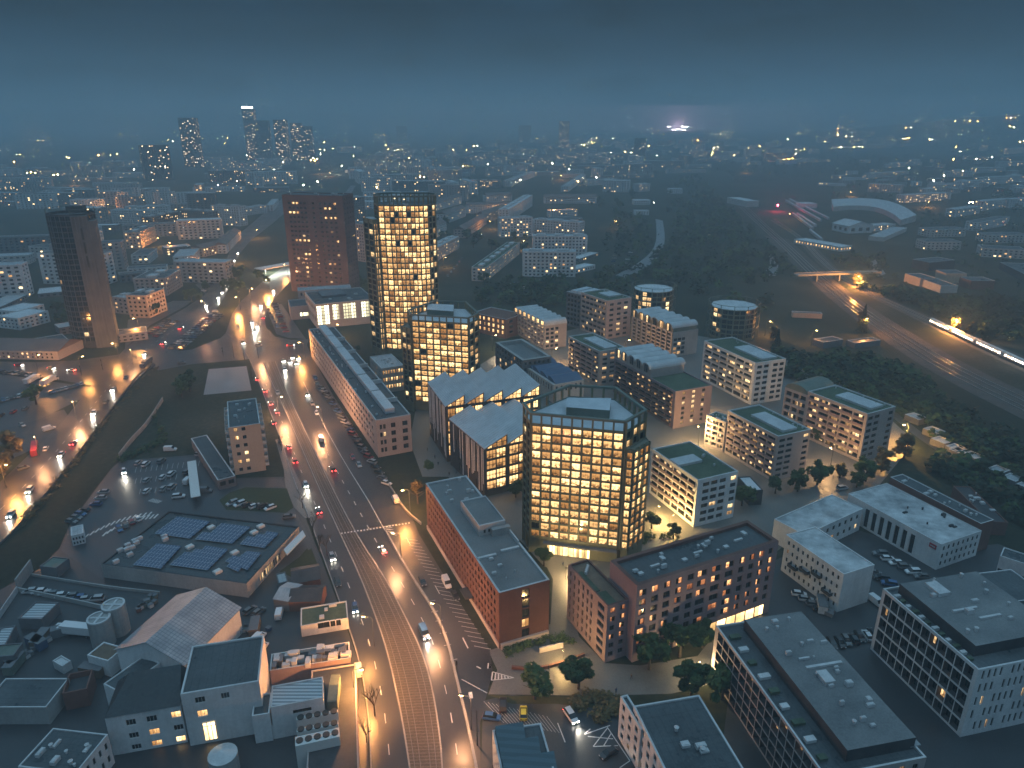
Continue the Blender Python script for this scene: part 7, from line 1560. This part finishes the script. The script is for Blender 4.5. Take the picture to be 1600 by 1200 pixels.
# ---------------------------------------------------------------- railway
def bed(A,B,n): ribbon('railway_bed',A,B,M['ballast'],.06,n)
bed([(1090,258),(1130,305),(1176,352),(1215,388),(1262,437),(1330,496),(1420,560),(1500,606),(1640,676)],[(1112,258),(1158,308),(1205,350),(1245,385),(1296,432),(1356,478),(1446,534),(1530,580),(1660,640)],80)
bed([(1200,345),(1243,372),(1270,405),(1300,430),(1340,455),(1400,484),(1474,521),(1640,602)],[(1214,340),(1262,372),(1290,402),(1318,428),(1358,452),(1415,478),(1485,508),(1660,582)],60)
rb=MB()
for A,B in (([(1095,258),(1136,305),(1184,351),(1224,387),(1271,436),(1338,491),(1428,553),(1509,598),(1646,664)],[(1107,258),(1150,306),(1196,351),(1237,386),(1286,433),(1349,482),(1439,540),(1522,586),(1656,646)]),([(1204,344),(1249,372),(1276,404),(1305,429),(1345,454),(1405,482),(1478,517),(1646,596)],[(1210,342),(1256,372),(1284,403),(1313,428),(1352,453),(1411,479),(1482,511),(1655,587)])):
    WA,WB_=densify(W(A),90),densify(W(B),90)
    for f in (.0,.3,.7,1.0): strip(rb,[(a[0]+(b[0]-a[0])*f,a[1]+(b[1]-a[1])*f) for a,b in zip(WA,WB_)],.34,.06,.26)
tag(rb.build('rail',plain('rail_steel',(.42,.41,.40),.3,.5,.8)),'shiny rails of the main line curving past the wood','rails')
a,c=g(1253,440),g(1362,436); th=atan2(c[1]-a[1],c[0]-a[0]); l=hypot(c[0]-a[0],c[1]-a[1]); o=empty('bridge',(*a,0),th,'flat lamplit road bridge across the railway','bridge')
b=MB(); b.box(-6,l+6,-3.5,3.5,5.4,6.2); b.build('deck',M['concrete'],o); b=MB(); b.box(-6,l+6,-3.7,-3.4,6.2,7.1); b.build('railing',M['kerb'],o); b=MB(); b.box(-6,l+6,3.4,3.7,6.2,7.1); b.build('railing',M['kerb'],o)
for f in (.18,.5,.82):
    b=MB(); b.box(l*f-.5,l*f+.5,-3,3,0,5.4); b.build('pier',M['concrete'],o)
def train(pts,label,lit,n,cl=24.0,wall='white_paint',off=0,group=None):
    L=walk([g(*p) for p in pts],cl+1,off); L=L[:n] if n else L; r=empty('train',(L[0][0],L[0][1],0),0,label,'train',group)
    for x,y,a in L:
        b=MB(); q=[]; S=[(-1.35,.9),(-1.45,1.2),(-1.4,3.2),(-.9,3.9),(.9,3.9),(1.4,3.2),(1.45,1.2),(1.35,.9)][::-1]; loft(b,[(-cl/2,S),(cl/2,S)]); c=put('carriage',b.mesh('carriage',M[wall]),r,(x-L[0][0],y-L[0][1],0),a)
        b=MB()
        for sgn in (-1,1):
            for k in range(8): x0=-cl/2+1.2+k*(cl-2)/8; b.face([(x0,sgn*1.47,1.9),(x0+2.0,sgn*1.47,1.9),(x0+2.0,sgn*1.44,2.9),(x0,sgn*1.44,2.9)][::sgn],0,[(k+.01,.01),(k+.99,.01),(k+.99,.99),(k+.01,.99)])
        put('window_band',b.mesh('window_band',M['g_train'] if lit else M['car_glass']),c)
    return r
M['g_train']=pane('g_train',1.0,1,9.0,ca=(1,.72,.45),cb=(1,.86,.66),clutter=.1,sample=False)
train([(1470,513),(1540,546),(1640,592)],'brightly lit passenger train running along the embankment at the right',True,4)
for k,(p,q,n) in enumerate((((1230,317),(1282,347),0),((1236,315),(1294,344),0),((1241,338),(1270,360),0),((1248,338),(1272,354),0),((1268,365),(1284,378),0))):
    train([p,q],'pale roofed train standing at the depot, %s from the main line'%nth(5-k if k<4 else 1),False,n,wall='roof_white' if 'roof_white' in M else 'white_paint',group='trains standing at the depot')
s=empty('signal',(*g(1214,330),0),0,'railway signal shining red over the main line','signal'); b=MB(); b.tube((0,0,0),(0,0,8),.15,.12,6); b.build('mast',M['pole'],s); b=MB(); b.box(-.9,.9,-.3,.3,8,9.8); b.build('signal_lamp',glow('signal_red',(1,.05,.08),90),s); l_=bpy.data.lights.new('signal','POINT'); l_.energy=PW*3; l_.color=(1,.05,.1); o=bpy.data.objects.new('signal_glow',l_); COL.objects.link(o); o.parent=s; o.location=(0,-1.5,9)
# ---------------------------------------------------------------- walls and fences
def wall_line(pts,h,w,m,name,label):
    b=MB(); strip(b,W(pts),w,0,h); tag(b.build(name,M[m]),label,name.replace('_',' '))
wall_line([T(4,560,648),T(4,620,570),T(4,690,500),T(4,765,380)],2.2,.3,'kerb','wall','broken pale wall crossing the waste ground')
wall_line([T(7,85,370),T(7,155,275)],4.0,.4,'concrete','wall','tall pale wall end of the corner yard')
wall_line([T(7,85,372),T(7,300,415),T(7,500,460)],1.4,.4,'concrete','wall','low wall along the corner yard cars')
wall_line([T(7,0,500),T(7,85,375)],2.0,.2,'unit','fence','pale fence down the left edge of the corner yard')
wall_line([T(7,150,300),T(7,480,355),T(7,750,385)],.9,.3,'concrete','wall','low kerb wall behind the store')
wall_line([(242,571),(213,592),(160,659),(92,750),(22,832),(-20,870)],.8,.15,'steel','guard_rail','dark guard rail between the left road and the bank')
wall_line([T(8,800,735),T(8,940,745),T(8,1140,675)],.9,.6,'dark_brick','wall','low brick seat wall across the lit plaza')
wall_line([T(8,930,660),T(8,1040,635)],1.6,.4,'pale_render','wall','pale garden wall under the brick block shrubs')
wall_line([T(5,215,760),T(5,300,900),T(5,375,960)],1.1,.35,'kerb','wall','pale wall along the slanted car row end')
sh=empty('trolley_shelter',(*g(*T(4,912,770)),0),0,'long pale trolley shelter in the store car park','shelter'); p1,p2=g(*T(4,905,690)),g(*T(4,925,860)); an=atan2(p2[1]-p1[1],p2[0]-p1[0]); ln=hypot(p2[0]-p1[0],p2[1]-p1[1]); b=MB(); b.obox((0,0),an,ln,3.2,2.5,2.7); b.build('roof',M['white_paint'],sh)
for f in (-.45,0,.45):
    b=MB(); b.tube((cos(an)*ln*f,sin(an)*ln*f,0),(cos(an)*ln*f,sin(an)*ln*f,2.5),.08,.08,6); b.build('post',M['pole'],sh)
# ---------------------------------------------------------------- markings
mk=MB()
def dash(pts,step,ln,w,off=0.0,z=.085):
    for x,y,a in walk(W(pts),step,off):
        c,s=cos(a),sin(a); mk.face([(x+s*w/2,y-c*w/2,z),(x+c*ln+s*w/2,y+s*ln-c*w/2,z),(x+c*ln-s*w/2,y+s*ln+c*w/2,z),(x-s*w/2,y+c*w/2,z)])
def line(p,q,w=.18,z=.085):
    a,b=g(*p),g(*q); t=atan2(b[1]-a[1],b[0]-a[0]); c,s=cos(t),sin(t); mk.face([(a[0]+s*w/2,a[1]-c*w/2,z),(b[0]+s*w/2,b[1]-c*w/2,z),(b[0]-s*w/2,b[1]+c*w/2,z),(a[0]-s*w/2,a[1]+c*w/2,z)])
mid=lambda A,B,f:[(a[0]+(b[0]-a[0])*f,a[1]+(b[1]-a[1])*f) for a,b in zip(A,B)]
def half(A,B,f,n=30): 
    a=densify(W(A),n); b=densify(W(B),n); return mid(a,b,f)
def dashw(L,step,ln,w,z=.085):
    for x,y,a in walk(L,step):
        c,s=cos(a),sin(a); mk.face([(x+s*w/2,y-c*w/2,z),(x+c*ln+s*w/2,y+s*ln-c*w/2,z),(x+c*ln-s*w/2,y+s*ln+c*w/2,z),(x-s*w/2,y+c*w/2,z)])
dashw(half(Lk[:10],TL,.5),9,3,.2); 
RX=[(725,1130),(706,1060),(690,990),(660,930),(630,880),(602,830),(576,783),(548,738),(533,713),(510,672),(490,630),(474,597)]
for A,B in zip(RX[5:],RX[6:]): line(A,B,.22)
dashw(half(TR[:8],RK+RL[1:5],.5),9,3,.2)
dashw(half(BL[1:9],BR[1:9],.5),8,3,.22)
BK0,BK1=g(655,836),g(778,1015); 
for k in range(27):
    f=.05+.036*k; x=BK0[0]+(BK1[0]-BK0[0])*f; y=BK0[1]+(BK1[1]-BK0[1])*f; t=atan2(BK1[1]-BK0[1],BK1[0]-BK0[0]); n=(sin(t),-cos(t)); x-=-n[0]*0; a=t-2.3
    sx,sy=x+cos(t-pi/2)*1.6,y+sin(t-pi/2)*1.6; ex,ey=sx+cos(a)*4.6,sy+sin(a)*4.6; c,s=cos(a),sin(a); w=.15
    mk.face([(sx+s*w/2,sy-c*w/2,.085),(ex+s*w/2,ey-c*w/2,.085),(ex-s*w/2,ey+c*w/2,.085),(sx-s*w/2,sy+c*w/2,.085)])
for (x,y) in ((437,415),(450,465),(470,508),(490,565),(510,622),(540,690)): line(T(8,x-28,y+5),T(8,x+5,y),.16)
line(T(8,565,785),T(8,685,850),.2); line(T(8,570,590),T(8,595,640),.3); line(T(8,440,345),T(8,462,385),.25); line(T(8,305,120),T(8,325,155),.25); line(T(8,180,180),T(8,198,205),.25); line(T(8,605,845),T(8,610,875),.9); line(T(8,635,725),T(8,655,735),.35); line(T(8,690,710),T(8,688,735),.3)
for k in range(7): line(T(8,710+14*k,752+4*k),T(8,705+16*k,790-2*k) if k<6 else T(8,800,775),.3)
line(T(8,710,750),T(8,810,778),.2); line(T(8,705,790),T(8,810,778),.2)
for k in range(22): # stitched crossing line over the avenue
    f=k/21; p=T(5,0+315*f,1003-50*f); q=T(5,7+315*f,1002-50*f); line(p,q,.8,z=.23 if f<.28 else .085)
for k in range(6): line(T(5,195+8*k,970+7*k),T(5,235+5*k,965+9*k),.3)
for P_ in ((T(4,405,1015),T(4,700,912)),(T(4,490,1005),T(4,730,922))):
    n=13
    for k in range(n):
        f=k/(n-1); x=P_[0][0]+(P_[1][0]-P_[0][0])*f; y=P_[0][1]+(P_[1][1]-P_[0][1])*f-6*sin(pi*f); line((x-3,y+3),(x+4,y-4),.55,z=.09)
for k in range(6): line(T(4,695+8*k,850+2*k),T(4,720+8*k,838+2*k),.35,z=.09)
J=lambda x,y:(740+x*.2625,1080+y*.2625)
for p,q in (((660,258),(812,205)),((712,330),(860,325)),((680,270),(830,285)),((712,330),(795,222)),((775,325),(820,250)),((795,215),(930,415)),((660,255),(695,225)),((500,190),(545,305)),((870,457),(930,415))): line(J(*p),J(*q),.22,z=.06)
for k in range(16): line(J(60+25*k,60+6*k),J(180+22*k,190+4*k),.08,z=.055)
for (a_,b_,n_) in (((640,690),(985,655),15),((640,742),(830,722),9),((660,792),(830,775),8)):
    for k in range(n_):
        f=k/(n_-1); x=a_[0]+(b_[0]-a_[0])*f; y=a_[1]+(b_[1]-a_[1])*f; line(T(4,x,y),T(4,x-7,y+26),.12,z=.08)
tag(mk.build('road_marking',M['white_paint']),kind='structure')
rc_=random.Random(9)
def clutter(pts,n,desc,z=0.0):
    P=[g(*p,z) for p in pts]
    for k in range(n):
        a,b_=rc_.choice(list(zip(P,P[1:]))); f=rc_.random(); x=a[0]+(b_[0]-a[0])*f+rc_.uniform(-2,2); y=a[1]+(b_[1]-a[1])*f+rc_.uniform(-2,2)
        L_=rc_.choice((1.2,1.6,2.4,6.0)); o=empty('crate' if L_<3 else 'container',(x,y,z+.03),rc_.uniform(0,3),'%s %s, %s counted there'%('crate' if L_<3 else 'steel container',desc,nth(k+1)),'crate' if L_<3 else 'container','crates and containers of the works yards')
        b=MB(); h=1.1 if L_<3 else 2.5; b.box(-L_/2,L_/2,-.6 if L_<3 else -1.2,.6 if L_<3 else 1.2,.08,h); b.build('body',M[rc_.choice(('unit','wood','blue_metal','slate','green_metal','dark_brick'))],o)
        b=MB(); b.box(-L_/2-.04,L_/2+.04,-.64 if L_<3 else -1.24,.64 if L_<3 else 1.24,h,h+.1); b.build('lid',M['slate'],o)
clutter([T(7,300,560),T(7,200,620),T(7,160,680)],8,'in the open yard beside the silos')
clutter([T(7,640,470),T(7,700,440),T(7,740,400)],8,'behind the panelled hall')
clutter([T(7,1100,560),T(7,1180,540),T(7,1250,560)],8,'below the panelled hall wall')
clutter([T(7,20,720),T(7,100,690)],6,'by the left yard shelters')
clutter([T(7,420,760),T(7,500,720)],5,'between the brick plant house and the brown shed')
clutter([T(9,640,440),T(9,700,470),T(9,760,480)],5,'at the end of the balcony works block')
# ---------------------------------------------------------------- masts and people
def mast(px,py,h,label,arm=0,name='mast'):
    o=empty(name,(*g(px,py),0),0,label,'mast','masts along the avenue'); b=MB(); b.tube((0,0,0),(0,0,h),.16,.09,7); b.build('pole',M['pole'],o)
    if arm: b=MB(); b.tube((0,0,h-.5),(-arm,arm*.3,h-.2),.06,.05,5); b.build('arm',M['pole'],o)
    if name=='traffic_light':
        for z in (2.4,h-.8): b=MB(); b.box(-.2,.2,-.35,-.1,z,z+1.0); b.build('signal_head',M['frame_dark'],o)
for k,(x,y,h,l,a,n) in enumerate([(714,1050,3.5,'short traffic light at the barrier bend',0,'traffic_light'),(746,1165,10,'dark mast at the bottom of the avenue',2,'mast'),(366,560,9,'tall mast by the cross road, left',0,'mast'),(382,562,9,'tall mast by the cross road, right',0,'mast'),(394,592,9,'tall mast left of the tram bed start',0,'mast'),(128,588,6,'traffic light on the west road corner',0,'traffic_light'),(161,578,6,'traffic light in front of the glass tower',0,'traffic_light'),(349,556,5,'traffic light at the cross road',0,'traffic_light')]): mast(x,y,h,l,a,n)
def person_mesh(coat,legs,skin,hair,stride):
    me=bpy.data.meshes.new('skel'); J=[(0,0,.95),(0,0,1.2),(0,.0,1.42),(0,.01,1.52),(0,.02,1.62),(0,.02,1.74)]; R=[(.15,.11),(.17,.12),(.16,.10),(.055,.055),(.085,.10),(.07,.08)]
    E_=[(0,1),(1,2),(2,3),(3,4),(4,5)]
    for s in (-1,1):
        k=len(J); J+=[(s*.09,0,.86),(s*.10,s*stride*.5,.48),(s*.10,s*stride-.04,.08),(s*.10,s*stride+.12,.04)]; R+=[(.09,.09),(.065,.065),(.045,.045),(.045,.035)]; E_+=[(0,k),(k,k+1),(k+1,k+2),(k+2,k+3)]
        k=len(J); J+=[(s*.20,0,1.40),(s*.25,-s*stride*.2,1.13),(s*.26,-s*stride*.35+.05,.88),(s*.26,-s*stride*.4+.07,.78)]; R+=[(.06,.06),(.048,.048),(.036,.036),(.038,.022)]; E_+=[(2,k),(k,k+1),(k+1,k+2),(k+2,k+3)]
    me.from_pydata(J,E_,[]); o=bpy.data.objects.new('skel',me); COL.objects.link(o); o.modifiers.new('s','SKIN'); o.modifiers.new('u','SUBSURF').levels=1
    for v,rr in zip(me.skin_vertices[0].data,R): v.radius=rr
    me.skin_vertices[0].data[0].use_root=True
    dg=bpy.context.evaluated_depsgraph_get(); m=bpy.data.meshes.new_from_object(o.evaluated_get(dg)); bpy.data.objects.remove(o)
    m.materials.clear()
    for x in (coat,legs,skin,hair): m.materials.append(x)
    for p in m.polygons:
        z=p.center.z; y=p.center.y; p.material_index=0 if .84<z<1.50 else 1 if z<.84 and abs(p.center.x)<.2 else 2 if z<.84 else (3 if z>1.69 or (z>1.58 and y<.0) else 2)
    m.name='person'; return m
SK=plain('skin',(.38,.24,.18),.6); HR=plain('hair',(.03,.022,.018),.7); CT=[plain('coat_dark',(.03,.03,.035),.8),plain('coat_brown',(.10,.06,.04),.8),plain('coat_blue',(.04,.06,.12),.8)]; LG=plain('trousers',(.025,.027,.035),.8)
PM=[person_mesh(CT[k],LG,SK,HR,(.16,.22,.05)[k]) for k in range(3)]
for k,(x,y,a,l) in enumerate([(*T(8,972,740),1.2,'person in a dark coat crossing the lit plaza'),(*T(8,1360,785),2.2,'person walking at the tree shadow end of the plaza'),(*T(8,1288,850),.4,'person walking beside the plaza bushes'),(*T(5,455,682),.2,'person walking below the rear sawtooth hall'),(*T(5,507,730),3.0,'person in front of the gap between the sawtooth halls'),(*T(5,440,650),.9,'person farther along the sawtooth hall pavement'),(*T(5,405,615),2.0,'person near the dark hall corner by the lights'),(*T(5,540,722),1.6,'person close to the front sawtooth hall wall'),(*T(8,1040,255),.6,'person in the glowing lobby court, left'),(*T(8,1055,275),2.9,'person in the glowing lobby court, right'),(*T(8,1062,318),1.9,'person halfway along the passage beside the pink wing'),(*T(5,850,1020),1.0,'person left of the octagonal tower foot')]):
    o=put('person',PM[k%3],None,(*g(x,y),.05),a); tag(o,l,'person')
# ---------------------------------------------------------------- dusk sky, air and renderer
w=bpy.data.worlds.new('World'); SC.world=w; w.use_nodes=True; nt=w.node_tree; L=nt.links
for n in list(nt.nodes): nt.nodes.remove(n)
out=N(nt,'ShaderNodeOutputWorld'); bg=N(nt,'ShaderNodeBackground'); bg2=N(nt,'ShaderNodeBackground'); add=N(nt,'ShaderNodeAddShader')
sky=N(nt,'ShaderNodeTexSky',sky_type='NISHITA'); sky.sun_disc=False; sky.sun_elevation=radians(1.5); sky.sun_rotation=radians(200); sky.air_density=1.6; sky.dust_density=2.5; sky.ozone_density=4
L.new(sky.outputs[0],bg2.inputs[0]); bg2.inputs[1].default_value=SKY_N
tc=N(nt,'ShaderNodeTexCoord'); sp=N(nt,'ShaderNodeSeparateXYZ'); L.new(tc.outputs['Generated'],sp.inputs[0])
mp=N(nt,'ShaderNodeMapping'); mp.inputs['Scale'].default_value=(1.0,1.0,4.0); L.new(tc.outputs['Generated'],mp.inputs[0])
ns=N(nt,'ShaderNodeTexNoise'); ns.inputs['Scale'].default_value=6.5; ns.inputs['Detail'].default_value=6; ns.inputs['Roughness'].default_value=.55; L.new(mp.outputs[0],ns.inputs['Vector'])
zz=mathn(nt,'MULTIPLY_ADD',mathn(nt,'SUBTRACT',ns.outputs['Fac'],.5),.22,sp.outputs[2])
col=ramp(nt,zz,SKY_STOPS)
cl=ramp(nt,ns.outputs['Fac'],[(.36,.42),(.64,1.55)])
mx=N(nt,'ShaderNodeMix',data_type='RGBA',blend_type='MULTIPLY'); mx.inputs[0].default_value=1; L.new(col,mx.inputs[6]); L.new(cl,mx.inputs[7])
L.new(mx.outputs[2],bg.inputs[0]); bg.inputs[1].default_value=SKY_S
L.new(bg.outputs[0],add.inputs[0]); L.new(bg2.outputs[0],add.inputs[1]); L.new(add.outputs[0],out.inputs['Surface'])
sun=bpy.data.lights.new('sun','SUN'); sun.energy=SUN_E; sun.angle=radians(40); sun.color=(.72,.86,1.0)
so=bpy.data.objects.new('sun',sun); COL.objects.link(so); so.rotation_euler=(radians(48),0,radians(38))
if HAZE>0:
    b=MB(); b.box(-15000,15000,-250,15000,-1.5,250); o=b.build('haze',[]); tag(o,'thin blue evening haze over the whole city',kind='stuff')
    m=bpy.data.materials.new('haze'); m.use_nodes=True; t=m.node_tree; t.nodes.clear(); oo=t.nodes.new('ShaderNodeOutputMaterial'); v=t.nodes.new('ShaderNodeVolumePrincipled')
    v.inputs['Color'].default_value=(.62,.88,1.0,1); v.inputs['Density'].default_value=HAZE; v.inputs['Anisotropy'].default_value=.0
    t.links.new(v.outputs[0],oo.inputs['Volume']); o.data.materials.append(m)
SC.view_settings.view_transform='Standard'; SC.view_settings.look='None'; SC.view_settings.gamma=1; SC.view_settings.exposure=EXPO; SC.view_settings.use_curve_mapping=False
SC.render.engine='CYCLES'; cy=SC.cycles
cy.use_denoising=True; cy.denoiser='OPENIMAGEDENOISE'; cy.use_light_tree=True; cy.sample_clamp_indirect=3; cy.sample_clamp_direct=0
cy.max_bounces=5; cy.diffuse_bounces=2; cy.glossy_bounces=3; cy.transmission_bounces=2; cy.volume_bounces=0; cy.caustics_reflective=False; cy.caustics_refractive=False
